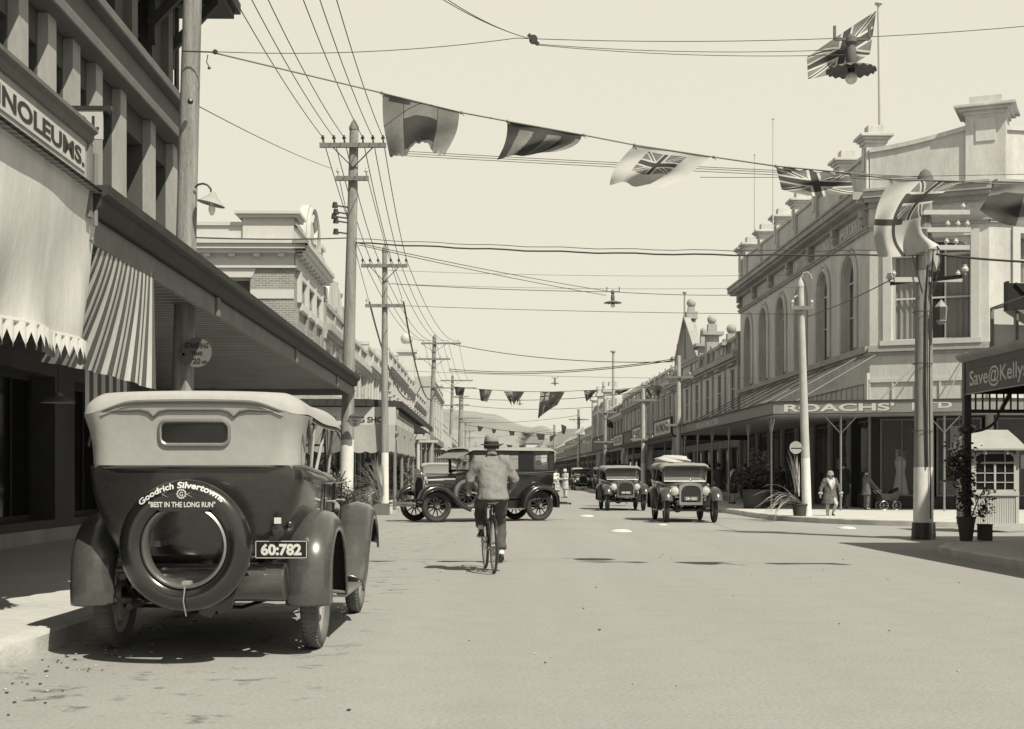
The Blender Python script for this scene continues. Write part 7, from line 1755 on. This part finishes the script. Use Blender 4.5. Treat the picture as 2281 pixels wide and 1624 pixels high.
# standing and sitting people in the awning's shade
p = D(1634, 1130, 53.8); J, k = stand(1.5, arm=.05)
person('woman in dark clothes with pale blouse front standing at the kerb under the awning', (p.x, 53.8, .14), R(100), J, k, [dict(k='coat', mt='cloth_dark', hem=.45, flare=.8), dict(k='collar', mt='cloth_light'), dict(k='stockings', mt='fur'), dict(k='shoes')], hat=('cloche', 'cloth_dark'))
people = [(1713, 1128, 51, 1.5, 'cloth_dark', 'fedora', 'felt', 'person in dark coat and pale hat sitting group left of the concrete pole'), (1736, 1130, 51.5, 1.45, 'cloth_dark', 'cloche', 'hair', 'person in dark coat and dark cloche behind the tied fronds'), (1578, 1112, 62, 1.6, 'cloth_dark', 'cloche', 'cloth_mid', 'dark dressed pedestrian under the awning above the nearest oncoming car'), (1600, 1114, 60, 1.6, 'cloth_mid', 'fedora', 'cloth_dark', 'man in grey suit walking under the awning near the oncoming car'), (1452, 1100, 86, 1.6, 'cloth_mid', 'fedora', 'cloth_dark', 'distant pedestrian under the awnings above the second oncoming car'), (1470, 1103, 84, 1.6, 'cloth_dark', 'cloche', 'cloth_dark', 'distant dark woman under the awnings beside the grey suited pedestrian'), (1750, 1126, 52.5, 1.5, 'cloth_mid', 'cloche', 'cloth_mid', 'person in mid grey coat just left of the concrete pole'), (1690, 1124, 53, 1.5, 'cloth_dark', 'cloche', 'cloth_light', 'person in dark coat and pale cloche behind the tub bushes'), (1878, 1138, 46.5, 1.55, 'cloth_dark', 'cloche', 'cloth_dark', 'dark dressed shopper looking in the corner window behind the girl'), (1660, 1118, 56, 1.55, 'cloth_dark', 'fedora', 'cloth_dark', 'man in dark suit behind the potted bush under the store awning')]
for (x, y, Z, h, c, hk, hm, lb) in people:
    p = D(x, y, Z); J, k = stand(h, arm=.03, stride=.08)
    person(lb, (p.x, Z, .14), R(160 + x % 7 * 10), J, k, [dict(k='coat', mt=c, hem=.6), dict(k='trousers', mt='cloth_dark'), dict(k='shoes')] if hk == 'fedora' else [dict(k='coat', mt=c, hem=.5), dict(k='stockings', mt='cloth_mid'), dict(k='shoes')], hat=(hk, hm))
# boy with a small cart by the shop window
p = D(1919, 1140, 46.0 - 1.2)
J, k = stand(1.3, arm=.02); J['wrL'] = V(-.12, .4, .62); J['wrR'] = V(.12, .4, .62); J['elL'] = V(-.17, .2, .78); J['elR'] = V(.17, .2, .78)
person('boy in dark jersey bending over a pram before the shop window', (p.x, 44.2, .14), R(-80), J, k, [dict(k='coat', mt='cloth_mid', hem=.6), dict(k='trousers', mt='cloth_mid'), dict(k='shoes')])
pr = T('pram', 'dark pram pushed by the boy at the shop window', 'pram', (p.x + .7, 44.2, .14), R(-80)); pr.scale = (.72,) * 3
m = MB(); m.loft([[(x, y, z) for x, y in ((-.2, a), (.2, a), (.2, b_), (-.2, b_))] for z, a, b_ in ((.42, -.3, .3), (.5, -.4, .4), (.72, -.45, .45))]); m.grid(lambda u, v_: (.22 * math.cos(u * math.pi), .1 + .32 * v_ ** .6, .7 + .3 * math.sin(u * math.pi) * math.sin(.5 + v_)), 12, 6); m.obj('body', 'car_black', pr)
m = MB(); m.tube([(-.2, -.45, .7), (-.2, -.62, .85), (.2, -.62, .85), (.2, -.45, .7)], .012, 6); m.obj('handle', 'steel', pr)
for sx in (-.22, .22):
    for sy in (-.3, .3):
        m = MB(); m.tube([(0, .19 * math.cos(a), .19 * math.sin(a)) for a in [2 * math.pi * i / 20 for i in range(20)]], .012, 6, closed=True)
        for i in range(8): m.tube([(0, 0, 0), (0, .18 * math.cos(i * .785), .18 * math.sin(i * .785))], .004, 4)
        m.obj('wheel', 'steel', pr, loc=(sx, sy, .2))
# man half hidden among the plants left
p = D(822, 1135, 47); J, k = stand(1.7)
person('man in dark jacket and pale trousers standing behind the palm fronds at the bag shop', (p.x, 47, .12), R(120), J, k, [dict(k='coat', mt='cloth_dark', hem=.72), dict(k='trousers', mt='cloth_light'), dict(k='shoes')], hat=('fedora', 'cloth_mid'))
# passenger in the sedan
def sit(y, x): 
    J = dict(pelvis=V(x, y, .82), waist=V(x, y, .95), chest=V(x, y + .02, 1.2), neck=V(x, y + .04, 1.4), head=V(x, y + .06, 1.54), top=V(x, y + .06, 1.63))
    for s, n in ((-1, 'L'), (1, 'R')):
        J['sh' + n] = V(x + s * .17, y + .03, 1.34); J['el' + n] = V(x + s * .24, y + .06, 1.1); J['wr' + n] = V(x + s * .15, y + .28, 1.02); J['hip' + n] = V(x + s * .1, y + .02, .8); J['kn' + n] = V(x + s * .11, y + .42, .86); J['an' + n] = V(x + s * .11, y + .45, .5); J['toe' + n] = V(x + s * .11, y + .58, .46)
    return J
person('passenger in shirt and waistcoat seated in the back of the sedan', (l2[0], l2[1], 0), yaw, sit(-.24, -.32), 1.0, [dict(k='coat', mt='cloth_mid', hem=.8, sw=.06), dict(k='trousers', mt='cloth_dark'), dict(k='shoes')])
person('driver at the wheel of the sedan', (l2[0], l2[1], 0), yaw, sit(1.1, .3), 1.0, [dict(k='coat', mt='cloth_dark', hem=.8, sw=.06), dict(k='trousers', mt='cloth_dark'), dict(k='shoes')], hat=('fedora', 'cloth_dark'))
for nm_, l_, a_, s_ in (('nearest oncoming tourer', lA, 181, 0), ('second oncoming tourer', lB, 181.5, 0)):
    person('driver of the ' + nm_, (l_[0], l_[1], -.1), R(a_), sit(.72, .3), 1.0, [dict(k='coat', mt='cloth_dark', hem=.85, sw=.06), dict(k='trousers', mt='cloth_dark'), dict(k='shoes')], hat=('fedora', 'cloth_mid'))

# ================================================================== kiosk, bicycle, plants
kp = G(2165, 1172, .14)
K_ = T('kiosk', 'small white weatherboard kiosk with twelve pane window and flared roof', 'kiosk', (kp.x, kp.y + .05, .14), R(0))
W_ = 1.04; Dp = 1.0; Hw = 1.62
m = MB(); m.box((.03, .03, 0), (W_ - .03, Dp - .03, .72)); m.box((.03, .06, 1.58), (W_ - .03, Dp - .03, 1.7)); m.box((.03, Dp - .06, .72), (W_ - .03, Dp - .03, 1.58)); m.box((.03, .12, .72), (.06, Dp, 1.58))
m.obj('wall', 'kiosk_paint', K_, 0)
m = MB()
for i in range(19): x = .06 + i * .051; m.box((x, .018, .04), (x + .04, .029, .66))
for x in (0, W_ - .07): m.box((x, -.0, 0), (x + .07, .07, 1.7)); m.box((x, Dp - .07, 0), (x + .07, Dp, 1.7))
m.box((-.0, -.02, .66), (W_, .05, .74)); m.box((-.03, -.04, -.02), (W_ + .03, .04, .05))
m.obj('trim', 'kiosk_paint', K_, 0)
m = MB(); z0, z1 = .76, 1.6
m.box((.07, .0, z0 - .02), (W_ - .07, .05, z0 + .03)); m.box((.07, .0, z1 - .03), (W_ - .07, .05, z1)); m.box((.07, 0, z0), (.11, .05, z1)); m.box((W_ - .11, 0, z0), (W_ - .07, .05, z1)); m.box((.11, 0, 1.355), (W_ - .11, .048, 1.395)); m.box((W_ / 2 - .022, 0, z0), (W_ / 2 + .022, .047, 1.36))
for x in (.3, W_ - .3): m.box((x - .009, .005, z0), (x + .009, .04, z1))
for z in (.95, 1.15): m.box((.11, .005, z - .009), (W_ - .11, .04, z + .009))
m.slab([(.11, .002, 1.57), (.11, .002, 1.49), (.16, .002, 1.54), (.2, .002, 1.57)], (0, .04, 0)); m.slab([(W_ - .11, .002, 1.57), (W_ - .11, .002, 1.49), (W_ - .16, .002, 1.54), (W_ - .2, .002, 1.57)], (0, .04, 0))
wi = m.obj('window', 'kiosk_paint', K_, 0)
m = MB(); m.add([(.1, .03, z0), (W_ - .1, .03, z0), (W_ - .1, .03, z1), (.1, .03, z1)], [(0, 1, 2, 3)]); m.obj('pane', 'glass_dark', wi, 0)
m = MB(); a = [(-.12, -.2, 1.68), (W_ + .12, -.2, 1.68), (W_ + .12, Dp + .2, 1.68), (-.12, Dp + .2, 1.68)]; b_ = [(-.0, .12, 1.92), (W_ - .0, .12, 1.92), (W_ - .0, Dp - .12, 1.92), (0, Dp - .12, 1.92)]; c_ = [(.14, .3, 2.1), (W_ - .14, .3, 2.1), (W_ - .14, Dp - .3, 2.1), (.14, Dp - .3, 2.1)]
m.loft([a, b_, c_]); m.box((-.13, -.21, 1.645), (W_ + .13, Dp + .21, 1.678)); m.obj('roof', 'blind_grey', K_, 0)
m = MB(); 
for x in (.25, .72): m.box((x, -.17, 1.56), (x + .035, .0, 1.643))
m.box((W_ + .07, -.18, 1.5), (W_ + .11, -.14, 1.643)); m.obj('bracket', 'kiosk_paint', K_, 0)
kb = bicycle('bicycle leaning beside the white kiosk at the right edge', (kp.x + 1.6, kp.y + .35, .0), R(-78), lean=R(9))

rl = random.Random(7)
def foliage(m, c, rad, n, size, mi=0, droop=.3, rg=rl, clump=7):
    c = Vector(c); cs = []
    for _ in range(clump):
        d = Vector((rg.gauss(0, 1), rg.gauss(0, 1), rg.gauss(0, 1))).normalized(); cs.append(c + Vector((d.x * rad[0], d.y * rad[1], d.z * rad[2])) * rg.uniform(.35, .85))
    for _ in range(n):
        q = rg.choice(cs); p = q + Vector((rg.gauss(0, .28) * rad[0], rg.gauss(0, .28) * rad[1], rg.gauss(0, .28) * rad[2]))
        d = Vector((rg.gauss(0, 1), rg.gauss(0, 1), rg.gauss(0, .6) - droop)).normalized(); s = d.cross(Vector((rg.gauss(0, 1), rg.gauss(0, 1), rg.gauss(0, 1)))).normalized()
        L_ = size * rg.uniform(.6, 1.4); w_ = L_ * .22
        m.add([p, p + d * L_ * .5 + s * w_, p + d * L_, p + d * L_ * .5 - s * w_], [(0, 1, 2, 3)], mi)
def strap(m, p, d, L_, droop, w_, mi=0):
    p = Vector(p); d = Vector(d).normalized(); n = 10; s = d.cross(Vector((0, 0, 1)))
    if s.length < .1: s = Vector((1, 0, 0))
    s.normalize(); L0 = []; c = p.copy(); dd = d.copy()
    for i in range(n + 1):
        t = i / n; ww = w_ * (1 - t) ** .6 * (.5 + min(1, t * 4) * .5); L0 += [c - s * ww, c + dd.cross(s) * ww * .3, c + s * ww]; c = c + dd * L_ / n; dd = (dd + Vector((0, 0, -droop / n * (1 + t)))).normalized()
        if c.z < .03: c.z = .03
    m.add(L0, [(3 * i + j, 3 * i + j + 1, 3 * i + j + 4, 3 * i + j + 3) for i in range(n) for j in (0, 1)], mi)
def pot(m, c, r0, r1, h): m.lathe([(r0, 0), (r1, h), (r1 * 1.08, h), (r1 * 1.08, h + .03), (r1 * .9, h + .03), (r1 * .88, h - .03), (.001, h - .03)], c, n=20)
def plant(label, loc, parts, name='potted_plant', box=None, pr=(.16, .22, .35), cat='potted plant', pm='pot'):
    t = T(name, label, cat, loc)
    m = MB()
    if box: m.box((-box[0], -box[1], 0), (box[0], box[1], box[2])); m.obj('planter_box', pm, t, 0)
    elif pr: pot(m, (0, 0, 0), *pr); m.obj('pot', pm, t)
    for kd, a in parts:
        m = MB()
        if kd == 'leaf':
            foliage(m, *a[:-1]); m.obj('foliage', a[-1], t, 0)
        elif kd == 'stem':
            for q in a: m.tube(q, .012, 5)
            m.obj('stem', 'dark_timber', t)
        elif kd == 'frond':
            for q in a[0]: strap(m, *q)
            m.obj('frond', a[1], t, 60)
    return t
# bush at the foot of the corner telegraph pole
q = D(745, 1135, 30.5)
plant('loose feathery bush tied to the foot of the corner telegraph pole', (q.x, 30.4, .14), [('stem', [[(0, 0, .3), (-.1, 0, .8), (-.25, 0, 1.4)], [(0, 0, .3), (.1, .05, .9), (.25, 0, 1.2)]]), ('leaf', ((-.1, 0, .75), (.38, .3, .5), 3200, .065, 0, -.5, rl, 14, 'leaf')), ('leaf', ((.25, 0, .5), (.35, .3, .35), 1800, .06, 0, -.5, rl, 10, 'leaf')), ('leaf', ((-.25, 0, 1.35), (.16, .15, .3), 350, .12, 0, -.4, rl, 6, 'leaf'))], pr=(.17, .22, .3))
fr = []; b0_ = Vector((D(850, 1145, 43.4).x, 43.4, .0))
for i in range(46):
    tx, ty = [(800, 1042), (790, 1060), (788, 1078), (798, 1100), (806, 1122), (815, 1038), (832, 1034), (845, 1045)][i % 8]
    s0 = D(850 + rl.uniform(-6, 5), rl.uniform(1070, 1125), 43.3) - b0_; e0 = D(tx + rl.uniform(-7, 9), ty + rl.uniform(-9, 9), 43.1 + rl.uniform(-.4, .2)) - b0_
    fr.append((s0, (e0 - s0) + Vector((0, 0, .12)), (e0 - s0).length * rl.uniform(.9, 1.25), rl.uniform(.05, .35), .045))
plant('fan of pale cabbage tree fronds tied to the slim white footed pole', (D(850, 1145, 43.4).x, 43.4, .0), [('frond', (fr, 'frond'))], box=(.24, .2, .36), pm='pot', name='tied_fronds', cat='tied fronds')
fr = [((0, 0, .5), (math.cos(a) * .4, -.1, 1), rl.uniform(.8, 1.3), rl.uniform(0, .5), .04) for a in [i * .5 for i in range(12)]]
plant('upright dark leaved plant between the touring car and the corner pole', (D(722, 1130, 31).x, 32.2, .14), [('frond', (fr, 'leaf')), ('leaf', ((0, 0, 1.0), (.25, .2, .5), 500, .12, 0, 0, rl, 8, 'leaf_dark'))])
for x, Z, lb in ((905, 56, 'low shrub by the iron posts of the bag shop corner'), (893, 50, 'low leafy pot at the kerb beyond the white footed pole')):
    q = D(x, 1100, Z); plant(lb, (q.x, Z, .14), [('leaf', ((0, 0, .9), (.4, .3, .5), 900, .14, 0, -.2, rl, 10, 'leaf')), ('leaf', ((0, 0, .6), (.3, .3, .3), 300, .1, 0, 0, rl, 6, 'leaf_dark'))])
# tied fronds at the concrete pole
fr = []
for i in range(26): fr.append(((rl.uniform(-.08, .08), rl.uniform(-.08, .05), .45), (-rl.uniform(.5, 1.3), rl.uniform(-.5, .1), rl.uniform(.2, 1.0)), rl.uniform(.9, 1.55), rl.uniform(.9, 2.4), .028))
for i in range(10): fr.append(((rl.uniform(-.12, .02), -.05, .6 + rl.uniform(0, .5)), (rl.uniform(-.25, .02), -.05, 1), rl.uniform(.8, 1.3), rl.uniform(0, .9), .03))
plant('pale strap leaved plant in a pot leaning over the kerb at the concrete pole', (bc_.x - .22, bc_.y - .08, .02), [('frond', (fr, 'frond'))], pr=(.15, .2, .42), pm='pot_dark', name='tied_fronds', cat='tied fronds')
q = D(1675, 1130, 46.5)
plant('dark conifer like bush in a large tub under the store awning', (q.x, 46.0, .14), [('leaf', ((0, 0, .95), (.62, .5, .45), 5000, .085, 0, -.1, rl, 22, 'leaf_dark')), ('leaf', ((.1, 0, 1.6), (.25, .2, .35), 500, .12, 0, -.4, rl, 7, 'leaf'))], pr=(.36, .4, .6), pm='pot_dark')
q = D(1720, 1120, 48)
plant('round leafy tub plant beside the seated people', (q.x, 48, .14), [('leaf', ((0, 0, .9), (.4, .4, .4), 1200, .12, 0, 0, rl, 12, 'leaf_dark'))], pr=(.25, .3, .45), pm='pot_dark')
for x, y, Z, r_, lb in ((1180, 982, 640, 5, 'clump of dark trees on the lower slope above the sedan'), (1262, 985, 560, 6, 'dark tree among the pale houses at the street end')):
    pp = D(x, y, Z); t = T('hillside_tree', lb, 'tree', (pp.x, Z, pp.z - r_))
    m = MB(); m.cyl((0, 0, -2), (0, 0, r_ * .8), r_ * .08, r_ * .05); m.obj('trunk', 'dark_timber', t)
    m = MB(); foliage(m, (0, 0, r_ * 1.0), (r_ * 1.1, r_, r_ * .7), 3500, r_ * .1, 0, .1, rl, 22); m.obj('crown', 'leaf', t, 0)
# climbing shrub at the near verandah post
vx = ST(8.1, 23.6)
plant('dark leafy shrub climbing the near verandah post', (vx.x - .08, 23.35, .14), [('stem', [[(0, 0, .3), (0, 0, 1.0), (.05, 0, 1.9)], [(.05, 0, .3), (.2, 0, .7), (.35, 0, .95)]]), ('leaf', ((-.08, 0, 1.3), (.22, .15, .5), 800, .075, 0, .1, rl, 16, 'leaf_dark')), ('leaf', ((.0, 0, .75), (.18, .15, .35), 350, .08, 0, .1, rl, 8, 'leaf_dark')), ('leaf', ((.34, 0, .62), (.14, .1, .28), 200, .07, 0, .1, rl, 6, 'leaf'))], pr=(.1, .15, .38), pm='pot_dark')
o = MB(); o.box((-.09, -.12, 0), (.09, .12, .26)); o.box((-.1, -.13, .26), (.1, .13, .28)); o = o.obj('planter_box', 'pot_dark', None, 0, loc=(vx.x + .25, 23.4, .145)); tag(o, 'small dark box beside the pot at the near verandah post', 'planter')
